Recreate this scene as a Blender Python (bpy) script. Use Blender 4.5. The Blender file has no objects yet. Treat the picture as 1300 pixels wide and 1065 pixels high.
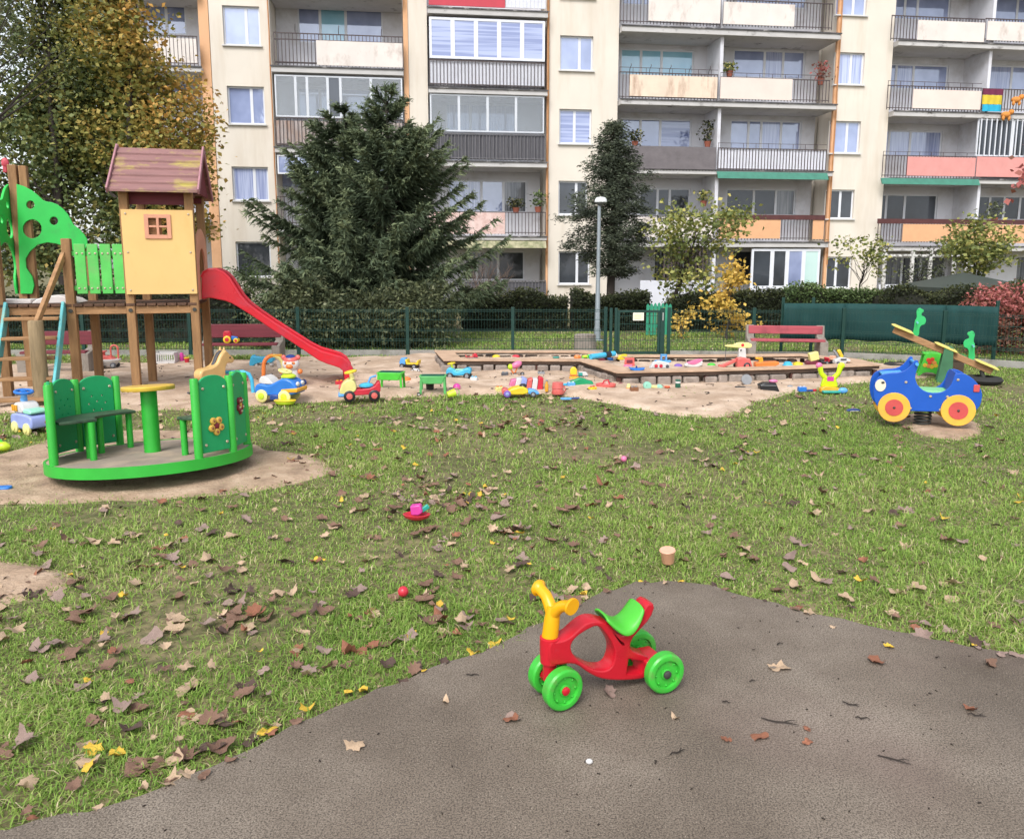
import bpy, bmesh, math, random
import numpy as np
from mathutils import Vector, Matrix
random.seed(7); RS = np.random.RandomState(11)
SC = bpy.context.scene
COL = SC.collection
R = math.radians
# ------------------------------------------------------------------ camera
CAM_H, F_PX, PITCH = 1.65, 1000.0, R(8.7)
CT, ST = math.cos(PITCH), math.sin(PITCH)
def ray(px, py):
    a, b = (px-650)/F_PX, (487.5-py)/F_PX
    return Vector((a, CT+b*ST, -ST+b*CT))
def G(px, py, z=0.0):
    d = ray(px, py); t = (z-CAM_H)/d.z
    return Vector((d.x*t, d.y*t, z))
def D(px, py, Y):
    d = ray(px, py); t = Y/d.y
    return Vector((d.x*t, Y, CAM_H+d.z*t))
def dist(p): return p.y*CT+(CAM_H-p.z)*ST      # depth along the lens axis
def pxm(p): return dist(p)/F_PX                # metres per photo pixel at p
cd = bpy.data.cameras.new('camera'); cam = bpy.data.objects.new('camera', cd); COL.objects.link(cam)
cam.location = (0, 0, CAM_H); cam.rotation_euler = (R(90)-PITCH, 0, 0)
cd.sensor_width = 36; cd.lens = 36*F_PX/1300; cd.shift_y = -45/1300; cd.clip_end = 500; cd.clip_start = .05
SC.camera = cam
# ------------------------------------------------------------------ materials
def lin(h):
    if isinstance(h, tuple): return h
    v = [int(h[i:i+2], 16)/255 for i in (0, 2, 4)]
    return tuple(c/12.92 if c <= .04045 else ((c+.055)/1.055)**2.4 for c in v)
MATS = {}
def nodes_of(name):
    m = bpy.data.materials.new(name); m.use_nodes = True
    nt = m.node_tree; nt.nodes.clear()
    o = nt.nodes.new('ShaderNodeOutputMaterial'); b = nt.nodes.new('ShaderNodeBsdfPrincipled')
    nt.links.new(b.outputs[0], o.inputs[0])
    return m, nt, b, o
def mixc(nt, fac, a, b):
    n = nt.nodes.new('ShaderNodeMix'); n.data_type = 'RGBA'
    for i, v in ((0, fac), (6, a), (7, b)):
        if isinstance(v, (int, float)): n.inputs[i].default_value = v
        elif isinstance(v, tuple): n.inputs[i].default_value = (*v[:3], 1)
        else: nt.links.new(v, n.inputs[i])
    return n.outputs[2]
def ramp(nt, src, stops):
    r = nt.nodes.new('ShaderNodeValToRGB'); e = r.color_ramp.elements
    while len(e) < len(stops): e.new(.5)
    for q, (p, c) in zip(e, stops): q.position = p; q.color = (*lin(c), 1) if not isinstance(c, (int, float)) else (c, c, c, 1)
    nt.links.new(src, r.inputs[0]); return r.outputs[0]
def noise(nt, scale, stretch=(1, 1, 1), detail=4, coord='Object', rough=.55, off=0):
    tc = nt.nodes.new('ShaderNodeTexCoord'); mp = nt.nodes.new('ShaderNodeMapping')
    mp.inputs['Scale'].default_value = stretch; mp.inputs['Location'].default_value = (off, off*1.7, off*.6)
    n = nt.nodes.new('ShaderNodeTexNoise'); n.inputs['Scale'].default_value = scale
    n.inputs['Detail'].default_value = detail; n.inputs['Roughness'].default_value = rough
    nt.links.new(tc.outputs[coord], mp.inputs[0]); nt.links.new(mp.outputs[0], n.inputs[0])
    return n.outputs[0]
def bump(nt, b, src, strength, distance=.02):
    n = nt.nodes.new('ShaderNodeBump'); n.inputs['Strength'].default_value = strength; n.inputs['Distance'].default_value = distance
    nt.links.new(src, n.inputs['Height']); nt.links.new(n.outputs[0], b.inputs['Normal'])
def M(name, col, rough=.5, var=.18, scale=5, bmp=0.0, bscale=40, stretch=(1, 1, 1), dirt=None, dscale=3, damt=(.5, .7), dstretch=(1, 1, 1), spec=.4, metal=0, emit=None):
    if name in MATS: return MATS[name]
    m, nt, b, o = nodes_of(name); c = lin(col)
    n = noise(nt, scale, stretch)
    r = ramp(nt, n, [(.3, 0.0), (.7, 1.0)])
    out = mixc(nt, r, tuple(x*(1-var) for x in c), tuple(min(1, x*(1+var)) for x in c))
    if dirt:
        dn = noise(nt, dscale, dstretch, 6, off=4.3, rough=.65)
        out = mixc(nt, ramp(nt, dn, [(damt[0], 0.0), (damt[1], 1.0)]), out, lin(dirt))
    nt.links.new(out, b.inputs['Base Color'])
    b.inputs['Roughness'].default_value = rough; b.inputs['Specular IOR Level'].default_value = spec; b.inputs['Metallic'].default_value = metal
    rr = nt.nodes.new('ShaderNodeMapRange'); nt.links.new(n, rr.inputs[0]); rr.inputs[3].default_value = max(.03, rough-.12); rr.inputs[4].default_value = min(1, rough+.12)
    nt.links.new(rr.outputs[0], b.inputs['Roughness'])
    if bmp: bump(nt, b, noise(nt, bscale, stretch, 5, off=1.1), bmp)
    MATS[name] = m; return m
def plastic(name, col, rough=.35):      # weathered outdoor plastic: slight fading, grime
    return M(name, col, rough, .12, 7, .04, 60, dirt='8a8070', dscale=9, damt=(.66, .95), spec=.45)
def foliage(name, stops, trans=.25, rough=.6):
    if name in MATS: return MATS[name]
    m, nt, b, o = nodes_of(name)
    a = nt.nodes.new('ShaderNodeAttribute'); a.attribute_name = 'rnd'
    c = ramp(nt, a.outputs['Fac'], stops)
    nt.links.new(c, b.inputs['Base Color']); b.inputs['Roughness'].default_value = rough; b.inputs['Specular IOR Level'].default_value = .25
    t = nt.nodes.new('ShaderNodeBsdfTranslucent'); nt.links.new(c, t.inputs[0])
    mx = nt.nodes.new('ShaderNodeMixShader'); mx.inputs[0].default_value = trans
    nt.links.new(b.outputs[0], mx.inputs[1]); nt.links.new(t.outputs[0], mx.inputs[2]); nt.links.new(mx.outputs[0], o.inputs[0])
    MATS[name] = m; return m
# ------------------------------------------------------------------ objects
def link(name, data, parent=None):
    o = bpy.data.objects.new(name, data); COL.objects.link(o)
    if parent: o.parent = parent
    return o
def tag(o, label=None, cat=None, group=None, kind=None):
    if label: o['label'] = label
    if cat: o['category'] = cat
    if group: o['group'] = group
    if kind: o['kind'] = kind
    return o
def thing(name, label, cat, loc=(0, 0, 0), rz=0, group=None, rot=None, scale=1):
    o = link(name, None); o.empty_display_size = .1; o.location = loc
    o.rotation_euler = rot if rot else (0, 0, rz); o.scale = (scale,)*3
    return tag(o, label, cat, group)
def children(o): return [c for c in COL.objects if c.parent == o]
def copy_tree(o, parent=None):
    c = o.copy(); COL.objects.link(c); c.parent = parent
    for ch in KIDS.get(o.name, []) or children(o): copy_tree(ch, c)
    return c
KIDS = {}
def finish(me, mat, smooth=35):
    if mat: me.materials.append(mat)
    if smooth:
        me.polygons.foreach_set('use_smooth', [True]*len(me.polygons)); me.set_sharp_from_angle(angle=R(smooth))
    me.update()
def npmesh(name, V, F, mat, rnd=None, parent=None, smooth=False):
    """V (n,3); F list of index arrays, each (k, verts per face); rnd per vertex."""
    me = bpy.data.meshes.new(name); V = np.asarray(V, np.float32)
    me.vertices.add(len(V)); me.vertices.foreach_set('co', V.ravel())
    idx = np.concatenate([f.ravel() for f in F]).astype(np.int32)
    tot = np.concatenate([np.full(len(f), f.shape[1]) for f in F]).astype(np.int32)
    st = np.concatenate([[0], np.cumsum(tot)[:-1]]).astype(np.int32)
    me.loops.add(len(idx)); me.loops.foreach_set('vertex_index', idx)
    me.polygons.add(len(tot)); me.polygons.foreach_set('loop_start', st); me.polygons.foreach_set('loop_total', tot)
    if smooth: me.polygons.foreach_set('use_smooth', np.ones(len(tot), bool))
    if rnd is not None:
        a = me.attributes.new('rnd', 'FLOAT', 'POINT'); a.data.foreach_set('value', np.asarray(rnd, np.float32))
    me.materials.append(mat); me.update(calc_edges=True); me.validate()
    return link(name, me, parent)
class MB:
    def __init__(s): s.v = []; s.f = []
    def add(s, vs, fs):
        n = len(s.v); s.v += [tuple(v) for v in vs]; s.f += [tuple(i+n for i in f) for f in fs]; return s
    def box(s, c, d, rot=None):
        x, y, z = d[0]/2, d[1]/2, d[2]/2
        vs = [Vector((i*x, j*y, k*z)) for i in (-1, 1) for j in (-1, 1) for k in (-1, 1)]
        if rot is not None:
            mt = rot if isinstance(rot, Matrix) else Matrix.Rotation(rot, 3, 'Z')
            vs = [mt @ v for v in vs]
        c = Vector(c)
        return s.add([v+c for v in vs], [(0, 1, 3, 2), (4, 6, 7, 5), (0, 4, 5, 1), (2, 3, 7, 6), (0, 2, 6, 4), (1, 5, 7, 3)])
    def bb(s, x0, x1, y0, y1, z0, z1): return s.box(((x0+x1)/2, (y0+y1)/2, (z0+z1)/2), (x1-x0, y1-y0, z1-z0))
    def beam(s, p0, p1, w, h, up=(0, 0, 1)):
        p0, p1 = Vector(p0), Vector(p1); d = (p1-p0); L = d.length; d.normalize(); u = Vector(up)
        if abs(d.dot(u)) > .98: u = Vector((0, 1, 0))
        a = d.cross(u).normalized(); b = a.cross(d)
        return s.box((p0+p1)/2, (L, w, h), Matrix((d, a, b)).transposed())
    def tube(s, pts, rad, n=10, cap=True):
        pts = [Vector(p) for p in pts]; rad = rad if isinstance(rad, (list, tuple)) else [rad]*len(pts)
        rings = []; prev = None
        for i, p in enumerate(pts):
            d = (pts[min(i+1, len(pts)-1)]-pts[max(i-1, 0)]).normalized()
            if prev is None:
                a = d.orthogonal().normalized()
            else:
                a = (prev-d*prev.dot(d))
                a = a.normalized() if a.length > 1e-6 else d.orthogonal().normalized()
            prev = a; b = d.cross(a)
            rings.append([p+(a*math.cos(2*math.pi*k/n)+b*math.sin(2*math.pi*k/n))*rad[i] for k in range(n)])
        vs = [v for r in rings for v in r]; fs = []
        for i in range(len(pts)-1):
            for k in range(n):
                k2 = (k+1) % n; fs.append((i*n+k, i*n+k2, (i+1)*n+k2, (i+1)*n+k))
        if cap: fs += [tuple(range(n-1, -1, -1)), tuple(range((len(pts)-1)*n, len(pts)*n))]
        return s.add(vs, fs)
    def cyl(s, p0, p1, r0, r1=None, n=16): return s.tube([p0, p1], [r0, r0 if r1 is None else r1], n)
    def lathe(s, prof, c=(0, 0, 0), axis='z', n=24, sx=1, sy=1, mat=None):
        """prof: (radius, height) pairs."""
        vs = []; fs = []
        for r, h in prof:
            for k in range(n):
                t = 2*math.pi*k/n; x, y = r*math.cos(t)*sx, r*math.sin(t)*sy
                v = Vector((x, y, h)) if axis == 'z' else Vector((x, h, y)) if axis == 'y' else Vector((h, x, y))
                if mat is not None: v = mat @ v
                vs.append(v+Vector(c))
        for i in range(len(prof)-1):
            for k in range(n):
                k2 = (k+1) % n; fs.append((i*n+k, i*n+k2, (i+1)*n+k2, (i+1)*n+k))
        if prof[0][0] > 1e-5: fs.append(tuple(range(n-1, -1, -1)))
        if prof[-1][0] > 1e-5: fs.append(tuple(range((len(prof)-1)*n, len(prof)*n)))
        return s.add(vs, fs)
    def ball(s, c, r, n=14, rot=None):
        r = r if isinstance(r, (tuple, list)) else (r, r, r); c = Vector(c); vs = []; m = n//2
        for i in range(m+1):
            for k in range(n):
                p, t = math.pi*i/m, 2*math.pi*k/n
                v = Vector((r[0]*math.sin(p)*math.cos(t), r[1]*math.sin(p)*math.sin(t), r[2]*math.cos(p)))
                if rot: v = rot @ v
                vs.append(v+c)
        return s.add(vs, [(i*n+k, i*n+(k+1) % n, (i+1)*n+(k+1) % n, (i+1)*n+k) for i in range(m) for k in range(n)])
    def prism(s, poly, ax, a0, a1):
        """poly: 2-D outline; extruded along axis ax ('x','y','z') between a0 and a1 (simple outlines)."""
        def P(u, v, w): return (w, u, v) if ax == 'x' else (u, w, v) if ax == 'y' else (u, v, w)
        n = len(poly)
        vs = [P(u, v, a0) for u, v in poly]+[P(u, v, a1) for u, v in poly]
        return s.add(vs, [tuple(range(n-1, -1, -1)), tuple(range(n, 2*n))]+[(i, (i+1) % n, n+(i+1) % n, n+i) for i in range(n)])
    def build(s, name, mat, parent=None, bevel=0, smooth=35, seg=2):
        me = bpy.data.meshes.new(name); me.from_pydata(s.v, [], s.f)
        bm = bmesh.new(); bm.from_mesh(me); bmesh.ops.remove_doubles(bm, verts=bm.verts, dist=1e-6)
        bmesh.ops.recalc_face_normals(bm, faces=bm.faces); bm.to_mesh(me); bm.free()
        finish(me, mat, smooth); o = link(name, me, parent)
        if bevel:
            b = o.modifiers.new('bevel', 'BEVEL'); b.width = bevel; b.segments = seg; b.limit_method = 'ANGLE'; b.angle_limit = R(40)
        return o
def bolts(parent, pts, r, mat, rot=None):
    mb = MB(); mb.ball((0, 0, 0), r, 8); o = mb.build('bolt', mat, parent); o.location = pts[0]
    for p in pts[1:]: c = o.copy(); COL.objects.link(c); c.parent = parent; c.location = p
def arc(cx, cy, r, a0, a1, n=12, ry=None):
    ry = ry or r
    return [(cx+r*math.cos(R(a0+(a1-a0)*i/n)), cy+ry*math.sin(R(a0+(a1-a0)*i/n))) for i in range(n+1)]
def circ(cx, cy, r, n=20, ry=None): return arc(cx, cy, r, 0, 360, n, ry)[:-1]
def smoothpoly(pts, it=2, closed=True):
    for _ in range(it):
        q = []; n = len(pts)
        for i in range(n if closed else n-1):
            a, b = pts[i], pts[(i+1) % n]
            q += [tuple(a[k]*.75+b[k]*.25 for k in range(len(a))), tuple(a[k]*.25+b[k]*.75 for k in range(len(a)))]
        if not closed: q = [pts[0]]+q+[pts[-1]]
        pts = q
    return pts
def plate(name, outline, holes, thick, mat, parent=None, plane='xz', bevel=.004, loc=(0, 0, 0), rot=(0, 0, 0)):
    """flat board cut to an outline with holes; plane 'xz' stands upright with its thickness along y."""
    cu = bpy.data.curves.new('tmp', 'CURVE'); cu.dimensions = '2D'; cu.fill_mode = 'BOTH'
    for pl in [outline]+list(holes):
        sp = cu.splines.new('POLY'); sp.points.add(len(pl)-1); sp.use_cyclic_u = True
        for p, q in zip(sp.points, pl): p.co = (q[0], q[1], 0, 1)
    cu.extrude = max(.0005, thick/2-bevel); cu.bevel_depth = bevel; cu.bevel_resolution = 1; cu.offset = -bevel
    o = bpy.data.objects.new('tmp', cu); COL.objects.link(o)
    dg = bpy.context.evaluated_depsgraph_get(); me = bpy.data.meshes.new_from_object(o.evaluated_get(dg))
    bpy.data.objects.remove(o); bpy.data.curves.remove(cu)
    me.name = name; me.materials.clear()
    if plane == 'xz': me.transform(Matrix.Rotation(R(90), 4, 'X'))
    elif plane == 'yz': me.transform(Matrix(((0, 0, 1, 0), (1, 0, 0, 0), (0, 1, 0, 0), (0, 0, 0, 1))))
    finish(me, mat, 40); ob = link(name, me, parent); ob.location = loc; ob.rotation_euler = rot
    return ob
def inpoly(P, poly):
    x, y = P[:, 0], P[:, 1]; c = np.zeros(len(P), bool); n = len(poly)
    for i in range(n):
        (x0, y0), (x1, y1) = poly[i][:2], poly[i-1][:2]
        if y0 == y1: continue
        c ^= ((y0 > y) != (y1 > y)) & (x < (x1-x0)*(y-y0)/(y1-y0)+x0)
    return c
def vnoise(x, y, s, seed=0):
    """cheap smooth 2-D value noise, 0..1"""
    rs = np.random.RandomState(seed); T = rs.rand(64, 64)
    u, v = np.asarray(x)/s+1000, np.asarray(y)/s+1000; i, j = np.floor(u).astype(int), np.floor(v).astype(int)
    a, b = u-i, v-j; a = a*a*(3-2*a); b = b*b*(3-2*b)
    t = lambda p, q: T[p % 64, q % 64]
    return (t(i, j)*(1-a)+t(i+1, j)*a)*(1-b)+(t(i, j+1)*(1-a)+t(i+1, j+1)*a)*b
# ------------------------------------------------------------------ world and light: overcast afternoon
w = bpy.data.worlds.new('World'); SC.world = w; w.use_nodes = True; nt = w.node_tree
bg = nt.nodes['Background']; sky = nt.nodes.new('ShaderNodeTexSky'); sky.sky_type = 'NISHITA'; sky.sun_disc = False
SUN_EL, SUN_AZ = R(50), R(200)
sky.sun_elevation = SUN_EL; sky.sun_rotation = SUN_AZ; sky.dust_density = 2; sky.air_density = 1.0; sky.ozone_density = 1
hs = nt.nodes.new('ShaderNodeHueSaturation'); hs.inputs['Saturation'].default_value = .3
nt.links.new(sky.outputs[0], hs.inputs['Color']); nt.links.new(hs.outputs[0], bg.inputs[0]); bg.inputs[1].default_value = .14
sl = bpy.data.lights.new('sun', 'SUN'); sl.energy = 1.3; sl.angle = R(25); sl.color = (1, .985, .96)
so = link('sun', sl); so.rotation_euler = Vector((-math.sin(SUN_AZ)*math.cos(SUN_EL), -math.cos(SUN_AZ)*math.cos(SUN_EL), -math.sin(SUN_EL))).to_track_quat('-Z', 'Y').to_euler()
SC.view_settings.view_transform = 'Standard'; SC.view_settings.look = 'None'; SC.view_settings.exposure = 1.02; SC.view_settings.gamma = 1
SC.cycles.max_bounces = 6; SC.cycles.diffuse_bounces = 3; SC.cycles.glossy_bounces = 3; SC.cycles.transparent_max_bounces = 12
# ------------------------------------------------------------------ ground
def ground_mat():
    m, nt, b, o = nodes_of('lawn_soil')
    n = noise(nt, .9, detail=6); n2 = noise(nt, 14, detail=6, off=3)
    c = ramp(nt, n, [(.3, '5c5c36'), (.5, '736a48'), (.7, '8a7a5c')])
    c = mixc(nt, ramp(nt, n2, [(.4, 0.0), (.65, 1.0)]), c, lin('4a4a28'))
    nt.links.new(c, b.inputs['Base Color']); b.inputs['Roughness'].default_value = .95
    bump(nt, b, n2, .7, .03); return m
def sand_mat(name, a, b_, c_, sc=3):
    m, nt, b, o = nodes_of(name)
    n = noise(nt, sc, detail=8, rough=.6); n2 = noise(nt, 45, detail=4, off=3); n3 = noise(nt, 1.1, detail=3, off=7)
    c = ramp(nt, n, [(.3, a), (.5, b_), (.7, c_)])
    c = mixc(nt, ramp(nt, n2, [(.55, 0.0), (.75, .55)]), c, lin('6f5b48'))
    c = mixc(nt, ramp(nt, n3, [(.5, 0.0), (.75, .5)]), c, lin('8f7862'))
    nt.links.new(c, b.inputs['Base Color']); b.inputs['Roughness'].default_value = .95; b.inputs['Specular IOR Level'].default_value = .1
    bump(nt, b, n2, .6, .02); return m
SAND = sand_mat('sand', '9c8672', 'b8a18c', 'cdb8a4'); DIRT = sand_mat('bare_dirt', '857160', 'a58d77', 'b9a28c', 5)
def path_mat():
    m, nt, b, o = nodes_of('worn_concrete')
    n = noise(nt, 1.2, detail=7, rough=.6); n2 = noise(nt, 170, detail=4, off=2, rough=.7); n3 = noise(nt, 260, detail=2, off=5)
    c = ramp(nt, n, [(.3, '61564a'), (.5, '7b6f62'), (.72, '988c7e')])
    c = mixc(nt, ramp(nt, n2, [(.4, .9), (.56, 0.0)]), c, lin('3c332b'))
    c = mixc(nt, ramp(nt, n3, [(.64, 0.0), (.72, .8)]), c, lin('b5a998'))
    n4 = noise(nt, .8, detail=3, off=9); c = mixc(nt, ramp(nt, n4, [(.6, 0.0), (.75, .3)]), c, lin('74605a'))
    nt.links.new(c, b.inputs['Base Color']); nt.links.new(ramp(nt, n4, [(.35, .42), (.65, .8)]), b.inputs['Roughness']); b.inputs['Specular IOR Level'].default_value = .4
    bump(nt, b, n2, .5, .006); return m
XS = np.concatenate([np.linspace(-120, -14, 12), np.linspace(-13, 13, 53), np.linspace(14, 120, 12)])
YS = np.concatenate([np.linspace(-20, -1, 8), np.linspace(0, 26, 53), np.linspace(28, 260, 20)])
gx, gy = np.meshgrid(XS, YS); V = np.stack([gx.ravel(), gy.ravel(), np.zeros(gx.size)], 1)
nx, ny = len(XS), len(YS); ii = (np.arange(ny-1)[:, None]*nx+np.arange(nx-1)[None, :]).ravel()
tag(npmesh('ground', V, [np.stack([ii, ii+1, ii+nx+1, ii+nx], 1)], ground_mat()), kind='structure')
def gpoly(pts): return [tuple(G(x, y)[:2]) for x, y in pts]
def rough_edge(poly, amp, step, seed):
    """resample a closed outline and make its edge uneven"""
    out = []; n = len(poly); rs = random.Random(seed)
    for i in range(n):
        a, b = Vector(poly[i]), Vector(poly[(i+1) % n]); k = max(1, int((b-a).length/step))
        nrm = Vector((-(b-a).y, (b-a).x)).normalized()
        for j in range(k): out.append(tuple(a+(b-a)*j/k+nrm*rs.uniform(-amp, amp)))
    return out
def patch(name, poly, step, zf, mat):
    xs = [p[0] for p in poly]; ys = [p[1] for p in poly]
    X = np.arange(min(xs)-4*step, max(xs)+5*step, step); Y = np.arange(min(ys)-4*step, max(ys)+5*step, step)
    gx, gy = np.meshgrid(X, Y); P = np.stack([gx.ravel(), gy.ravel()], 1)
    ins = np.pad(inpoly(P, poly).reshape(gx.shape).astype(float), 3)
    sm = sum(ins[a:a+gx.shape[0], b:b+gx.shape[1]] for a in range(7) for b in range(7))/49
    keep = (sm > .04) & (np.roll(sm, -1, 0) > .04) & (np.roll(sm, -1, 1) > .04)
    nx = len(X); I = (np.arange(len(Y)-1)[:, None]*nx+np.arange(nx-1)[None, :])[keep[:-1, :-1]]
    z = zf(P[:, 0], P[:, 1]); mk = np.clip(sm.ravel()*1.5-.15, 0, 1); z = z*mk-.016*(1-mk); V = np.stack([P[:, 0], P[:, 1], z], 1)
    F = np.stack([I, I+1, I+nx+1, I+nx], 1); used = np.unique(F); mp = np.zeros(len(V), int); mp[used] = np.arange(len(used))
    return tag(npmesh(name, V[used], [mp[F]], mat, smooth=True), kind='structure')
SAND_P = rough_edge(gpoly([(-120, 527), (20, 522), (130, 520), (250, 520), (330, 514), (420, 509), (500, 503), (600, 501), (690, 498), (735, 504), (820, 519), (870, 528), (915, 529), (940, 518), (965, 507), (1040, 492), (1130, 481), (1215, 478), (1215, 466), (1125, 463), (1090, 457), (900, 455), (780, 452), (560, 450), (470, 456), (330, 459), (150, 462), (-120, 466)]), .06, .25, 1)
zs = lambda x, y: .008+.05*vnoise(x, y, .5, 3)+.04*vnoise(x, y, .17, 4)*vnoise(x, y, .9, 8)
patch('sand', SAND_P, .045, zs, SAND)
CAR_C = Vector((-2.86, 6.45, 0))
c0 = G(190, 612)
EARTH = []
for nm, pts in (('dirt_under_carousel', [(-60, 640), (60, 638), (180, 634), (330, 622), (418, 600), (400, 580), (330, 572), (300, 548), (100, 545), (0, 580), (-60, 600)]),
                ('dirt_under_spring_car', [(1140, 534), (1170, 552), (1215, 560), (1243, 552), (1240, 538), (1200, 528), (1160, 526)]),
                ('dirt_patch', [(-80, 772), (30, 762), (80, 748), (96, 732), (50, 716), (-80, 712)]),
                ):
    p = rough_edge(gpoly(pts), .05, .18, len(nm)); EARTH.append(p)
    patch(nm, p, .035, lambda x, y: .008+.022*vnoise(x, y, .3, 5)+.012*vnoise(x, y, .09, 6), DIRT)
PATH_P = gpoly([(-260, 1120), (180, 1020), (292, 968), (400, 918), (480, 882), (545, 856), (610, 833), (672, 803), (720, 778), (765, 756), (808, 745), (860, 742), (905, 750), (960, 764), (1010, 778), (1070, 793), (1130, 806), (1200, 820), (1290, 838), (1420, 862), (1700, 900), (2100, 1300), (650, 1600), (-400, 1500)])
PATH_P = rough_edge(PATH_P, .018, .07, 9)
mb = MB(); mb.prism(PATH_P, 'z', .003, .024)
bpath = mb.build('path', path_mat(), smooth=0); tag(bpath, kind='structure')
# subdivide nothing: the slab is one worn sheet with a real 2 cm edge
# ------------------------------------------------------------------ apartment block
BA = math.atan(.13); B_O = Vector((2.4, 29.3, 0))
bld = thing('apartment_building', 'long cream plastered block of flats with stacked balconies behind the playground', 'building', B_O, BA)
BS, BM_ = Vector((math.cos(BA), math.sin(BA), 0)), Vector((-math.sin(BA), math.cos(BA), 0))
C0 = Vector((0, 0, CAM_H))
def bp(px, py, off=0.0):
    d = ray(px, py); t = (off-(C0-B_O).dot(BM_))/d.dot(BM_); p = C0+d*t
    return ((p-B_O).dot(BS), p.z)
def brect(x0, y0, x1, y1, off=0.0):
    ym, xm = (y0+y1)/2, (x0+x1)/2
    return bp(x0, ym, off)[0], bp(x1, ym, off)[0], bp(xm, y1, off)[1], bp(xm, y0, off)[1]
PL = dict(var=.05, scale=.7, bmp=.12, bscale=60)
W_CREAM = M('cream_plaster', 'd6cdc0', .85, dirt='bfb09c', dscale=1.1, dstretch=(1, 1, .14), damt=(.5, .85), **PL)
W_ORNG = M('orange_plaster', 'd8a880', .85, dirt='c09068', dscale=.8, **PL)
W_WHITE = M('white_plaster', 'd0d0d6', .85, dirt='b4b1b2', dscale=.8, **PL)
W_SOFF = M('slab_concrete', 'b9b6b4', .85, .08, 2, .2, 30, dirt='4a4440', dscale=2.2, dstretch=(1, 1, 2), damt=(.58, .74))
FR = M('white_window_frame', 'd4d6dc', .35, .03, 4); ALU = M('aluminium_frame', 'c3c6cb', .35, .04, 4, metal=.3)
SILL = M('sill_metal', 'c5c3c1', .4, .06, 4)
RAIL = M('brown_railing', '4d4242', .6, .2, 9); RAILG = M('grey_railing', '6a686b', .55, .2, 9); PIPE = M('pipe_orange', 'b07a4c', .6, .1, 5)
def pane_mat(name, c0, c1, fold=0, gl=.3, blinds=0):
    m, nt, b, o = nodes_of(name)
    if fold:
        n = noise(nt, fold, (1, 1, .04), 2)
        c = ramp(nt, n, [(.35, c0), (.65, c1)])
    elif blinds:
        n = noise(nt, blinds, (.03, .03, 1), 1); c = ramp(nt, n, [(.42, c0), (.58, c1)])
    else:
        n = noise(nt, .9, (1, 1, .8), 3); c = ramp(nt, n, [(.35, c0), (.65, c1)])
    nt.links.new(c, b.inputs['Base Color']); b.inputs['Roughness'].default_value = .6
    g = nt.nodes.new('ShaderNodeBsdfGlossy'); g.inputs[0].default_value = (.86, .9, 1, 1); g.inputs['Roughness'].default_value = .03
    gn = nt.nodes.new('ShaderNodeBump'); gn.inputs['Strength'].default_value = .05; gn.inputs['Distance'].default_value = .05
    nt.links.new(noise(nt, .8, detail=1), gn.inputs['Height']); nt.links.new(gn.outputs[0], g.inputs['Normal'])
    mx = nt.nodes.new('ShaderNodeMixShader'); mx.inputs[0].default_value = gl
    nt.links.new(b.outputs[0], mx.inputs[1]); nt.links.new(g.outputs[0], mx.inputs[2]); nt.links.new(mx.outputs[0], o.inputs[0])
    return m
PANE = {'b': pane_mat('glass_sky_tint', '6d7aa2', '98a5cc', gl=.19), 'c': pane_mat('glass_curtain', '828db8', 'b2bbd8', 16, .14), 'd': pane_mat('glass_dark', '1a1e23', '343a42', gl=.06),  # blue of pane 'b' is reflected sky put into its base colour
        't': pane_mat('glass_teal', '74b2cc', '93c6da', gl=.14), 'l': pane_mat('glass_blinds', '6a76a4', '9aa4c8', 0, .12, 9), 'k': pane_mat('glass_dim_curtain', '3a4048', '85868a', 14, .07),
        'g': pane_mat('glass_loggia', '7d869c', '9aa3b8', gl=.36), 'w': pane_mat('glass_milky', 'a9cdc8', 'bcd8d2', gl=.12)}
def glass_mat(name):
    m, nt, b, o = nodes_of(name); t = nt.nodes.new('ShaderNodeBsdfTransparent'); t.inputs[0].default_value = (.82, .85, .88, 1)
    g = nt.nodes.new('ShaderNodeBsdfGlossy'); g.inputs['Roughness'].default_value = .04
    mx = nt.nodes.new('ShaderNodeMixShader'); mx.inputs[0].default_value = .13
    nt.links.new(t.outputs[0], mx.inputs[1]); nt.links.new(g.outputs[0], mx.inputs[2]); nt.links.new(mx.outputs[0], o.inputs[0]); return m
PANE['g'] = glass_mat('glass_clear')
def wall(name, s0, s1, z0, z1, y, holes, mat, depth=.16, xtra=()):
    ss = sorted({s0, s1} | {min(max(h[i], s0), s1) for h in holes for i in (0, 1)}); zz = sorted({z0, z1} | {min(max(h[i], z0), z1) for h in holes for i in (2, 3)})
    mb = MB()
    for a, b in zip(ss, ss[1:]):
        for c, d in zip(zz, zz[1:]):
            if any(h[0] <= (a+b)/2 <= h[1] and h[2] <= (c+d)/2 <= h[3] for h in holes): continue
            mb.add([(a, y, c), (b, y, c), (b, y, d), (a, y, d)], [(0, 1, 2, 3)])
    for a, b, c, d in holes:
        e = y+depth
        mb.add([(a, y, c), (b, y, c), (b, y, d), (a, y, d), (a, e, c), (b, e, c), (b, e, d), (a, e, d)], [(0, 4, 5, 1), (1, 5, 6, 2), (2, 6, 7, 3), (3, 7, 4, 0)])
    for b in xtra: mb.bb(*b)
    return mb.build(name, mat, bld, smooth=0)
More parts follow.
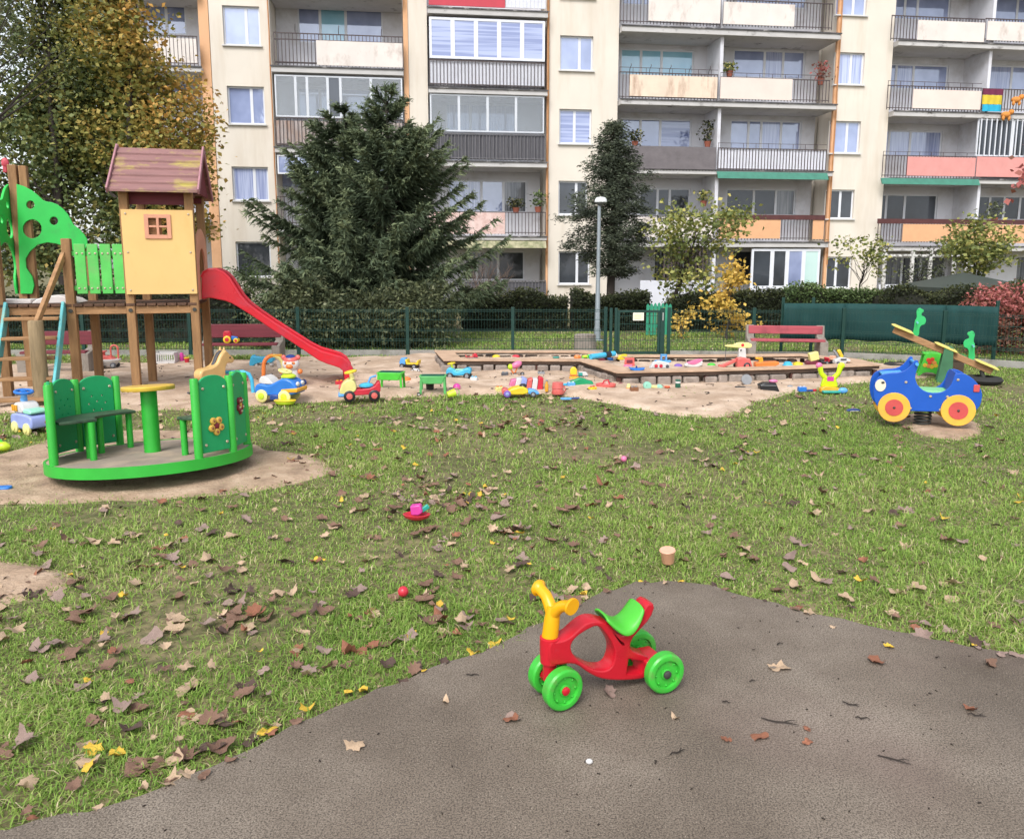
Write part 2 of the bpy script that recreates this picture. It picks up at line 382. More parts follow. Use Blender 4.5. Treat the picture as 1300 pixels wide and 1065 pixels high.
def window(rect, y, splits=(.6,), kinds='b', mat=None, fw=.055, sill=True, label=None, transom=None):
    a, b, c, d = rect; mat = mat or FR; w = b-a
    mb = MB(); y0, y1 = y+.03, y+.09
    mb.bb(a, b, y0, y1, c, c+fw); mb.bb(a, b, y0, y1, d-fw, d)
    xs = [a+fw/2]+[a+w*t for t in splits]+[b-fw/2]
    for i, x in enumerate(xs):
        hw = fw/2 if i in (0, len(xs)-1) else fw*.85
        mb.bb(x-hw, x+hw, y0+.002, y1-.002, c+fw, d-fw)
    f = mb.build('window', mat, bld, smooth=0)
    if label: f['label'] = label
    for i, (x0, x1) in enumerate(zip(xs, xs[1:])):
        m2 = MB(); m2.bb(x0+fw*.4, x1-fw*.4, y0+.02, y0+.03, c+fw*.9, d-fw*.9)
        m2.build('pane', PANE[kinds[i % len(kinds)]], f, smooth=0)
    if sill:
        m3 = MB(); m3.bb(a-.05, b+.05, y-.14, y+.03, c-.045, c-.004); m3.build('sill', SILL, f, smooth=0)
    return f
ZT = 15.0
FLASH = M('slab_flashing_dark', '4c4a4c', .7, .4, 4, .2, 20, dirt='9a9694', dscale=3, damt=(.55, .65))
def column(x0, x1, yref, wins, deep=1.3, mat=W_CREAM):
    s0, s1 = bp(x0, yref)[0], bp(x1, yref)[0]; rects = []
    for wd in wins: rects.append(brect(*wd[0]))
    xt = [(s0, s0+.02, .0, deep, 0, ZT), (s1-.02, s1, .0, deep, 0, ZT)]
    wall('wall', s0, s1, 0, ZT, -.004, rects, mat, xtra=xt)
    for r, wd in zip(rects, wins): window(r, .06, *wd[1:])
    return s0, s1
up = (((0, 0),),)
colB = column(271, 347, 130, [((283, 8, 330, 58), (.62,), 'b'), ((289, 110, 336, 158), (.64,), 'b'), ((295, 212, 341, 255), (.6,), 'c'), ((300, 307, 344, 352), (), 'd'), ((277, -96, 324, -45), (.6,), 'b')])
colD = column(520, 543.5, 130, [])
colF = column(697, 784, 130, [((711, 46, 753, 90), (.6,), 'b'), ((710, 139, 751, 183), (.48,), 'l'), ((709, 230, 746, 273), (.62,), 'd'), ((709, 319, 749, 361), (.6,), 'd'), ((712, -48, 755, -2), (.6,), 'b')])
colH = column(1062, 1129, 130, [((1062, -22, 1101, 20), (.6,), 'b'), ((1060, 67, 1097, 108), (.58,), 'c'), ((1053, 154, 1092, 195), (.6,), 'b'), ((1048, 241, 1084, 278), (.55,), 'd'), ((1044, 326, 1081, 366), (.5,), 'd')])
def strip(x0, x1, yref, mat, y=-.03):
    a, b = bp(x0, yref)[0], bp(x1, yref)[0]; mb = MB(); mb.bb(a, b, y, .09, 0, ZT); return mb.build('orange_pilaster', mat, bld, smooth=0)
strip(258, 270.5, 130, W_ORNG); strip(513.5, 519.5, 130, W_ORNG); strip(694, 696.6, 130, W_ORNG); strip(1058, 1061.6, 130, W_ORNG)
mb = MB()
for x in (346, 695.3, 1060.5):
    s = bp(x, 130)[0]; mb = MB(); z = 13
    pts = [(s+random.uniform(-.012, .012), -.09, zz) for zz in np.arange(1.6, 13.5, 1.1)]
    mb.tube(pts, .022, 8); mb.build('drainpipe', PIPE, bld)
def bay(x0, x1, yref, slabs, wins, div=None, left=0, deep=1.25):
    """slabs: photo rows (top, bottom) of each balcony slab edge at the bay centre; wins: windows on the recessed wall"""
    s0, s1 = bp(x0, yref)[0], bp(x1, yref)[0]; xm = (x0+x1)/2
    rects = [brect(*wd[0], off=deep) for wd in wins]
    wall('loggia_wall', s0, s1, 0, ZT, deep, rects, W_WHITE, .12)
    for r, wd in zip(rects, wins): window(r, deep+.02, *wd[1:], sill=False)
    for ya, yb in slabs:
        z1, z0 = bp(xm, ya, -.3)[1], bp(xm, yb, -.3)[1]
        mb = MB(); mb.bb(s0+.004, s1-.004, -.3, deep-.004, z0, z1); mb.build('balcony_slab', W_SOFF, bld, bevel=.012, smooth=0)
        m2 = MB(); m2.bb(s0-.02, s1+.02, -.335, -.303, z1-.03, z1+.012); m2.build('slab_flashing', FLASH, bld, smooth=0)
    if div:
        d = bp(div, yref)[0]; mb = MB(); mb.bb(d-.06, d+.06, -.12, deep-.003, 0, ZT); mb.build('balcony_divider', W_WHITE, bld, smooth=0)
    return s0, s1
def panel(x0, y0, x1, y1, mat, off=-.3, th=.03, label=None):
    a, b, c, d = brect(x0, y0, x1, y1, off); mb = MB(); mb.bb(a, b, off-.02-th, off-.02, c, d)
    o = mb.build('balcony_panel', mat, bld, smooth=0)
    if label: o['label'] = label
    return o
def railing(x0, x1, y0, y1, mat=None, off=-.29, gap=.12, r=.011, hooks=0, top2=0):
    mat = mat or RAIL
    a, b, c, d = brect(x0, y0, x1, y1, off); mb = MB()
    mb.bb(a, b, off-.018, off+.018, d-.03, d); mb.bb(a, b, off-.012, off+.012, c+.06, c+.085)
    if top2: mb.bb(a, b, off-.01, off+.01, d+top2, d+top2+.015)
    n = max(2, int((b-a)/gap))
    for i in range(n+1):
        x = a+.012+(b-a-.024)*i/n; mb.bb(x-r, x+r, off-r, off+r, c, d-.03)
        if top2 and i % 4 == 0: mb.bb(x-.007, x+.007, off-.007, off+.007, d, d+top2)
    for k in range(hooks):
        x = a+(b-a)*(k+.5)/hooks; mb.tube([(x, off, d), (x, off-.06, d+.1), (x+.02, off-.16, d+.18), (x+.02, off-.14, d+.24)], .011, 5)
    return mb.build('balcony_railing', mat, bld, smooth=0)
def glazing(x0, y0, x1, y1, n, kinds='g', mat=None, off=-.26, fw=.05, splits=None, label=None):
    r = brect(x0, y0, x1, y1, off)
    sp = splits if splits else tuple(i/n for i in range(1, n))
    return window(r, off, sp, kinds, mat or ALU, fw, False, label)
STREAK = dict(dirt='9a7a66', dscale=2.2, dstretch=(1, 1, .3), damt=(.52, .72))
P_CREAM = M('panel_cream', 'd6cdc6', .8, .06, 2, .1, 30, dirt='a8978c', dscale=2.5, dstretch=(1, 1, .5), damt=(.55, .8))
P_RUST = M('panel_rust_streaked', 'd8c4b0', .8, .08, 2, .1, 30, **STREAK)
P_WHITE = M('panel_white_ribbed', 'cfd0d8', .6, .05, 3, 0); P_PINK = M('panel_pale_pink', 'd9bfb8', .8, .1, 3, .1, 30, dirt='c9a79e', dscale=4, damt=(.45, .6))
P_RED = M('panel_red', 'b8424f', .7, .08, 3); P_SALMON = M('panel_salmon', 'd0908a', .75, .06, 3); P_ORNG = M('panel_orange', 'd3a27a', .75, .06, 3)
P_GREY = M('grey_fabric', '6c6668', .9, .15, 3, .5, 12); P_BEIGE = M('panel_beige_weathered', 'a79c98', .8, .12, 2, **STREAK); P_DKGREY = M('panel_dark_slats', '57565b', .8, .2, 5, stretch=(6, 1, .3))
P_PEACH = M('panel_peach', 'd9c8be', .8, .05, 2); AWN_Y = M('awning_mossy', 'a8a284', .8, .2, 6, dirt='6e7350', dscale=3, damt=(.45, .6)); AWN_G = M('awning_green', '3f7766', .7, .15, 5)
MAROON = M('maroon_rail', '53302f', .7, .2, 6)
def ribs(x0, y0, x1, y1, mat, off=-.27, pitch=.12, label=None):
    a, b, c, d = brect(x0, y0, x1, y1, off); n = max(2, int((b-a)/pitch)); poly = []
    for i in range(n):
        u = a+(b-a)*i/n; w_ = (b-a)/n; poly += [(u, off-.01), (u+w_*.12, off-.028), (u+w_*.8, off-.028), (u+w_*.92, off-.01)]
    poly += [(b, off-.01), (b, off+.005), (a, off+.005)]
    mb = MB(); mb.prism(poly, 'z', c, d); o = mb.build('balcony_panel', mat, bld, smooth=0)
    if label: o['label'] = label
# --- far left bay (behind the maples)
bay(120, 257, 60, [(83, 90), (180, 187), (278, 285), (-18, -10)], [((183, 6, 236, 44), (.52,), 'b'), ((190, 105, 240, 142), (.5,), 'b'), ((195, 205, 245, 240), (.5,), 'c'), ((198, 300, 248, 340), (.5,), 'd')])
railing(120, 251, 44, 82, top2=0); panel(120, 48, 250, 80, P_CREAM, -.25); railing(120, 254, 145, 182)
# --- bay between the stair column and the spruce
bay(347.5, 513, 130, [(86, 94), (188, 195), (287, 295), (-12, -4)], [((378, 11, 486, 56), (.26, .56), 'btb'), ((378, 112, 486, 150), (.26, .5), 'b'), ((350, 205, 480, 240), (.4, .7), 'b'), ((380, 312, 480, 350), (.5,), 'd')])
railing(348, 511.5, 44, 84, hooks=3, top2=.0); railing(348, 511.5, 52, 85, off=-.27)
panel(402, 54, 511, 85, P_CREAM, label='flaking cream board on an open balcony')
glazing(349, 97, 511, 150, 6, 'gggdgg', splits=(.16, .25, .41, .51, .75), label='aluminium sliding balcony glazing')
railing(350, 512, 151, 187); ribs(350, 155, 512, 186, P_BEIGE, -.25, .2)
glazing(352, 198, 511, 222, 4, 'b', FR); railing(352, 511, 250, 286)
# --- narrow bay right of the spruce
bay(544, 693.5, 130, [(12, 20), (113, 120), (205, 212), (300, 305)], [((560, -60, 660, -25), (.4, .7), 'b'), ((566, 132, 655, 168), (.35, .6), 'c'), ((569, 229, 669, 270), (.42, .7), 'cbk'), ((590, 319, 666, 356), (.2, .56), 'dkd')])
panel(544, -25, 641, 9, P_RED, label='red balcony board'); ribs(641, -25, 693, 11, P_WHITE)
glazing(545, 24, 692, 76, 5, 'l', FR, fw=.085, label='white framed balcony glazing with five sashes')
ribs(545, 79, 691, 109, P_WHITE, -.22); railing(545, 692, 78, 111)
glazing(546, 121, 691, 168, 4, 'g', label='aluminium framed balcony glazing'); ribs(547, 172, 691, 203, P_DKGREY, -.23, .16); railing(546, 692, 170, 204, RAILG)
for x in (546, 581.5, 618.5, 655.5, 691):
    pass
panel(545, 270, 641, 297, P_PINK, label='peeling pale pink balcony board'); railing(545, 693, 269, 298)
a, b, c, d = brect(545, 306, 693, 315, -.35); mb = MB(); mb.prism([(-.36, d), (-.30, d), (-.42, c), (-.48, c)], 'x', a, b); mb.build('awning', AWN_Y, bld, smooth=0)
panel(590, 358, 693, 373, P_DKGREY, -.2); railing(546, 693, 356, 374, RAILG)
# --- wide double bay
bay(785, 1057.5, 130, [(37, 45), (129, 136), (216, 222), (307, 314), (-54, -47)], [((788, 63, 881, 97), (.28, .56), 'ttt'), ((931, 64, 1022, 100), (.44, .7), 'bcb'), ((788, 151, 878, 188), (.28, .56), 'bbl'), ((927, 153, 1017, 191), (.26, .44, .72), 'bbcb'),
     ((812, 239, 876, 275), (.36, .6), 'd'), ((922, 240, 1010, 274), (.4, .72), 'ddk'), ((790, -28, 880, 8), (.3, .6), 'b'), ((935, -25, 1025, 10), (.3, .6), 'b'), ((830, 316, 892, 362), (.3, .6), 'd'), ((930, 318, 1020, 362), (.4, .7), 'd')], div=912.5)
panel(823, -2, 914, 29, P_CREAM, label='cream balcony board with a railing gap to its left'); panel(918, 5, 1008, 33, P_CREAM, label='cream balcony board with a broken corner'); railing(787, 915, -4, 32); railing(918, 1057, 2, 36, top2=.12)
panel(799, 97, 910, 124, P_RUST, label='cream balcony board with rust streaks'); railing(786, 911, 93, 127, hooks=5, top2=.14); panel(914, 100, 1005, 127, P_PEACH); railing(914, 1053, 100, 129, top2=.14)
panel(791, 187, 908, 215, P_GREY, label='dark grey fabric tied round a balcony'); railing(788, 909, 186, 217, RAILG); ribs(912, 191, 1048, 217, P_WHITE, -.24, .1); railing(911, 1049, 189, 218, top2=.16)
a, b, c, d = brect(910, 219, 1050, 228, -.34); mb = MB(); mb.prism([(-.35, d), (-.30, d), (-.44, c), (-.48, c)], 'x', a, b); mb.build('awning', AWN_G, bld, smooth=0)
panel(790, 276, 905, 302, P_CREAM, label='cream balcony board behind the small tree'); railing(790, 906, 274, 304)
panel(912, 279, 990, 303, P_ORNG); panel(1031, 279, 1045, 304, P_ORNG, -.29); railing(910, 1046, 278, 305); a, b, c, d = brect(908, 273, 1047, 279, -.33); mb = MB(); mb.bb(a, b, -.37, -.31, c, d); mb.build('flower_box', MAROON, bld, smooth=0)
glazing(954, 316, 1041, 366, 4, 'ddbw', FR, fw=.09, splits=(.3, .52, .76), label='white framed ground floor veranda'); panel(950, 364, 1042, 384, P_WHITE, -.2)
railing(843, 897, 309, 356, RAIL, -.25, .13, .03); panel(812, 356, 905, 392, P_WHITE, -.3, label='white painted balustrade of the ground floor terrace')
# --- right hand double bay
bay(1129.5, 1420, 130, [(56, 63), (144, 151), (228, 234), (313, 319), (-30, -23)], [((1131, -8, 1207, 26), (.25, .46), 'b'), ((1258, -2, 1340, 32), (.42, .7), 'b'), ((1126, 82, 1204, 114), (.16, .44), 'bcb'), ((1254, 84, 1340, 116), (.36, .7), 'cbc'), ((1122, 166, 1196, 199), (.1, .46), 'ccc'),
     ((1117, 247, 1190, 280), (.12, .44), 'd'), ((1239, 249, 1330, 280), (.2, .4, .62), 'd'), ((1122, 326, 1200, 364), (.3, .6), 'kdk'), ((1250, 166, 1330, 200), (.4,), 'd'), ((1290, 325, 1370, 372), (.3,), 'kd')], div=1250)
panel(1164, 28, 1249, 53, P_CREAM, label='cream board on the upper right balcony'); railing(1131, 1249, 22, 54, top2=.0); panel(1252, 31, 1420, 55, P_CREAM, label='cream balcony board at the right edge'); railing(1250, 1420, 27, 56)
panel(1158, 115, 1244, 139, P_PEACH); railing(1126, 1245, 110, 141, top2=.14); railing(1246, 1420, 115, 143)
panel(1151, 200, 1237, 224, P_SALMON); panel(1238.5, 201, 1420, 226, P_SALMON); railing(1120, 1238, 198, 226, top2=.12)
glazing(1241, 153, 1420, 200, 4, 'd', FR, label='white window grille on a balcony'); a, b, c, d = brect(1241, 153, 1420, 200, -.3); mb = MB()
for i in range(28): x = a+(b-a)*(i+.5)/28; mb.bb(x-.018, x+.018, -.315, -.285, c, d)
mb.build('window_grille', FR, bld, smooth=0)
a, b, c, d = brect(1118, 227, 1242, 235, -.34); mb = MB(); mb.prism([(-.35, d), (-.30, d), (-.42, c), (-.46, c)], 'x', a, b); mb.build('awning', AWN_G, bld, smooth=0)
panel(1145, 285, 1236, 307, P_ORNG); panel(1238, 286, 1420, 309, P_ORNG); railing(1114, 1237, 283, 308); a, b, c, d = brect(1114, 279, 1420, 285, -.33); mb = MB(); mb.bb(a, b, -.36, -.31, c, d); mb.build('flower_box', MAROON, bld, smooth=0)
panel(1115, 361, 1220, 372, P_WHITE, -.2)
mb = MB()
TRE = M('white_trellis', 'c8c6c2', .7, .2, 9, dirt='6f6c66', dscale=9, damt=(.45, .6))
for x in (1122, 1157, 1180, 1210, 1226):
    a, b, c, d = brect(x-2, 318, x+2, 372, -.28); mb.bb(a, b, -.32, -.25, c, d)
a, b, c, d = brect(1115, 323, 1230, 326, -.28); mb.bb(a, b, -.316, -.254, c, d); mb.build('terrace_trellis', TRE, bld, smooth=0)
# ends and top so the block is closed from the side
s0, s1 = bp(120, 60)[0], bp(1420, 130)[0]
mb = MB(); mb.bb(s0-.05, s1+.05, 1.45, 11, 0, ZT); mb.build('building_core', W_CREAM, bld, smooth=0)
mb = MB(); mb.bb(s0-.3, s1+.3, -.5, 11.2, ZT+.004, ZT+.35); mb.build('roof', RAILG, bld, smooth=0)
# ------------------------------------------------------------------ vegetation
BARK = M('bark', '54483e', .9, .3, 6, .6, 25, stretch=(3, 3, .5)); BARK_D = M('bark_dark', '3a332e', .9, .25, 6, .6, 25, stretch=(3, 3, .5)); TWIG = M('twig_brown', '6b5a50', .9, .2, 6)
def leaf_quads(P, size, up=.35, fold=.25, asp=.75, rs=RS, droop=None):
    """one folded leaf (two quads sharing the midrib) per point; returns V, [F]"""
    n = len(P); d = rs.normal(size=(n, 3)); d[:, 2] *= .6
    if droop is not None: d[:, 2] -= droop
    d /= np.linalg.norm(d, axis=1, keepdims=True)
    nn = rs.normal(size=(n, 3)); nn[:, 2] += up*3; s = np.cross(d, nn); s /= np.linalg.norm(s, axis=1, keepdims=True)
    nn = np.cross(s, d); L = (size*(.65+.7*rs.rand(n)))[:, None]; W = L*asp*.5
    b = P; m1 = P+d*L*.45; t = P+d*L; V = np.stack([b, m1+s*W+nn*W*fold, t, m1-s*W+nn*W*fold], 1).reshape(-1, 3)
    i = np.arange(n)*4; return V, np.stack([i, i+1, i+2, i+3], 1)
def clumps_in(ells, n, rs, gap_s=.9, gap=.42, seed=1):
    """clump centres in a union of ellipsoids, biased to the outside, thinned by smooth noise so gaps open"""
    out = []
    wts = np.array([e[1][0]*e[1][2] for e in ells]); wts = wts/wts.sum()
    while len(out) < n:
        e = ells[rs.choice(len(ells), p=wts)]; d = rs.normal(size=3); d /= np.linalg.norm(d); r = rs.rand()**.45
        p = np.array(e[0])+d*r*np.array(e[1])
        if vnoise(np.array([p[0]+p[1]*.6]), np.array([p[2]-p[1]*.3]), gap_s, seed)[0] < gap*rs.rand()*1.6: continue
        out.append(p)
    return np.array(out)
def limb_mesh(base, targets, r0, rs, mat, parent, fork=.35, name='trunk', lean=0, n=7):
    mb = MB(); base = Vector(base); tz = max(t[2] for t in targets); top = Vector((np.mean([t[0] for t in targets])+lean, np.mean([t[1] for t in targets]), base.z+(tz-base.z)*.86))
    f = base+(top-base)*fork
    k = 7; spine = [base.lerp(top, i/k)+Vector((rs.uniform(-.05, .05), rs.uniform(-.05, .05), 0))*(1 if i else 0) for i in range(k+1)]
    mb.tube(spine, [r0*(1.25 if i == 0 else 1-.85*i/k) for i in range(k+1)], n)
    for t in targets:
        t = Vector(t); u = min(.92, max(fork*.7, (t.z-base.z)/(top.z-base.z)*.62)); s = base.lerp(top, u); r = r0*(1-.85*u)*.5
        mid = s.lerp(t, .5)+Vector((rs.uniform(-.15, .15), rs.uniform(-.15, .15), rs.uniform(.0, .25)))*(t-s).length*.35
        q = s.lerp(mid, .5)+Vector((rs.uniform(-1, 1), rs.uniform(-1, 1), rs.uniform(-1, 1)))*(t-s).length*.05
        mb.tube([s, q, mid, mid.lerp(t, .55)+Vector((rs.uniform(-.06, .06), 0, rs.uniform(-.06, .06))), t], [r, r*.8, r*.55, r*.3, r*.1], 5)
    return mb.build(name, mat, parent, smooth=60)
def px_ell(cx, cy, rx, ry, Y, rd):
    c = D(cx, cy, Y); k = pxm(c); return ((c.x, c.y, c.z), (rx*k, rd, ry*k))
def broadleaf(name, label, cat, base, ells, nclump, per, spread, size, mat, tr, seed, limbs=14, bark=None, gap=.42, gap_s=.9, group=None, rz=.0, tint=None, droop=None, asp=.75, flat=.75):
    rs = np.random.RandomState(seed); r2 = random.Random(seed); b = Vector(base)
    root = thing(name, label, cat, b, 0, group)
    ells = [(np.array(c)-np.array(b), r) for c, r in ells]
    C = clumps_in(ells, nclump, rs, gap_s, gap, seed)
    P = (C[:, None, :]+rs.normal(size=(nclump, per, 3))*np.array([spread, spread, spread*flat])).reshape(-1, 3)
    rnd = np.repeat(rs.rand(nclump), per)*.55+rs.rand(nclump*per)*.45
    if tint is not None: rnd = np.clip(rnd+tint(P+np.array(b)), 0, 1)
    V, F = leaf_quads(P, size, rs=rs, droop=droop, asp=asp)
    npmesh('crown', V, [F], mat, np.repeat(rnd, 4), root)
    tg = [tuple(c) for c in C[rs.choice(nclump, min(limbs, nclump), replace=False)]]
    limb_mesh((0, 0, 0), tg, tr, r2, bark or BARK_D, root)
    return root
L_GREEN = foliage('leaves_turning_green', [(.0, '3e4a30'), (.35, '5c6a42'), (.6, '7f8650'), (.85, 'a09858'), (1, 'bca25e')])
L_YEL = foliage('leaves_turning_yellow', [(.0, '4a5230'), (.3, '747a40'), (.55, '9c9450'), (.8, 'bc9c54'), (1, 'c0924e')])
L_OLIVE = foliage('leaves_olive', [(.0, '4a5634'), (.4, '747e48'), (.7, 'a09f5a'), (1, 'c4b66c')])
L_GOLD = foliage('leaves_gold', [(.0, '8a8440'), (.35, 'c2a44e'), (.7, 'dcb65a'), (1, 'e0c67c')])
L_HEDGE = foliage('leaves_hedge', [(.0, '20261a'), (.4, '353c26'), (.75, '565a36'), (.93, '6d6240'), (1, '8a8a5c')])
L_VIB = foliage('leaves_viburnum', [(.0, '2a3022'), (.4, '485038'), (.75, '6c704e'), (1, '9c9e80')])
L_LIGHT = foliage('leaves_light_hedge', [(.0, '35452a'), (.5, '5a6d40'), (1, '8a9a62')])
L_RED = foliage('leaves_red', [(.0, '5e4638'), (.3, '8a5a4a'), (.6, 'b06460'), (1, 'c47e7c')])
L_GREYG = foliage('leaves_grey_green', [(.0, '3a4032'), (.5, '596049'), (1, '848a6c')])
# --- the big trees at the left: a green one, a turning one and a wispy one
t_right = lambda P: np.clip((P[:, 0]+8.6)*.16+(P[:, 2]-4)*.05, -.25, .45)
broadleaf('maple_tree', 'tall maple turning from green to orange yellow behind the play tower roof', 'tree', G(178, 428.5),
          [px_ell(150, 60, 55, 75, 19.6, 1.5), px_ell(200, 175, 60, 90, 19.6, 1.6), px_ell(110, -60, 65, 80, 19.8, 1.6), px_ell(224, 225, 40, 60, 19.2, 1.2), px_ell(130, 190, 60, 90, 20, 1.5), px_ell(215, 285, 50, 40, 19.2, 1.2)], 600, 66, .25, .115, L_YEL, .12, 3, limbs=30, tint=t_right, gap=.4)
broadleaf('maple_tree', 'green maple with several dark limbs behind the green arched play panel', 'tree', G(88, 427),
          [px_ell(60, 210, 90, 90, 19.4, 1.5), px_ell(30, 90, 80, 95, 19.4, 1.5), px_ell(100, 90, 70, 95, 20.2, 1.5), px_ell(70, -60, 100, 80, 20, 1.8), px_ell(10, 270, 80, 50, 19.0, 1.1), px_ell(140, 270, 60, 55, 19, 1), px_ell(60, 320, 90, 45, 19, 1.2)], 780, 62, .25, .108, L_GREEN, .12, 4, limbs=36, gap=.5)
wt = broadleaf('willow_tree', 'thin twigged grey green tree leaning in at the top left corner', 'tree', G(-120, 460),
          [px_ell(20, 60, 90, 70, 14.5, .9), px_ell(-60, 20, 90, 110, 14.5, 1.2), px_ell(60, 10, 70, 40, 14.5, .8)], 130, 26, .28, .075, L_GREYG, .13, 5, limbs=60, gap=.3, asp=.3)
# --- spruces
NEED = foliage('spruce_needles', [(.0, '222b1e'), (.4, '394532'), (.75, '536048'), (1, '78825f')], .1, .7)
NEED2 = foliage('cypress_sprays', [(.0, '2a2f26'), (.4, '40473a'), (.75, '5c6450'), (1, '7c8268')], .1, .7)
def ribbons(P, Dv, L, Wd, rs, sag=.15):
    """tapered two-quad strips from P along Dv"""
    n = len(P); s = np.cross(Dv, rs.normal(size=(n, 3))); s /= np.linalg.norm(s, axis=1, keepdims=True)+1e-9
    L = L[:, None]; W = Wd[:, None]; m = P+Dv*L*.5; t = P+Dv*L; t = t+np.array([0, 0, -1])*L*sag
    V = np.stack([P-s*W*.5, P+s*W*.5, m+s*W, m-s*W, t], 1).reshape(-1, 3); i = np.arange(n)*5
    return V, np.stack([i, i+1, i+2, i+3], 1), np.stack([i+3, i+2, i+4], 1)
def spruce(label, base, h, rmax, seed, z0=.35, skew=None, upr=.0):
    rs = np.random.RandomState(seed); r2 = random.Random(seed); root = thing('spruce_tree', label, 'tree', base, 0)
    mb = MB(); mb.tube([(0, 0, 0), (.02, 0, h*.4), (0, .02, h*.8), (0, 0, h)], [.16, .11, .045, .008], 8)
    PP = []; DD = []; LL = []; WW = []; RR = []
    z = z0
    while z < h-.12:
        u = (z-z0)/(h-z0); nb = 7 if u < .7 else 5 if u < .88 else 3
        for k in range(nb):
            az = r2.uniform(0, 2*math.pi); Lb = rmax*(1-u)**.88*r2.uniform(.6, 1.1)*(.72+.28*min(1, u*5+.2))+.07
            if skew: Lb *= skew(az, u)
            rise = (-.12+.75*u+r2.uniform(-.12, .16))+upr
            pts = []
            for q in range(9):
                t = q/8; r = Lb*t; zz = z+Lb*(rise*t-.42*t*(1-t)*(1-u)*1.2+.12*t*t)
                pts.append(Vector((math.cos(az)*r, math.sin(az)*r, max(.08, zz))))
            mb.tube(pts[::2], [.022, .017, .012, .008, .003], 4, cap=False)
            ns = int(Lb*30)+6
            tt = np.sort(.12+.88*rs.rand(ns)); pa = np.array(pts); seg = np.minimum((tt*8).astype(int), 7); fr = (tt*8-seg)[:, None]
            p = pa[seg]*(1-fr)+pa[seg+1]*fr; ax = pa[seg+1]-pa[seg]; ax /= np.linalg.norm(ax, axis=1, keepdims=True)
            sd = np.cross(ax, [0, 0, 1.0]); sd /= np.linalg.norm(sd, axis=1, keepdims=True)+1e-9
            for side in (-1, 1, 0):
                dv = ax*.75+(sd*side*.8 if side else 0)+np.array([0, 0, -.22 if side else -.75])*(1.1-u)+rs.normal(size=(ns, 3))*.16
                dv /= np.linalg.norm(dv, axis=1, keepdims=True)
                PP.append(p); DD.append(dv); LL.append((.10+.30*(1-tt)*min(1, Lb)+.06)*(.6+.7*rs.rand(ns))); WW.append(np.full(ns, .021)*(.7+.6*rs.rand(ns)))
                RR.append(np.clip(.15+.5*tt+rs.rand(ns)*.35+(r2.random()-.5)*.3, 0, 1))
        z += .145 if u < .75 else .19 if u < .88 else .24
    for k in range(40):
        PP.append(np.array([[0, 0, h-.5*k/40]])); dv = np.array([[math.cos(k*2.4)*.5, math.sin(k*2.4)*.5, .8]]); DD.append(dv/np.linalg.norm(dv)); LL.append(np.array([.09])); WW.append(np.array([.014])); RR.append(np.array([.7]))
    P, Dv, L, Wd, rn = (np.concatenate(a) for a in (PP, DD, LL, WW, RR))
    V, F4, F3 = ribbons(P, Dv, L, Wd, rs, .18)
    # fine needle tufts alongside every twig keep the edge of each spray feathery
    k = 3; idx = np.repeat(np.arange(len(P)), k); tq = rs.rand(len(idx))[:, None]
    P2 = P[idx]+Dv[idx]*L[idx][:, None]*tq; D2 = Dv[idx]*.6+rs.normal(size=(len(idx), 3))*.55; D2 /= np.linalg.norm(D2, axis=1, keepdims=True)
    V2, G4, G3 = ribbons(P2, D2, .05+.06*rs.rand(len(idx)), np.full(len(idx), .0075), rs, .1)
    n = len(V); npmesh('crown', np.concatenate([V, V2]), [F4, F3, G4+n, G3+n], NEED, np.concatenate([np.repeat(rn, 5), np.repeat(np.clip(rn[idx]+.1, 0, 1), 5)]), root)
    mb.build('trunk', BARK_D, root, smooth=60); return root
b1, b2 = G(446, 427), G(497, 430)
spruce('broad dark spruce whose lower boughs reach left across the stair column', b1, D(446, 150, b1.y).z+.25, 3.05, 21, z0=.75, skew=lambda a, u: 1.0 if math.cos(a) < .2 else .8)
spruce('taller dark spruce on the right with boughs reaching over the narrow balconies', b2, D(492, 128, b2.y).z+.3, 2.55, 22, z0=.75, skew=lambda a, u: 1.12 if math.cos(a) > .6 and u < .7 else .85, upr=.07)
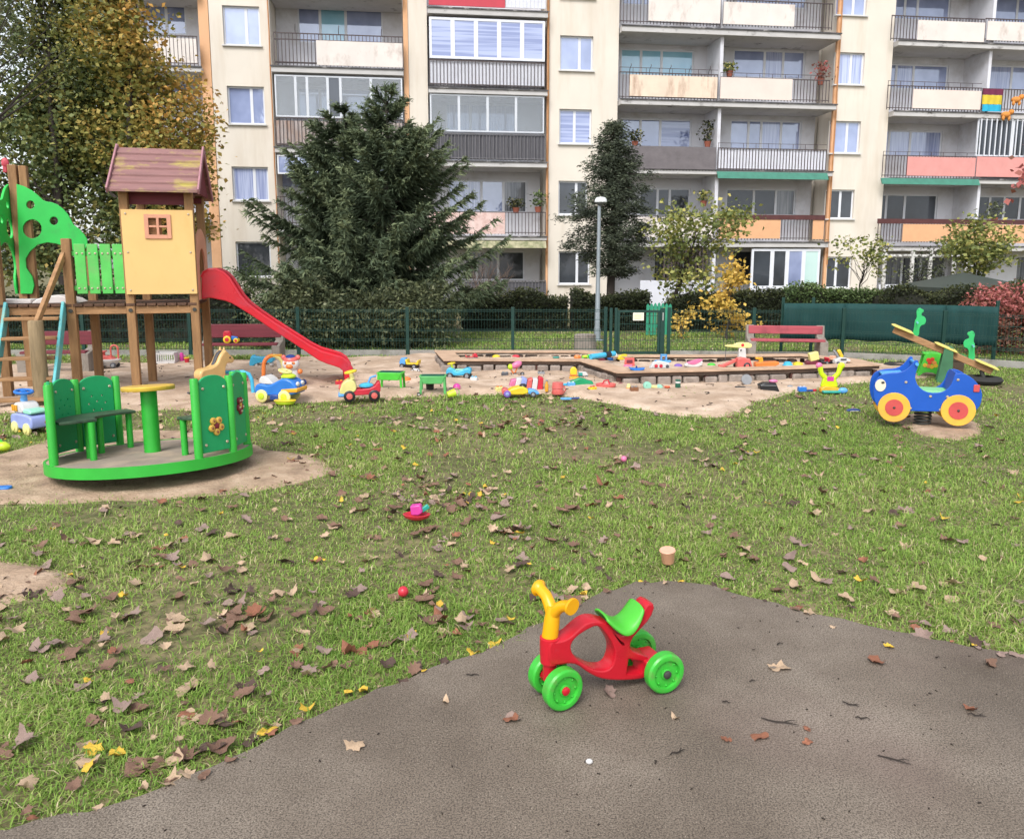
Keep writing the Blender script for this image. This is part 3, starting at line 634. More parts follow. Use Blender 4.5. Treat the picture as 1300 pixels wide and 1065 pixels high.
# --- dark cypress-like conifer by the lamp
def cypress(label, base, prof, seed, name='cypress_tree'):
    rs = np.random.RandomState(seed); r2 = random.Random(seed); root = thing(name, label, 'tree', base, 0)
    mb = MB(); h = prof[-1][0]; mb.tube([(0, 0, 0), (.03, 0, h*.4), (.06, 0, h*.75), (.1, 0, h)], [.13, .10, .05, .01], 8)
    PP = []; DD = []; LL = []; WW = []; RR = []
    for (z, rl, rr), (z1, rl1, rr1) in zip(prof, prof[1:]):
        n = int((z1-z)*40*(.5+rl+rr))
        for _ in range(n):
            t = r2.random(); zz = z+(z1-z)*t; az = r2.uniform(0, 2*math.pi); c = math.cos(az)
            lim = ((rl+(rl1-rl)*t) if c < 0 else (rr+(rr1-rr)*t))*(abs(c)*.75+.25)
            r = lim*r2.uniform(.3, 1.0)*(.76+.48*math.sin(zz*5.3+az*2)**2); p0 = np.array([math.cos(az)*r, math.sin(az)*r, zz+.12*r])
            if r2.random() < .22: mb.tube([(0.03, 0, zz-.1), tuple(p0*np.array([.5, .5, 1])+np.array([0, 0, .03])), tuple(p0)], [.02, .013, .004], 4, cap=False)
            m = 80; ph = rs.rand(m)*2*math.pi; out = np.array([math.cos(az), math.sin(az), 0])
            dv = out*.55+np.stack([np.cos(ph), np.sin(ph), -.15+.6*rs.rand(m)], 1)*.75+np.array([0, 0, -.05]); dv /= np.linalg.norm(dv, axis=1, keepdims=True)
            PP.append(p0+rs.normal(size=(m, 3))*np.array([.11, .11, .06])); DD.append(dv); LL.append(.05+.10*rs.rand(m)); WW.append(.008+.011*rs.rand(m)); RR.append(np.clip(rs.rand(m)*.5+r2.random()*.5, 0, 1))
    P, Dv, L, Wd, rn = (np.concatenate(a) for a in (PP, DD, LL, WW, RR)); V, F4, F3 = ribbons(P, Dv, L, Wd, rs, .3)
    npmesh('crown', V, [F4, F3], NEED2, np.repeat(rn, 5), root); mb.build('trunk', BARK_D, root, smooth=60); return root
cb = G(774, 408); kz = lambda y: D(774, y, cb.y).z; k = pxm(cb)
cypress('dark grey green conifer with ragged crown behind the street lamp', cb,
        [(kz(352), 30*k, 34*k), (kz(335), 52*k, 52*k), (kz(305), 56*k, 60*k), (kz(270), 50*k, 56*k), (kz(235), 40*k, 44*k), (kz(205), 34*k, 30*k), (kz(180), 16*k, 18*k), (kz(158), 3*k, 8*k)], 31)
# --- small trees and shrubs in the front gardens
broadleaf('small_tree', 'open crowned small tree with yellow green leaves left of the yellow shrub', 'tree', G(842, 418),
          [px_ell(885, 300, 62, 34, 20, 1.0), px_ell(850, 285, 30, 26, 20, .8), px_ell(920, 280, 36, 22, 20, .7), px_ell(870, 345, 45, 30, 20, .9)], 120, 24, .17, .11, L_OLIVE, .07, 41, limbs=26, gap=.55, gap_s=.5, bark=BARK_D)
broadleaf('yellow_shrub', 'upright shrub with golden yellow leaves behind the left end of the bench', 'shrub', G(922, 432),
          [px_ell(925, 350, 22, 24, 17.2, .4), px_ell(917, 385, 20, 20, 17.2, .4), px_ell(930, 408, 30, 16, 17.2, .4)], 60, 15, .1, .1, L_GOLD, .03, 42, limbs=22, gap=.5, gap_s=.4)
broadleaf('yellow_shrub', 'low shrub with a few yellow leaves just right of the garden gate', 'shrub', G(866, 432),
          [px_ell(868, 405, 16, 26, 17.2, .3)], 22, 10, .09, .085, L_GOLD, .02, 43, limbs=10, gap=.3)
broadleaf('small_tree', 'slim sapling with sparse yellow leaves in front of the right hand stair column', 'tree', G(1086, 408),
          [px_ell(1085, 325, 30, 22, 21.5, .6), px_ell(1070, 310, 10, 16, 21.5, .3), px_ell(1112, 325, 14, 26, 21.5, .4)], 46, 12, .12, .1, L_OLIVE, .04, 44, limbs=14, gap=.5, gap_s=.4)
broadleaf('small_tree', 'rounded yellow green tree above the dark gazebo roof', 'tree', G(1236, 402),
          [px_ell(1245, 305, 42, 28, 23, 1.0), px_ell(1250, 335, 30, 20, 23, .8), px_ell(1212, 312, 18, 14, 23, .5)], 95, 26, .17, .12, L_OLIVE, .06, 45, limbs=22, gap=.5, gap_s=.5)
broadleaf('red_leaved_tree', 'red leaved branch reaching in at the right edge high above the red bush', 'tree', G(1480, 452),
          [px_ell(1318, 225, 26, 22, 14, .4), px_ell(1400, 150, 80, 60, 14, .9)], 60, 14, .14, .12, L_RED, .08, 46, limbs=24, gap=.3)
broadleaf('climbing_plant', 'thin vine with small leaves climbing the white trellis', 'climber', G(1150, 398),
          [px_ell(1135, 335, 18, 30, 25, .25), px_ell(1185, 330, 24, 30, 25, .25), px_ell(1165, 350, 45, 14, 25, .3)], 40, 14, .14, .085, L_GREYG, .03, 47, limbs=30, gap=.4)
def bare_shrub(label, base, spread, h, n, seed, r=.018):
    rs = random.Random(seed); root = thing('bare_shrub', label, 'shrub', base, 0); mb = MB()
    def grow(p, d, L, r, lev):
        q = [p]; dd = Vector(d)
        for _ in range(3):
            dd = (dd+Vector((rs.uniform(-.3, .3), rs.uniform(-.3, .3), rs.uniform(-.1, .2)))).normalized(); q.append(q[-1]+dd*L/3)
        mb.tube(q, [r, r*.85, r*.7, r*.5], 4, cap=False)
        if lev:
            for _ in range(3):
                s = q[rs.choice((1, 2, 3))]; grow(s, (dd+Vector((rs.uniform(-.9, .9), rs.uniform(-.9, .9), rs.uniform(-.3, .6)))).normalized(), L*.62, r*.6, lev-1)
    for _ in range(n):
        a = rs.uniform(0, 6.28); grow(Vector((rs.uniform(-.08, .08), rs.uniform(-.08, .08), 0)), Vector((math.cos(a)*spread, math.sin(a)*spread, 1)).normalized(), h*.5, r, 3)
    mb.build('branches_or_core', TWIG, root, smooth=0); return root
bare_shrub('leafless brown shrub in front of the ground floor balcony beside the spruce', G(604, 408), .55, 2.0, 9, 51)
bare_shrub('small leafless shrub at the foot of the open crowned tree', G(862, 410), .7, 1.3, 7, 52)
# --- hedges
HEDGE_SHADE = M('hedge_inner_shade', '1d1e14', .95, .4, 8, .8, 14)  # dark of the hedge interior, shade put into the colour
def hedge(label, x0, x1, ytop, ybase, thick, seed, mat=L_HEDGE, n=5200, size=.062, lump=.12, Y=None, name='hedge'):
    rs = np.random.RandomState(seed); a, b = G(x0, ybase), G(x1, ybase)
    L = (b-a).length; ang = math.atan2(b.y-a.y, b.x-a.x); h = D((x0+x1)/2, ytop, (a.y+b.y)/2).z
    root = thing(name, label, 'hedge', a, ang)
    def bulge(x, z): return lump*(vnoise(x, z*1.3, .55, seed)-.4)*2
    top = lambda x: h+lump*1.1*(vnoise(x, x*0, .8, seed+1)-.5)*2
    nf = int(n*.6); x = rs.rand(nf)*L; z = rs.rand(nf)**.8*top(x); y = -bulge(x, z)-.03+.1*rs.rand(nf)+.12*np.clip((z/h-.8)/.2, 0, 1)**2
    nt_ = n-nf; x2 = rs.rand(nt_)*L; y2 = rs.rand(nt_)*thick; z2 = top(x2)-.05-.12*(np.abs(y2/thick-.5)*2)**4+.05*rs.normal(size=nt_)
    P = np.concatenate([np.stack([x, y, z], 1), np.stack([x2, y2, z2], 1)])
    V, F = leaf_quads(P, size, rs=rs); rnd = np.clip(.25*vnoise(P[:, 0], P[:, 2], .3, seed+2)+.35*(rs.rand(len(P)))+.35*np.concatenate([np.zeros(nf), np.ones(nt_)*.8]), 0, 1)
    npmesh('foliage', V, [F], mat, np.repeat(rnd, 4), root)
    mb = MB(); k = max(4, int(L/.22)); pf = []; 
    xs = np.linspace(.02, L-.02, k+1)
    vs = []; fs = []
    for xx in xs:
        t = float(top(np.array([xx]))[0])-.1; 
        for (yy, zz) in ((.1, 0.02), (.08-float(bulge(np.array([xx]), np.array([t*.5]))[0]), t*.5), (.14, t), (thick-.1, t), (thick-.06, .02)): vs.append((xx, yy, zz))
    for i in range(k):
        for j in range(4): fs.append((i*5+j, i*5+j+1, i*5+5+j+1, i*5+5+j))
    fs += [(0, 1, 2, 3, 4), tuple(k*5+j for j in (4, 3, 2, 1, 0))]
    mb.add(vs, fs); mb.build('branches_or_core', HEDGE_SHADE, root); return root  # solid filler core behind the leaves, coloured dark as inner shade
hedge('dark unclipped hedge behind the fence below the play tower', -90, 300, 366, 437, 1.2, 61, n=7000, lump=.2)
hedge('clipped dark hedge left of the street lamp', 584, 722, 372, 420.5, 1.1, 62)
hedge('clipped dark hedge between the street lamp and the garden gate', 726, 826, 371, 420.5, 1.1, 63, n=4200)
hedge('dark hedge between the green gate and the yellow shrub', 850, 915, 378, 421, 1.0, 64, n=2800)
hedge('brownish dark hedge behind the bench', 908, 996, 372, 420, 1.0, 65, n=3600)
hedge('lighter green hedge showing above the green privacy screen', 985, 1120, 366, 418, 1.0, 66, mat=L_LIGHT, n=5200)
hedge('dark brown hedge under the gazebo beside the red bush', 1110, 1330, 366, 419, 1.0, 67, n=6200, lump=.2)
broadleaf('rounded_bush', 'round dark green bush by the dark doorway of the block', 'shrub', G(318, 412), [px_ell(318, 358, 30, 22, 20.5, .5), px_ell(322, 385, 34, 25, 20.5, .5)], 90, 26, .12, .06, L_LIGHT, .03, 71, limbs=8, gap=.2)
for i, (lab, cx, sd) in enumerate((('spreading viburnum bush behind the fence beside the slide', 375, 72), ('arching viburnum bush behind the fence below the taller spruce', 520, 73), ('low viburnum bush behind the fence between its two larger neighbours', 450, 74))):
    e = [px_ell(cx, 408, 66, 38, 15.5, .6), px_ell(cx+6, 378, 50, 24, 15.8, .6)] if i < 2 else [px_ell(cx, 408, 44, 36, 15.5, .55)]
    broadleaf('viburnum_bush', lab, 'shrub', G(cx, 442), e, 250 if i < 2 else 150, 30, .13, .1, L_VIB, .03, sd, limbs=26, gap=.35, gap_s=.4, asp=.42, droop=.5, group='viburnum bushes behind the fence', bark=TWIG)
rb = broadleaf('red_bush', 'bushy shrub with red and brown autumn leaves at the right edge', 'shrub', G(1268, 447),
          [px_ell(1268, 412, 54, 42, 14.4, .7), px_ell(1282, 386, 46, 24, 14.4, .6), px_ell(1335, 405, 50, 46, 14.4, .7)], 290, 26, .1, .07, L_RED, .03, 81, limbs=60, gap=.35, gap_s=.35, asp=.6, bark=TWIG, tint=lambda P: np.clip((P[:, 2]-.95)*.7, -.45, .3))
# ------------------------------------------------------------------ playground
def plane(loc, rz, off=0.0):
    t, n = Vector((math.cos(rz), math.sin(rz), 0)), Vector((-math.sin(rz), math.cos(rz), 0)); loc = Vector(loc)
    def f(px, py):
        d = ray(px, py); k = (off-(C0-loc).dot(n))/d.dot(n); p = C0+d*k
        return ((p-loc).dot(t), p.z-loc.z)
    return f
def wood(name, c, dirt='6a4a30', sx=(1, 1, 1)):
    return M(name, c, .75, .22, 5, .35, 30, stretch=sx, dirt=dirt, dscale=4, dstretch=sx, damt=(.5, .85))
WV = wood('wood_post', '94704b', sx=(4, 4, .5)); WH = wood('wood_board', '9d7752', sx=(.5, 4, 4)); WDK = wood('wood_dark', '5a4030', '352820', (4, 4, .6)); LOG = wood('wood_log', '8a7658', '56472f', (4, 4, .5))
GRN = M('green_hdpe', '2fb84e', .45, .08, 4, .05, 50, dirt='3c9a4c', dscale=5, damt=(.55, .9)); GRN_D = M('green_panel_teal', '179a5c', .5, .1, 4, .05, 50, dirt='2c7a50', dscale=4, damt=(.6, .95)); GRN_L = M('green_slats', '55b955', .6, .12, 5, .1, 40, dirt='6fa860', dscale=4)
GRN_P = M('green_painted_steel', '2fa335', .45, .1, 5, .05, 50, dirt='4d5a30', dscale=7, damt=(.66, .9)); BOLT = M('bolt_head', 'b9aa94', .4, .15, 9, metal=.5); BOLTD = M('dark_bolt', '3a3a36', .5, .1, 9)
RED_S = M('red_slide', 'c01a2a', .3, .08, 3, .02, 30, dirt='b03040', dscale=4, spec=.5); MRN = M('maroon_paint', '6d2c35', .6, .15, 5, .2, 30, stretch=(.5, 4, 4)); PINKW = M('faded_red_boards', '86625f', .75, .15, 5, .3, 30, stretch=(.5, 4, 4), dirt='a89a4e', dscale=3.2, dstretch=(.6, 1, 1), damt=(.55, .7)); FASC = M('faded_fascia', 'a0737a', .7, .15, 6)
CYAN = M('cyan_paint', '5fb0b5', .6, .12, 6, .2, 30, dirt='8ab0a0', dscale=5); YPLY = M('yellow_board', 'd9b273', .6, .05, 2, .05, 20, dirt='cfa25e', dscale=2, dstretch=(1, 1, .3)); PEACHB = M('peach_board', 'c98f74', .6, .08, 4)
# --- play tower
TW = Vector((-4.03, 9.97, 0)); TR = R(14)
tw = thing('play_tower', 'wooden play tower with red plank roof, yellow front board and red slide', 'play tower', TW, TR)
fr, fr2, rear = plane(TW, TR, 0), plane(TW, TR, -.075), plane(TW, TR, .95)
zpl = fr(165, 385)[1]; ze = fr(250, 247)[1]; XL = (.03, -.71, -1.38, -2.15)
def post(x, y, z, w=.1, mat=WV): 
    mb = MB(); mb.bb(x-w/2, x+w/2, y-w/2, y+w/2, 0, z); return mb.build('post', mat, tw, bevel=.008)
for x in XL[:2]:
    for y in (0, 1.0): post(x, y, ze+.05)
    
post(XL[2], 0, fr(82, 303)[1]); post(XL[2], 1.0, fr(100, 309)[1]-.02); post(XL[3], 0, fr(0, 300)[1])
zt = rear(15, 209)[1]
post(XL[3]-.05, 1.0, zt); post(XL[3]+.07, 1.0, zt-.01, .09)
mb = MB()
for y in (0, 1.0): mb = MB(); mb.bb(-2.3, .07, y-.03, y+.03, zpl-.13, zpl-.035); mb.build('platform_beam', WH, tw, bevel=.006)
mb = MB(); n = 20
for i in range(n): x = -2.3+2.37*i/n; mb.bb(x, x+2.37/n-.014, -.055, 1.05, zpl-.033, zpl)
mb.build('platform_deck', WDK, tw, bevel=.004)
for x in XL[:3]:
    mb = MB(); mb.cyl((x, -.052, zpl-.085), (x, -.062, zpl-.085), .024); mb.build('bolt', BOLTD, tw)
# roof
ez, rz_ = plane(TW, TR, -.2)(190, 244)[1], plane(TW, TR, .5)(200, 189.5)[1]
xl, xr = plane(TW, TR, -.2)(137, 243)[0], plane(TW, TR, -.2)(250.5, 243)[0]
roof = MB(); sl_ = Vector((0, .7, rz_-ez)); L = sl_.length; ang = math.atan2(sl_.z, sl_.y)
for i in range(6):
    a, b = i/6, (i+1)/6
    for sgn in (1, -1):
        y0, y1 = (-.2+.7*a, -.2+.7*b) if sgn == 1 else (1.2-.7*a, 1.2-.7*b); z0, z1 = ez+(rz_-ez)*a, ez+(rz_-ez)*b-.012
        k = .018
        roof.add([(xl, y0, z0), (xr, y0, z0), (xr, y1, z1), (xl, y1, z1), (xl, y0, z0+.03), (xr, y0, z0+.03), (xr, y1, z1+k), (xl, y1, z1+k)], [(0, 3, 2, 1), (4, 5, 6, 7), (0, 1, 5, 4), (2, 3, 7, 6), (1, 2, 6, 5), (0, 4, 7, 3)])
rf = roof.build('roof', PINKW, tw, bevel=.003)
mb = MB()
for x in (xl-.012, xr+.012):
    for y in (-.21, 1.21): mb = MB(); mb.beam((x, y, ez+.012), (x, .5, rz_+.02), .022, .075); mb.build('fascia_board', FASC, rf, bevel=.004)
for x in (xr-.06, xl+.035): mb = MB(); mb.prism([(-.12, ez+.03), (1.12, ez+.03), (.5, rz_-.05)], 'x', x, x+.025); mb.build('gable', MRN, rf)
for a in ((.055, .08, -.13), (.92, .945, -.05)): mb = MB(); mb.bb(XL[1]-.03, .06, a[0], a[1], ez+a[2], ez+.02); mb.build('roof_beam', MRN, tw)
# front board with a little barred window
q = lambda x, y: fr2(x, y)
ul, ur = q(157, 320)[0], q(247.5, 320)[0]; zb, zt2 = q(205, 373.5)[1], q(200, 266.5)[1]
h0, h1, hz0, hz1 = q(186, 290)[0], q(215.5, 290)[0], q(200, 301)[1], q(200, 274.5)[1]
fb = plate('front_board', [(ul, zb), (ur, zb), (ur, zt2), (ul, zt2)], [[(h0, hz0), (h1, hz0), (h1, hz1), (h0, hz1)]], .03, YPLY, tw, loc=(0, -.07, 0))
mb = MB(); y0, y1 = -.1, -.06
for a in ((h0-.02, h0+.025, hz0-.02, hz1+.02), (h1-.025, h1+.02, hz0-.02, hz1+.02), (h0+.025, h1-.025, hz1-.025, hz1+.02), (h0+.025, h1-.025, hz0-.02, hz0+.025), ((h0+h1)/2-.014, (h0+h1)/2+.014, hz0+.025, hz1-.025)): mb.bb(a[0], a[1], y0, y1, a[2], a[3])
mb.bb(h0+.025, h1-.025, y0+.006, y1-.006, (hz0+hz1)/2-.012, (hz0+hz1)/2+.012); mb.build('window_frame', PEACHB, tw, bevel=.003)
mb = MB(); mb.bb(h0-.05, (h0+h1)/2+.035, -.035, -.02, hz0-.03, hz1+.03); mb.build('window_shutter', WH, tw)
bolts(fb, [(x, -.018, z) for (x, z) in ((ul+.05, zt2-.05), (ur-.05, zt2-.05), (ul+.05, zb+.05), (ur-.05, zb+.05), (ul+.05, (zb+zt2)/2), (ur-.05, (zb+zt2)/2))], (.014, .008, .014), BOLT)
# arched side board toward the slide
ar = [(.0, zpl+.03), (.0, zpl+.55)]+arc(.5, zpl+.55, .5, 180, 0, 14, .38)[1:-1]+[(1.0, zpl+.55), (1.0, zpl+.03)]
hole = [(.2, zpl+.06), (.2, zpl+.42)]+arc(.5, zpl+.42, .3, 180, 0, 12, .26)[1:-1]+[(.8, zpl+.42), (.8, zpl+.06)]
plate('arched_side_board', ar, [hole], .025, PEACHB, tw, plane='yz', loc=(.075, 0, 0))
# bridge slats
z0, z1 = fr(120, 373)[1], fr(120, 310)[1]
for z in (fr(120, 366)[1], fr(120, 322)[1]): rl = MB(); rl.bb(XL[2]+.05, XL[1]-.05, -.012, .03, z-.03, z+.03); rl.build('slat_rail', GRN_L, tw, bevel=.004)
a, b = XL[2]+.075, XL[1]-.03; n = 4
for i in range(n):
    w_ = (b-a)/n; mb = MB(); x = a+w_*(i+.5); mb.bb(x-w_*.42, x+w_*.42, -.045, -.015, z0, z1); o = mb.build('slat', GRN_L, tw, bevel=.006)
    bolts(o, [(x+w_*dx, -.046, fr(120, y)[1]) for dx in (-.22, .22) for y in (366, 322)], (.014, .01, .014), BOLT)
# tree shaped boards at the rear and at the left side
pr = lambda pts: [rear(x, y) for x, y in pts]
outl = pr([(22, 234), (30.5, 236.6), (40.3, 241.5), (48.8, 248.2), (55, 254.3), (59.8, 256.4), (66, 257.1), (73.3, 259.8), (80.6, 265.3), (86.7, 272), (91, 279.4), (94, 285.5), (101.3, 291), (108, 298.3), (111.5, 304), (112, 311), (108, 318), (98, 319), (88, 317), (80, 312), (72, 309.5), (61, 308), (48.8, 311), (39, 319.7), (33.6, 329), (34.5, 340), (42, 351), (44.5, 362), (42, 373), (27, 373)])
k = pxm(Vector((-6.3, 10.4, 1.6)))
hl = [[rear(x+r*c, y+r*s) for c, s in circ(0, 0, 1, 20)] for x, y, r in ((39.7, 260.4, 5.2), (42, 291, 12), (69.4, 280.8, 5.3))]
plate('tree_shaped_board', outl, hl, .03, GRN, tw, loc=(0, .93, 0), bevel=.005)
u0 = outl[0][0]
side = [(1.0-(u-u0)*.95, z) for u, z in outl]; hs_ = [[(1.0-(u-u0)*.95, z) for u, z in h] for h in hl]
plate('tree_shaped_board', side, hs_, .03, GRN, tw, plane='yz', loc=(XL[3]-.12, 0, 0), bevel=.005)
# stairs
def tread_pt(t): return (-.06-.72*t, zpl*(1-t))
for x in (-1.45, -2.07):
    mb = MB(); mb.beam((x, -.03, zpl+.0), (x, -.80, .0), .035, .13); mb.build('stair_stringer', CYAN, tw, bevel=.008)
for i in range(5):
    t = .14+.19*i; y, z = tread_pt(t); mb = MB(); mb.bb(-2.05, -1.47, y-.09, y+.06, z-.018, z+.018); mb.build('stair_tread', WH, tw, bevel=.006)
zn = D(47, 407, 8.98).z
for x in (-1.6, -2.34):
    mb = MB(); mb.lathe([(.085, 0), (.083, zn*.5), (.08, zn-.015), (.07, zn)], (x, -.62, 0), n=14); mb.build('newel_post', LOG, tw)
    mb = MB(); mb.beam((x+.01, -.6, zn-.02), (x+.19, -.02, fr(72, 322)[1]), .05, .065); mb.build('handrail', WH, tw, bevel=.006)
# the red slide
near = plane(TW, TR, .22)
top = [near(x, y) for x, y in ((256, 352), (259, 346), (266, 342.5), (274, 342.5), (283, 346.5), (290, 353), (297, 364), (305, 376.5), (314, 386.5), (330, 398.5), (350, 412), (372, 426), (394, 440), (408, 447), (424, 451.5), (434, 454.5), (441, 459), (446, 467), (447.5, 488))]
low = [near(x, y) for x, y in ((256, 380), (266, 378), (276, 380), (286, 382), (294, 385), (301, 389), (309, 394), (318, 399.5), (332, 409), (348, 420), (370, 434), (390, 447.5), (404, 457), (414, 461.5), (424, 464.5), (431, 467), (435, 470.5), (437, 477), (437.5, 488))]
sld = []
for nm, y0, y1 in (('slide_side', .20, .235), ('slide_side', .745, .78)):
    mb = MB(); mb.prism(top+low[::-1], 'y', y0, y1); mb.build(nm, RED_S, tw, bevel=.012, seg=3)
bed = [(a[0]*.45+b[0]*.55, a[1]*.45+b[1]*.55) for a, b in zip(top, low)]; bed2 = [(a[0]*.25+b[0]*.75, a[1]*.25+b[1]*.75) for a, b in zip(top, low)]
bed[0] = (top[0][0], zpl+.02); 
mb = MB(); mb.prism(bed+bed2[::-1], 'y', .233, .747); mb.build('slide_bed', RED_S, tw)
mb = MB(); mb.tube([(p[0], .218, p[1]) for p in top], .022, 8); mb.tube([(p[0], .762, p[1]) for p in top], .022, 8); mb.build('slide_rim', RED_S, tw)
mb = MB(); mb.ball((XL[3]-.13, 1.0, zt+.02), (.05, .03, .07), 10); mb.bb(XL[3]-.16, XL[3]-.11, .98, 1.02, zt-.1, zt-.02); mb.build('post_cap', M('red_cap', 'b5434f', .5), tw, bevel=.01)
SHEET = M('white_sheet', 'c9c2be', .6, .06, 4)
p = rear(95, 380); sh = MB(); sh.prism([(p[0]-.26, 0), (p[0]-.2, .05), (p[0]-.08, .09), (p[0]+.06, .09), (p[0]+.2, .05), (p[0]+.27, 0)], 'y', .1, .55)
s = sh.build('plastic_sheet', SHEET, None, bevel=.01); s.location = TW+Vector((0, 0, zpl+.004)); s.rotation_euler.z = TR; tag(s, 'crumpled white plastic sheet lying on the tower deck beside the green slats', 'sheet')
p = rear(44, 380); sh = MB(); sh.bb(p[0]-.22, p[0]+.22, .1, .4, 0, .05); s = sh.build('white_board', SHEET, None, bevel=.008); s.location = TW+Vector((0, 0, zpl+.004)); s.rotation_euler.z = TR; tag(s, 'flat white board lying on the tower deck at the head of the steps', 'board')
# --- merry-go-round
CC = G(194, 573.5, .155); cr = thing('merry_go_round', 'green tilted merry-go-round with bench, panels and yellow topped table', 'merry-go-round', (CC.x, CC.y, .155), 0, rot=(R(-5), R(-.2), R(24.5)), scale=.905)
RC = .835
mb = MB(); mb.lathe([(0, -.03), (RC-.012, -.03), (RC-.012, 0), (0, .001)], n=64); mb.build('deck', M('deck_sandy_plywood', '8d8073', .9, .15, 4, .2, 60, dirt='b09a84', dscale=3, damt=(.45, .7)), cr)
mb = MB(); mb.lathe([(RC-.014, -.085), (RC+.006, -.085), (RC+.006, .004), (RC-.014, .004), (RC-.014, -.085)], n=64); mb.build('rim', GRN_P, cr)
mb = MB(); mb.cyl((0, 0, -.032), (0, 0, -.155), .12, .16); mb.lathe([(.7, -.05), (.7, -.032), (.0, -.031)], n=32); 
for k in range(3): mb.bb(-.75+.0, .75, -.02+.0, .02, -.07, -.033) if k == 0 else mb.box((0, 0, -.052), (1.5, .04, .036), R(60*k))
mb.build('axle', BOLTD, cr)
rp = .795; PH = .66
def cp(a, r=rp): return Vector((r*math.cos(R(a)), r*math.sin(R(a)), 0))
posts = [203, 168, 140, 111, -64, -37, -6, 22]
for a in posts:
    p = cp(a); mb = MB(); mb.lathe([(.034, 0), (.034, PH-.01), (.028, PH)], p, n=14); mb.build('post', GRN_P, cr)
def cpanel(a0, a1, name='panel', mat=GRN_D, dots=0, flower=None):
    p0, p1 = cp(a0), cp(a1); v = p1-p0; w_ = v.length; mid = (p0+p1)/2; ang = math.atan2(v.y, v.x)
    h = w_/2-.037; ol = [(-h, .035), (h, .035), (h, PH-.06)]+arc(0, PH-.06, h, 0, 180, 14, .078)[1:-1]+[(-h, PH-.06)]
    hd = [circ(x*.05, .44+y*.05, .008, 8) for x, y in ((-1, 1), (1, 1), (0, 0), (-1.6, -.4), (1.6, -.4), (-.8, -1.6), (.8, -1.6))] if dots else []
    o = plate('panel', ol, hd, .024, mat, cr, loc=mid, rot=(0, 0, ang), bevel=.005)
    bolts(o, [(x, s*.014, z) for x in (-h+.035, h-.035) for z in (.1, PH-.09) for s in (-1, 1)], (.014, .01, .014), BOLT)
    return o, h
FY = M('flower_yellow', 'cfa54a', .5, .1, 6); FR_ = M('flower_red', '7c2430', .5, .1, 6); FC = M('flower_cone', '7a4a30', .6)
def flower(o, z, col, ctr, s):
    m1 = MB(); m2 = []; m3 = MB()
    for k in range(5):
        a = R(90+72*k+36); x, zz = .052*math.cos(a), z+.052*math.sin(a); m1.lathe([(0, 0), (.03, 0), (.03, .014*s), (.022, .02*s), (0, .02*s)], (x, s*.014, zz), 'y', 14); m2.append((x, s*.034, zz))
    m3.lathe([(0, 0), (.024, 0), (.024, .018*s), (0, .024*s)], (0, s*.014, z), 'y', 14)
    f = m1.build('flower', col, o); bolts(f, m2, (.011, .012, .011), FC if col is FY else BOLT); m3.build('flower_centre', ctr, f)
o1, _ = cpanel(203, 168); flower(o1, .3, FY, FR_, 1); cpanel(168, 140, dots=1); cpanel(140, 111, dots=1)
o2, _ = cpanel(-64, -37); flower(o2, .25, FY, FR_, -1); o3, _ = cpanel(-37, -6); flower(o3, .38, FR_, FY, -1); o4, _ = cpanel(-6, 22); flower(o4, .3, FY, FR_, -1)
BSEAT = M('bench_weathered_green', '3f5740', .55, .2, 6, .2, 30, dirt='27382b', dscale=5)
def cbench(angs, r0, r1, z):
    pts = [tuple(cp(a, r1)[:2]) for a in angs]+[tuple(cp(a, r0)[:2]) for a in angs[::-1]]
    mb = MB(); mb.prism(pts, 'z', z-.025, z); mb.build('bench_seat', BSEAT, cr, bevel=.006)
cbench((203, 187, 168, 152, 137, 122, 106), .44, .735, .345); cbench((-62, -50, -36, -22, -10), .44, .73, .33)
for a, r in ((203, .49), (185, .49), (150, .48), (112, .50), (-58, .48), (-14, .48)):
    mb = MB(); mb.cyl(cp(a, r), cp(a, r)+Vector((0, 0, .32 if a > 0 else .304)), .028, n=12); mb.build('bench_leg', GRN_P, cr)
mb = MB(); mb.lathe([(.068, 0), (.068, .548)], n=24); mb.build('table_post', GRN_P, cr)
mb = MB(); mb.lathe([(0, .55), (.215, .55), (.22, .56), (.22, .58), (.214, .588), (0, .589)], n=40); mb.build('table_top', M('table_yellow', 'c9a83c', .5, .12, 5, .1, 30, dirt='b98f55', dscale=3), cr)
# --- four wheeled ride-on in the foreground
PF, PR_ = Vector((.161, 2.752, 0)), Vector((.545, 2.905, 0)); bang = math.atan2(PR_.y-PF.y, PR_.x-PF.x)
PR0, ZG = R(0), .026
bk = thing('ride_on_bike', 'red four wheeled ride-on bike with green wheels and yellow handlebar', 'ride-on toy', (PF.x, PF.y, ZG), bang)
bpl = plane((PF.x, PF.y, ZG), bang, -.035); bz = lambda x, y: bpl(640+x/5, 720+y/5)
RED_B = M('red_toy_plastic', 'b51626', .3, .1, 9, .03, 90, spec=.5, dirt='a8404a', dscale=14, damt=(.6, .85)); GRN_B = M('green_toy_plastic', '3aae38', .34, .1, 9, .04, 90, dirt='6a7a4a', dscale=16, damt=(.5, .8)); YEL_B = M('yellow_toy_plastic', 'e0a012', .3, .05, 6, .02, 60); LIME = M('seat_green', '4aaf35', .4, .05, 6)
outer = smoothpoly([bz(*p) for p in ((278, 468), (350, 468), (410, 446), (460, 400), (510, 358), (555, 338), (605, 338), (655, 354), (700, 402), (745, 432), (790, 420), (835, 370), (872, 300), (908, 222), (962, 236), (930, 325), (860, 400), (806, 462), (800, 520), (850, 548), (930, 572), (935, 640), (900, 706), (800, 716), (690, 718), (600, 704), (525, 664), (466, 618), (410, 610), (350, 622), (284, 622))], 1)
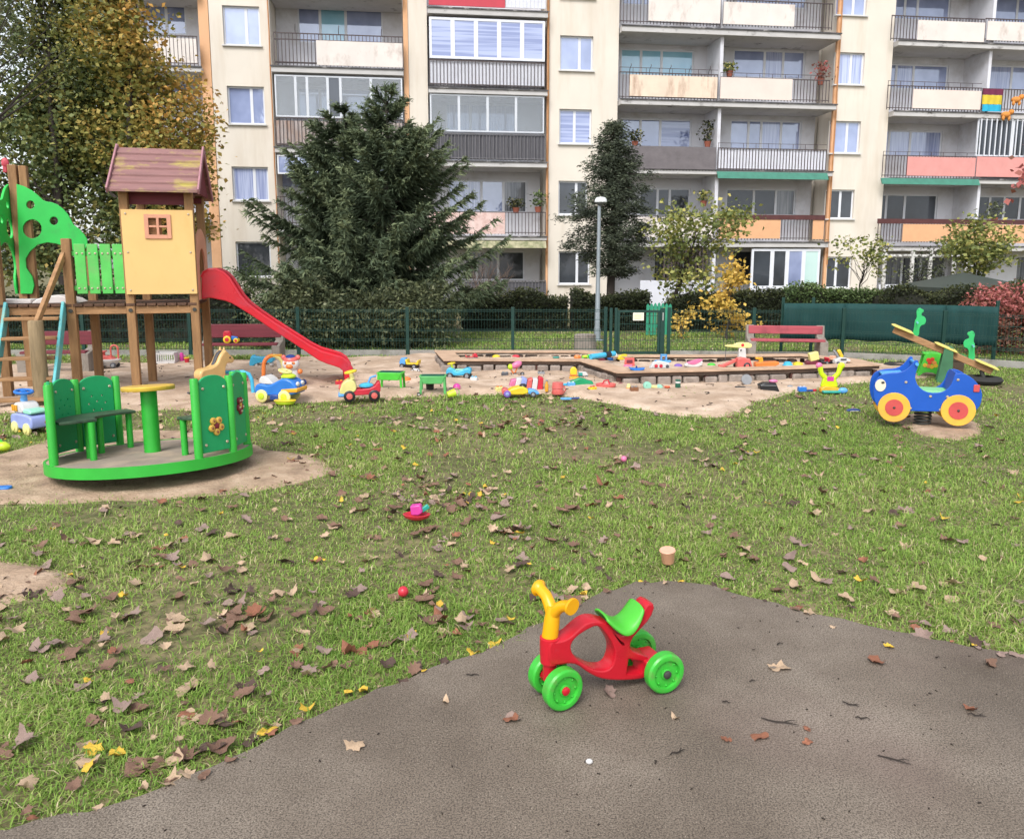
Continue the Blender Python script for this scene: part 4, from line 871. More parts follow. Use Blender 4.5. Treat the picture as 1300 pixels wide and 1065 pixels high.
h1 = smoothpoly([bz(*p) for p in ((420, 505), (446, 452), (525, 396), (598, 366), (646, 418), (698, 500), (704, 560), (676, 646), (590, 655), (500, 612), (440, 560))], 2)
h2 = smoothpoly([bz(*p) for p in ((640, 352), (668, 352), (740, 450), (775, 470), (772, 510), (735, 505), (690, 440))], 1); h3 = [bz(*p) for p in ((792, 584), (886, 598), (872, 672), (778, 680))]
plate('frame', outer, [h1, h2, h3], .075, RED_B, bk, bevel=.008)
hx, hz = bz(316, 462)
mb = MB(); mb.lathe([(.036, bz(316, 625)[1]), (.038, bz(316, 545)[1]), (.038, hz-.004), (.03, hz)], (hx, 0, 0), n=20); mb.cyl((hx, 0, .09), (hx, 0, bz(316, 620)[1]), .026); mb.tube([(hx, -.05, .082), (hx, 0, .10), (hx, .05, .082)], .022, 10); mb.build('head_tube', RED_B, bk)
ux, uz = bz(900, 640)
mb = MB(); mb.bb(.36, .445, -.06, .06, .055, .11); mb.cyl((PR_-PF).length*Vector((1, 0, 0))+Vector((0, -.11, .08)), (PR_-PF).length*Vector((1, 0, 0))+Vector((0, .11, .08)), .014); mb.build('rear_axle_housing', RED_B, bk, bevel=.008)
# green seat wraps over the dip of the frame
sp = smoothpoly([bz(*p) for p in ((640, 338), (695, 376), (745, 396), (795, 378), (840, 330), (878, 268))], 2, False)
vs = []; fs = []; nW = 9
for i, (u, z) in enumerate(sp):
    e = math.sin(math.pi*i/(len(sp)-1)); hw = .05+.02*e
    for j in range(nW):
        t = -1+2*j/(nW-1); vs.append((u, t*hw, z+.016-.03*abs(t)**3*(.4+.6*e)))
nr = len(sp)
for i in range(nr-1):
    for j in range(nW-1): fs.append((i*nW+j, i*nW+j+1, (i+1)*nW+j+1, (i+1)*nW+j))
mb = MB(); mb.add(vs, fs); st = mb.build('seat', LIME, bk, smooth=80); sm = st.modifiers.new('solid', 'SOLIDIFY'); sm.thickness = .008
# steering column with two grips, turned a little
tz = bz(320, 250)[1]-.012
hb = MB(); hb.lathe([(.031, hz+.001), (.03, hz+.05), (.027, tz-.02), (.024, tz)], (hx, 0, 0), n=20)
ga = R(24); gd = Vector((math.sin(ga)*.6, -math.cos(ga), 0))
zf1, zf2 = tz+.05, tz+.02
for s, up_ in ((1, .03), (-1, .035)):
    d = gd*s; c = Vector((hx, 0, tz-.015))
    hb.tube([c+Vector((0, 0, -.02)), c+d*.025+Vector((0, 0, .012)), c+d*.05+Vector((0, 0, up_)), c+d*.085+Vector((0, 0, up_+.012)), c+d*.092+Vector((0, 0, up_+.014)), c+d*.098+Vector((0, 0, up_+.015)), c+d*.108+Vector((0, 0, up_+.015))], [.024, .023, .021, .021, .023, .031, .030], 16)
hb.v = [(v[0]+max(0, v[2]-hz)*.12, v[1], v[2]) for v in hb.v]
hb.build('handlebar', YEL_B, bk, smooth=50)
def bwheel(name, c, axis_rot, r=.079, w_=.045, hub=RED_B):
    m = Matrix.Rotation(axis_rot, 3, 'Z'); mb = MB()
    prof = [(.018, -w_/2+.012), (.04, -w_/2+.008), (.053, -w_/2+.011), (.0555, -w_/2-.001), (.066, -w_/2-.002), (r-.006, -w_/2), (r, -w_/2+.007), (r, w_/2-.007), (r-.006, w_/2), (.066, w_/2+.002), (.056, w_/2+.001), (.053, w_/2-.014), (.03, w_/2-.018), (.018, w_/2-.018)]
    mb.lathe(prof, c, 'y', 36, mat=m); o = mb.build(name, GRN_B, bk, smooth=30)
    m2 = MB()
    for k in range(8): a = R(45*k); m2.ball(Vector(c)+m @ Vector((.046*math.cos(a), -w_/2+.008, .046*math.sin(a))), .005, 8)
    m2.lathe([(.02, -w_/2+.014), (.022, -w_/2+.004), (.018, -w_/2+.002)], c, 'y', 20, mat=m); m2.build('wheel_ring', GRN_B, o)
    m3 = MB(); m3.lathe([(.017, -w_/2+.01), (.016, -w_/2-.004), (.010, -w_/2-.008), (0, -w_/2-.009)], c, 'y', 16, mat=m); m3.build('hub_cap', hub, o); return o
WB = (PR_-PF).length
for c, rot, hub in (((.002, -.062, .08), R(8), RED_B), ((.0, .064, .08), R(8), RED_B), ((WB, -.10, .08), 0, BOLTD), ((WB, .10, .08), 0, BOLTD)): bwheel('wheel', c, rot, hub=hub)
mb = MB(); mb.cyl((0, -.075, .08), (0, .075, .08), .013); mb.build('front_axle', BOLTD, bk)
# --- spring rocker car
SCC = G(1178, 541); yaw = R(-18); scar = thing('spring_rocker_car', 'blue car shaped spring rocker with yellow and red wheels', 'spring rocker', SCC, yaw)
np_ = plane(SCC, yaw, -.16)
co = smoothpoly([np_(*p) for p in ((1108.4, 500), (1109.5, 488), (1112.6, 480.8), (1119, 475.5), (1130, 473.4), (1141, 473), (1150.5, 469.7), (1157, 463.2), (1160.6, 458.2), (1163.4, 456.6), (1166, 458.6), (1165.2, 466), (1162.5, 473.4), (1161.5, 480.8), (1165.2, 490), (1174.5, 497.4), (1187.4, 499.2), (1200, 496.5), (1207.7, 488), (1210.5, 479), (1213.2, 474.3), (1222.5, 473.4), (1233.5, 479), (1242, 488), (1246.5, 497.4), (1246.5, 506.6), (1242.8, 517.7), (1235, 522.8), (1152, 521.8), (1116, 518.5), (1110.8, 511))], 1)
BLU = M('blue_hdpe', '1450ad', .4, .06, 4, .04, 50, spec=.45); BLU_E = M('blue_pale', '4f9ad0', .5, .05, 4); YW = M('wheel_yellow', 'dfa93f', .5, .08, 5, dirt='c99a4a', dscale=5); RW = M('wheel_red', 'bb4a48', .5, .08, 5)
for y in (-.16, .16): plate('side_panel', co, [], .022, BLU, scar, loc=(0, y, 0), bevel=.005)
for y, s in ((-.185, -1), (.185, 1)):
    for px_, py_, r in ((1134.4, 516.6, 18.6), (1215.6, 520.5, 19.2)):
        u, z = np_(px_, py_); rr = r*pxm(SCC)*1.0
        mb = MB(); mb.lathe([(0, -.011), (rr-.004, -.011), (rr, -.007), (rr, .007), (rr-.004, .011), (0, .011)], (u, y, z), 'y', 36); wo = mb.build('wheel', YW, scar)
        mb = MB(); mb.lathe([(0, 0), (rr*.56, 0), (rr*.56, s*.006), (0, s*.007)], (u, y+s*.0115, z), 'y', 28); mb.build('hubcap', RW, wo)
        mb = MB(); mb.ball((u, y+s*.02, z), (.013, .009, .013), 10); mb.build('hub_bolt', BOLTD, wo)
hu, hz_ = np_(1117.6, 488.8); mb = MB(); k = pxm(SCC); mb.lathe([(0, 0), (1, 0), (1, -.006), (0, -.007)], (hu, -.172, hz_), 'y', 24, sx=6.3*k, sy=7.8*k); mb.build('headlight', M('headlight_cream', 'd6ccb8', .4, .05, 5), scar)
mb = MB(); mb.ball((hu+.02, -.182, hz_+.03), (.017, .008, .012), 8); mb.build('headlight_bolt', BOLTD, scar)
hu, hz_ = np_(1239.4, 492.8); mb = MB(); mb.bb(hu-.027, hu+.027, -.182, -.1715, hz_-.036, hz_+.036); mb.build('tail_light', RW, scar, bevel=.006)
bolts(scar, [(np_(*p)[0], -.173, np_(*p)[1]) for p in ((1150, 485), (1181, 503), (1202.5, 503.5), (1155.5, 518), (1193.5, 520), (1216, 482))], (.015, .008, .014), BOLT)
su, sz = np_(1190, 497); mb = MB(); mb.bb(su-.14, su+.14, -.147, .147, sz-.03, sz); mb.build('seat', M('seat_pale_green', '7dc48a', .5, .06, 5), scar, bevel=.006)
bu, bz2 = np_(1212, 481); mb = MB(); mb.beam((bu-.03, 0, sz+.0), (bu+.02, 0, bz2+.06), .29, .025); mb.build('backrest', BLU, scar, bevel=.005)
fu, fz = np_(1135, 474); mb = MB(); mb.beam((fu-.1, 0, fz-.03), (fu+.1, 0, fz-.01), .29, .02); mb.build('bonnet', BLU_E, scar, bevel=.005)
gu, gz = np_(1163.5, 462); mb = MB(); mb.cyl((gu, -.2, gz), (gu, .2, gz), .016); mb.build('grip_bar', BLU_E, scar)
mb = MB(); mb.bb(su-.22, su+.18, -.145, .145, sz-.2, sz-.175); mb.build('floor_plate', BOLTD, scar)
cu_, _ = np_(1176, 520); pts = [(cu_+.075*math.cos(t), .075*math.sin(t), .01+(sz-.22)*t/(2*math.pi*5)) for t in np.linspace(0, 2*math.pi*5, 90)]
mb = MB(); mb.tube(pts, .011, 6); mb.build('spring', BOLTD, scar)
# --- seesaw with two frog shaped handles
SL, SR_ = D(1137, 414, 11.25), D(1262, 467, 10.75); sd = (SR_-SL); sL = sd.length; sy = math.atan2(sd.y, sd.x); spit = math.asin(sd.z/sL)
ss = thing('seesaw', 'tilted wooden seesaw with green animal shaped handles', 'seesaw', ((SL+SR_)/2).xy.to_3d(), sy)
zc = (SL.z+SR_.z)/2; RM = Matrix.Rotation(-spit, 3, 'Y')
def sp3(u, y, z): return RM @ Vector((u, y, z))+Vector((0, 0, zc))
def sbox(u0, u1, y0, y1, z0, z1): mb = MB(); mb.box(sp3((u0+u1)/2, (y0+y1)/2, (z0+z1)/2), (u1-u0, y1-y0, z1-z0), RM); return mb
sbox(-sL/2, sL/2, -.05, .05, -.1, -.012).build('beam', WH, ss, bevel=.008)
YS_ = M('seesaw_seat_yellow', 'cfc06a', .5, .08, 5)
for u in (-sL/2+.1, sL/2-.1, 0.03): mb = MB(); mb.prism([(-.16, 0), (-.12, .02), (.12, .02), (.16, 0), (.12, -.008), (-.12, -.008)], 'y', -.12, .12); o = mb.build('seat', YS_, ss, bevel=.004); o.location = sp3(u, 0, .0); o.rotation_euler = (0, -spit, 0)
frog = [(-.05, 0), (.04, 0), (.035, .12), (.06, .16), (.1, .17), (.115, .23), (.09, .28), (.05, .29), (.05, .33), (.075, .345), (.07, .38), (.045, .385), (.03, .40), (.0, .395), (-.005, .37), (-.02, .35), (-.01, .30), (-.01, .25), (-.03, .22), (-.03, .12)]
FRG = M('frog_green', '2fae62', .45, .08, 5)
for u, mir in ((-sL/2+.3, 1), (sL/2-.3, -1)):
    o = plate('handle_board', smoothpoly([(x*mir, z) for x, z in frog][::mir], 1), [circ(.0, .365, .008, 8)], .03, FRG, ss, loc=sp3(u, 0, -.02), bevel=.005)
    mb = MB(); b0 = sp3(u, 0, -.02); mb.cyl(b0+Vector((-.0*mir, -.16, .2)), b0+Vector((-.0*mir, .16, .2)), .013); mb.build('hand_grip', CYAN, ss)
for s in (-1, 1): mb = MB(); mb.prism([(-.07, 0), (.13, 0), (.11, zc+.0), (.0, zc+.0)], 'y', s*.09-.02, s*.09+.02); mb.build('stand', M('stand_green', '3a6a4a', .6), ss, bevel=.006)
ty = MB(); tc = Vector((sL/2*math.cos(spit)-.12, 0, 0)); ty.lathe([(.13, .0), (.22, .02), (.25, .06), (.22, .1), (.13, .11), (.12, .06), (.13, 0)], tc, n=24); ty.build('buffer_tyre', M('rubber', '2b2a29', .85, .2, 8), ss)
mb = MB(); mb.cyl(sp3(sL/2-.12, 0, -.1), tc+Vector((0, 0, .09)), .03); mb.build('buffer_peg', BOLTD, ss)
# --- green activity table behind the rocker car
AT = G(1180, 478); at = thing('activity_table', 'green plastic activity table with red and yellow picture behind the blue car', 'toy table', AT, R(-20))
GT = plastic('toy_green', '4cb83c'); k = pxm(AT)
tp = smoothpoly([(-.19, .02), (-.15, .02), (-.09, .08), (.05, .07), (.12, .0), (.2, .0), (.15, .22), (.12, .36), (-.1, .36), (-.13, .2)], 1)
plate('front_panel', tp, [circ(.12, .25, .02, 10), circ(.145, .15, .016, 10)], .03, GT, at, loc=(0, -.12, 0)); plate('rear_panel', tp, [circ(.12, .25, .02, 10)], .03, GT, at, loc=(0, .12, 0))
mb = MB(); mb.bb(-.12, .14, -.103, .103, .33, .36); mb.build('table_top', GT, at, bevel=.008)
for nm, c, pts in (('picture_flower', 'c8402f', ((-.05, .26), (-.03, .22), (.0, .27))), ('picture_flower', 'd8b23a', ((-.09, .18), (.0, .16), (.05, .18))), ('picture_flower', 'd98a4a', ((-.04, .17), (.03, .22)))):
    mb = MB()
    for x, z in pts: mb.lathe([(0, 0), (.03, 0), (.028, -.006), (0, -.007)], (x, -.1355, z), 'y', 12)
    mb.build(nm, plastic('sticker_'+c, c), at)
mb = MB(); mb.bb(.16, .42, -.1, .1, .03, .25); mb.bb(.15, .43, -.11, .11, .25, .29); mb.build('storage_box', M('box_brown', '57483c', .7), at, bevel=.006)
mb = MB(); mb.bb(.14, .44, -.12, .12, .292, .34); mb.build('box_lid', M('lid_green', '2f7a3c', .6), at, bevel=.01)
# --- sandbox
ZR = .2
ob = [tuple(G(x, y, ZR)[:2]) for x, y in ((551, 444.6), (563, 457.5), (736, 458.2), (783, 473.2), (900, 470.8), (1010, 467.8), (1119, 463.5), (1092, 456.5), (1018, 448.8), (900, 450), (785, 450), (742, 444.6))]
ob = ob[::-1]    # counter-clockwise or not, offset below uses the centroid of neighbours
def inset(poly, d):
    out = []; n = len(poly); A = sum(poly[i-1][0]*poly[i][1]-poly[i][0]*poly[i-1][1] for i in range(n)); sg = 1 if A > 0 else -1
    for i in range(n):
        p0, p1, p2 = (Vector(poly[j % n]) for j in (i-1, i, i+1)); a = (p1-p0).normalized(); b = (p2-p1).normalized()
        na, nb = Vector((-a.y, a.x))*sg, Vector((-b.y, b.x))*sg; m = (na+nb); m = m/max(.35, m.dot(na)) if m.length > 1e-6 else na
        out.append(tuple(p1+m*d))
    return out
sbx = thing('sandbox', 'long low sandbox edged with worn boards on stones and short posts', 'sandbox', (0, 0, 0))
ib = inset(ob, .30); n = len(ob); RIM = M('sandbox_board', 'b89a80', .85, .15, 6, .3, 40, dirt='8a6f58', dscale=3, damt=(.5, .8)); RIMD = M('sandbox_edge', '4a3a30', .85, .25, 6, .3, 30)
for i in range(n):
    a, b, c, d = ob[i], ob[(i+1) % n], ib[(i+1) % n], ib[i]
    mb = MB(); mb.prism([a, b, c, d], 'z', ZR-.012, ZR); mb.build('rim_board', RIM, sbx)
    o2b, i2 = inset(ob, .02), inset(ob, .1); mb = MB(); mb.prism([o2b[i], o2b[(i+1) % n], i2[(i+1) % n], i2[i]], 'z', ZR-.055, ZR-.0125); mb.build('rim_bearer', RIMD, sbx)
pin, pst = inset(ob, .06), MB(); STONE = M('kerb_stone', '8d8178', .9, .25, 5, .6, 20, dirt='5f554c', dscale=4); RUST = M('post_rusty_brown', '4c3029', .85, .3, 6)
r3 = random.Random(5)
for i in range(n):
    a, b = Vector(pin[i]), Vector(pin[(i+1) % n]); L = (b-a).length; ang = math.atan2((b-a).y, (b-a).x); k = max(1, round(L/.75))
    for j in range(k):
        p = a.lerp(b, (j+.02)/k); mb = MB(); mb.box((p.x, p.y, (ZR-.056)/2-.02), (.055, .055, ZR-.05), ang); mb.build('short_post', RUST, sbx, bevel=.006)
    x = .12
    while x < L-.1:
        w_ = r3.uniform(.13, .26); p = a.lerp(b, (x+w_/2)/L); q = p+(b-a).normalized().orthogonal()*0; h = r3.uniform(.11, .135)
        nrm = Vector((-(b-a).y, (b-a).x)).normalized()*.05
        c = Vector((p.x, p.y, 0))
        stones = MB(); stones.box((c.x, c.y, h/2-.01), (w_*.93, .13, h+.02), ang+r3.uniform(-.06, .06)); stones.build('edging_stone', STONE, sbx, bevel=.02, seg=3); x += w_+.015
inn = inset(ob, .22)
patch('sandbox_sand', inn, .06, lambda x, y: .085+.05*vnoise(x, y, .6, 13)+.03*vnoise(x, y, .2, 14), SAND)
# --- benches
CONC = M('bench_concrete', '857d74', .9, .15, 6, .5, 40, dirt='6d6459', dscale=4, dstretch=(1, 1, .5)); BRED = M('bench_red', 'a04a52', .6, .12, 5, .2, 30, stretch=(.5, 4, 4), dirt='7d3a42', dscale=4)
def bench(label, loc, rz, L, h_seat, h_back, mat, group=None):
    t = thing('park_bench', label, 'bench', loc, rz, group)
    for x in (-L/2, L/2):
        o = plate('bench_end', [(-.26, 0), (.2, 0), (.2, h_seat), (.22, h_back-.03), (.19, h_back), (.1, h_back+.01), (.06, h_seat+.07), (-.26, h_seat-.0)], [], .13, CONC, t, plane='yz', loc=(x, 0, 0), bevel=.012)
    mb = MB(); mb.bb(-L/2-.02, L/2+.02, -.24, -.03, h_seat+.0, h_seat+.04); mb.build('seat', mat, t, bevel=.008)
    mb = MB(); mb.bb(-L/2-.03, L/2+.03, .06, .1, h_seat+.11, h_back+.0); mb.build('backrest', mat, t, bevel=.008); return t
bR = G(996, 458); kb = D(996, 431, bR.y).z
BENR = bench('weathered park bench with red boards on concrete ends behind the sandbox', bR, R(-9), 1.16, kb-.02, D(996, 414, bR.y).z, BRED)
bL = G(309, 460); kl = D(309, 436, bL.y).z
BENL = bench('dark red park bench behind the slide with a toy tractor on its seat', bL, R(4), 1.2, kl-.02, D(309, 412, bL.y).z, MRN)
bench('dark red bench standing under the play tower steps', G(78, 472), R(6), .9, .3, .62, MRN)
# --- mesh fence, gate, lamp, stump
FGR = M('fence_green', '0f352e', .5, .12, 6); FPL = M('fence_plinth', '8d8a84', .9, .15, 4, .3, 30, dirt='6a665f', dscale=3)
def fence_run(label, pts, h, name='mesh_fence', posts=True):
    a0 = Vector(pts[0]); t = thing(name, label, 'fence', (a0.x, a0.y, 0))
    for i, (p, q) in enumerate(zip(pts, pts[1:])):
        p, q = Vector(p)-a0, Vector(q)-a0; p.z = q.z = 0; d = (q-p); L = d.length; d.normalize(); mb = MB(); ang = math.atan2(d.y, d.x); nv = int(L/.05)
        for k in range(1, nv): c = p+d*L*k/nv; mb.box((c.x, c.y, h/2+.06), (.0042, .0042, h-.1), ang)
        for z in np.linspace(.13, h-.02, 5):
            for dz in ((0, .03) if z > h-.1 or .3 < z < .6 else (0,)): mb.box(((p+q)/2).to_tuple()[:2]+(z-dz,), (L, .009, .008), ang)
        mb.build('fence_panel', FGR, t, smooth=0)
        mb = MB(); mb.box(((p+q)/2).to_tuple()[:2]+(.045,), (L-.07, .05, .13), ang); mb.build('plinth_board', FPL, t, bevel=.006)
    for p in pts:
        p = Vector(p)-a0; mb = MB(); mb.bb(p.x-.03, p.x+.03, p.y-.022, p.y+.022, 0, h+.03); mb.build('fence_post', FGR, t, bevel=.005)
    return t
fl = [tuple(G(x, 452)[:2])+(0,) for x in (-190, -30, 108, 243, 380, 518, 651, 768)]
HF = D(518, 392, G(518, 452).y).z
fence_run('green wire mesh fence running left from the gate behind slide and tower', fl, HF)
fence_run('green wire mesh fence running right from the gate behind the bench and seesaw', [tuple(G(x, y)[:2])+(0,) for x, y in ((848, 453), (955, 454), (1068, 455), (1195, 461), (1330, 470), (1470, 481))], HF)
ga_, gb_ = G(779, 453), G(839, 453); gt = thing('mesh_gate', 'green wire mesh gate with a small white notice', 'gate', ga_)
L = gb_.x-ga_.x
for a, b in ((-.085, -.035), (.005, .055), (L-.03, L+.05)): mb = MB(); mb.bb(a, b, -.025, .025, 0, HF+.02); mb.build('gate_post', FGR, gt, bevel=.005)
mb = MB(); mb.bb(.06, L-.035, -.02, .02, HF-.06, HF-.02); mb.bb(.06, L-.035, -.02, .02, .05, .09); mb.bb(.06, .1, -.02, .02, .09, HF-.06); mb.bb(L-.075, L-.035, -.02, .02, .09, HF-.06); mb.build('gate_frame', FGR, gt, bevel=.004)
mb = MB()
for k in range(1, 16): x = .1+(L-.175)*k/16; mb.bb(x-.0025, x+.0025, -.003, .003, .09, HF-.06)
for z in np.linspace(.15, HF-.12, 5): mb.bb(.1, L-.075, -.005, .005, z-.004, z+.004)
mb.build('gate_mesh', FGR, gt, smooth=0)
gp = plane(ga_, 0, -.03); a, b = gp(803.5, 407), gp(817.5, 397); NOT = M('notice_white', 'd8d4c4', .5, .03, 5)
mb = MB(); mb.bb(a[0], b[0], -.034, -.026, a[1], b[1]); nb = mb.build('notice', NOT, gt)
mb = MB()
for i in range(4): mb.bb(a[0]+.02, b[0]-.02-.03*(i % 2), -.036, -.0345, b[1]-.035-.025*i, b[1]-.03-.025*i)
mb.build('notice_lines', M('notice_yellow', 'c9b455', .5, .05, 5), nb)
mb = MB(); mb.bb(L+.0, L+.02, -.05, -.031, HF-.2, HF-.06); mb.build('gate_lock', M('steel_plate', 'a9adab', .35, .05, 5, metal=.6), gt)
# privacy screen tied to the far side of the fence
scr = [Vector(tuple(G(x, y)[:2])+(0,)) for x, y in ((992, 452.5), (1068, 453), (1195, 458), (1262, 463))]; t = thing('privacy_screen', 'dark green privacy cloth stretched along the fence right of the bench', 'screen', scr[0])
TARP = M('green_cloth', '0f3a38', .8, .08, 3, .3, 25, stretch=(6, 6, .6))
for i, (p, q) in enumerate(zip(scr, scr[1:])):
    p, q = p-scr[0], q-scr[0]; d = (q-p); L = d.length; nn = 18; vs = []; fs = []; hh = HF+.1
    for k in range(nn+1):
        c = p+d*k/nn
        for j in range(7): w_ = .015*math.sin(k*1.3+i)+.01*math.sin(j*1.1+k*.4); vs.append((c.x, c.y+w_, .30+(hh-.30)*j/6+.012*math.sin(k*.9)*(j == 0)))
    for k in range(nn):
        for j in range(6): fs.append((k*7+j, (k+1)*7+j, (k+1)*7+j+1, k*7+j+1))
    mb = MB(); mb.add(vs, fs); o = mb.build('cloth', TARP, t, smooth=80); s_ = o.modifiers.new('solid', 'SOLIDIFY'); s_.thickness = .006
for p in (scr[0], scr[1]*.5+scr[0]*.5+Vector((.0, 0, 0)), scr[3]): p = p-scr[0]; mb = MB(); mb.bb(p.x-.025, p.x+.025, p.y+.03, p.y+.07, 0, HF+.2); mb.build('screen_post', FGR, t, bevel=.004)
# picket gate in the gardens
pk = G(820, 427); t = thing('picket_gate', 'bright green wooden picket gate standing among the hedges', 'gate', pk); GP = M('picket_green', '2f8a6c', .65, .12, 6)
wpk = (G(851, 427)-pk).length
for i in range(7): x = wpk*i/6.6; mb = MB(); h = D(835, 384, pk.y).z-.03*abs(i-3)/3; mb.prism([(x, .03), (x+wpk*.11, .03), (x+wpk*.11, h-.04), (x+wpk*.055, h), (x, h-.04)], 'y', 0, .022); mb.build('picket', GP, t)
mb = MB(); mb.bb(0, wpk, .023, .05, .2, .27); mb.bb(0, wpk, .023, .05, .62, .69); mb.build('rail', GP, t)
# street lamp
lp = G(758, 433); t = thing('street_lamp', 'slim grey lamp post with a white domed head in front of the conifer', 'street lamp', lp); hl_ = D(760, 250, lp.y).z
GAL = M('galvanised_steel', '8f979c', .5, .1, 4, .1, 20, metal=.4)
mb = MB(); mb.lathe([(.075, 0), (.075, .25), (.06, .3), (.042, hl_*.5), (.036, hl_-.17)], n=14); mb.build('pole', GAL, t)
mb = MB(); mb.lathe([(.0, hl_), (.09, hl_-.015), (.125, hl_-.06), (.13, hl_-.11), (.12, hl_-.118)], (.03, 0, 0), n=20); mb.build('lamp_head', M('lamp_white', 'cfd2d2', .4, .04, 5), t)
mb = MB(); mb.lathe([(.118, hl_-.12), (.1, hl_-.15), (.05, hl_-.17), (.04, hl_-.2)], (.02, 0, 0), n=20); mb.build('lamp_glass', M('lamp_underside', '5a5d5f', .3, .05, 5), t)
mb = MB(); mb.lathe([(.16, 0), (.16, .03), (.08, .05)], n=16); mb.build('base_plate', GAL, t)
sp_ = G(742.5, 445); k = pxm(sp_); mb = MB(); mb.lathe([(14.5*k, 0), (14*k, .1), (13.5*k, 20*k), (12.6*k, 20.6*k), (11.5*k, 20*k), (0, 19.6*k)], n=22); o = mb.build('tree_stump', M('stump_concrete', '8b8178', .95, .2, 5, .7, 18, dirt='5c5148', dscale=4), None); o.location = sp_; tag(o, 'low grey brown stump beside the foot of the lamp post', 'stump')
# gazebo behind the hedge
gz_ = D(1222, 365, 22.5); gz0 = Vector((gz_.x, 22.5, 0)); t = thing('gazebo', 'garden gazebo with dark green pyramid roof behind the hedge', 'gazebo', gz0, R(8)); he, ha = D(1222, 364, 22.5).z, D(1222, 346, 22.5).z; k = pxm(gz_)
GZ = M('gazebo_roof', '3f4640', .8, .1, 4, .2, 20); W_ = 58*k
mb = MB(); mb.add([(-W_, -1.2, he), (W_, -1.2, he), (W_, 1.2, he), (-W_, 1.2, he), (0, 0, ha), (-W_, -1.2, he-.12), (W_, -1.2, he-.12), (W_, 1.2, he-.12), (-W_, 1.2, he-.12)], [(0, 1, 4), (1, 2, 4), (2, 3, 4), (3, 0, 4), (0, 5, 6, 1), (1, 6, 7, 2), (2, 7, 8, 3), (3, 8, 5, 0)]); mb.build('roof', GZ, t)
for x in (-W_+.1, W_-.1):
    for y in (-1.1, 1.1): mb = MB(); mb.bb(x-.04, x+.04, y-.04, y+.04, 0, he-.01); mb.build('post', WDK, t)
mb = MB(); mb.bb(-W_+.15, W_-.15, 1.06, 1.1, .1, he-.15); mb.build('rear_curtain', GZ, t)
# ------------------------------------------------------------------ toys left out on the sand and the grass
TP = {n: plastic('toy_'+n, c) for n, c in dict(blue='2a6fc0', ltblue='5a9bd6', navy='24407e', cyan='43a8cc', teal='2f9a8c', green='2e9a4a', lime='b4cc30', yellow='dcbc30', gold='d69a2c', orange='d9793a', red='bd2c3c', coral='c9605a', pink='cc6f95', hotpink='c83f96', white='c6c4c2', cream='cdb592', grey='85878a', dgrey='4a4b50', black='232326', purple='7a5aa8', lilac='8f9bd0', maroon='6a2a38', peach='d9a58a', ltyellow='d8cf86', mint='8fcab4', brown='7a5238', tan='c8a268', dkgreen='1f5a48').items()}
def T(name, label, cat, px, py, rz=0, z=.03, group=None, tilt=None):
    return thing(name, label, cat, G(px, py, z), R(rz), group, rot=tilt and (R(tilt[0]), R(tilt[1]), R(rz)))
def part(t, name, col, fn, bevel=.006, smooth=40):
    mb = MB(); fn(mb); return mb.build(name, TP[col] if isinstance(col, str) else col, t, bevel=bevel, smooth=smooth)
def wheel(t, x, y, r, w_=.04, tyre='black', hub='grey', z=None):
    z = r if z is None else z; s = -1 if y < 0 else 1
    o = part(t, 'wheel', tyre, lambda m: m.lathe([(0, -w_/2), (r*.8, -w_/2), (r, -w_/2+.008), (r, w_/2-.008), (r*.8, w_/2), (0, w_/2)], (x, y, z), 'y', 22), 0)
    part(o, 'hub', hub, lambda m: m.lathe([(0, 0), (r*.55, 0), (r*.5, s*.007), (r*.15, s*.009), (0, s*.012)], (x, y+s*w_/2, z), 'y', 16), 0)
def wheels(t, xs, yw, r, w_=.04, tyre='black', hub='grey'):
    for x in xs:
        for y in (-yw, yw): wheel(t, x, y, r, w_, tyre, hub)
def body(pts, y0, y1, it=1):
    p = smoothpoly(pts, it)
    return lambda m: m.prism(p, 'y', y0, y1)
def steering(t, x, z, r, col, stem=None, tilt=25, y=0):
    mt = Matrix.Rotation(R(tilt), 3, 'Y'); c = Vector((x, y, z))
    ring = [c+mt @ Vector((r*math.cos(a), r*math.sin(a), 0)) for a in np.linspace(0, 2*math.pi, 21)]
    o = part(t, 'steering_wheel', col, lambda m: (m.tube(ring, r*.2, 8), m.box(c, (r*1.8, r*.3, r*.18), mt), m.lathe([(r*.35, -.01), (r*.35, .015), (0, .02)], c, 'z', 12, mat=mt)), 0)
    part(t, 'steering_column', stem or col, lambda m: m.cyl(c+mt @ Vector((0, 0, -.005)), c+mt @ Vector((0, 0, -.09)), r*.3, r*.45), 0)
# 1 lilac locomotive ride-on beside the merry-go-round
t = T('ride_on_engine', 'lilac ride-on toy engine with pale yellow wheels left of the merry-go-round', 'ride-on toy', 41, 549, -32, .0)
part(t, 'body', 'lilac', body([(-.19, .05), (.19, .05), (.2, .14), (.17, .2), (-.17, .2), (-.2, .14)], -.1, .1), .015)
part(t, 'boiler', 'white', body([(-.17, .2), (-.17, .26), (-.1, .31), (.0, .30), (.05, .2)], -.085, .085), .015)
part(t, 'seat', 'mint', body([(.0, .2), (.0, .25), (.15, .25), (.17, .2)], -.08, .08), .015)
part(t, 'side_grille', 'gold', lambda m: [m.bb(-.15+.035*i, -.13+.035*i, -.1, -.0855, .22, .28) for i in range(3)], .003)
wheels(t, (-.11, .11), .1, .06, .035, 'ltyellow', 'ltyellow'); steering(t, -.09, .40, .075, 'blue', 'ltblue', 8)
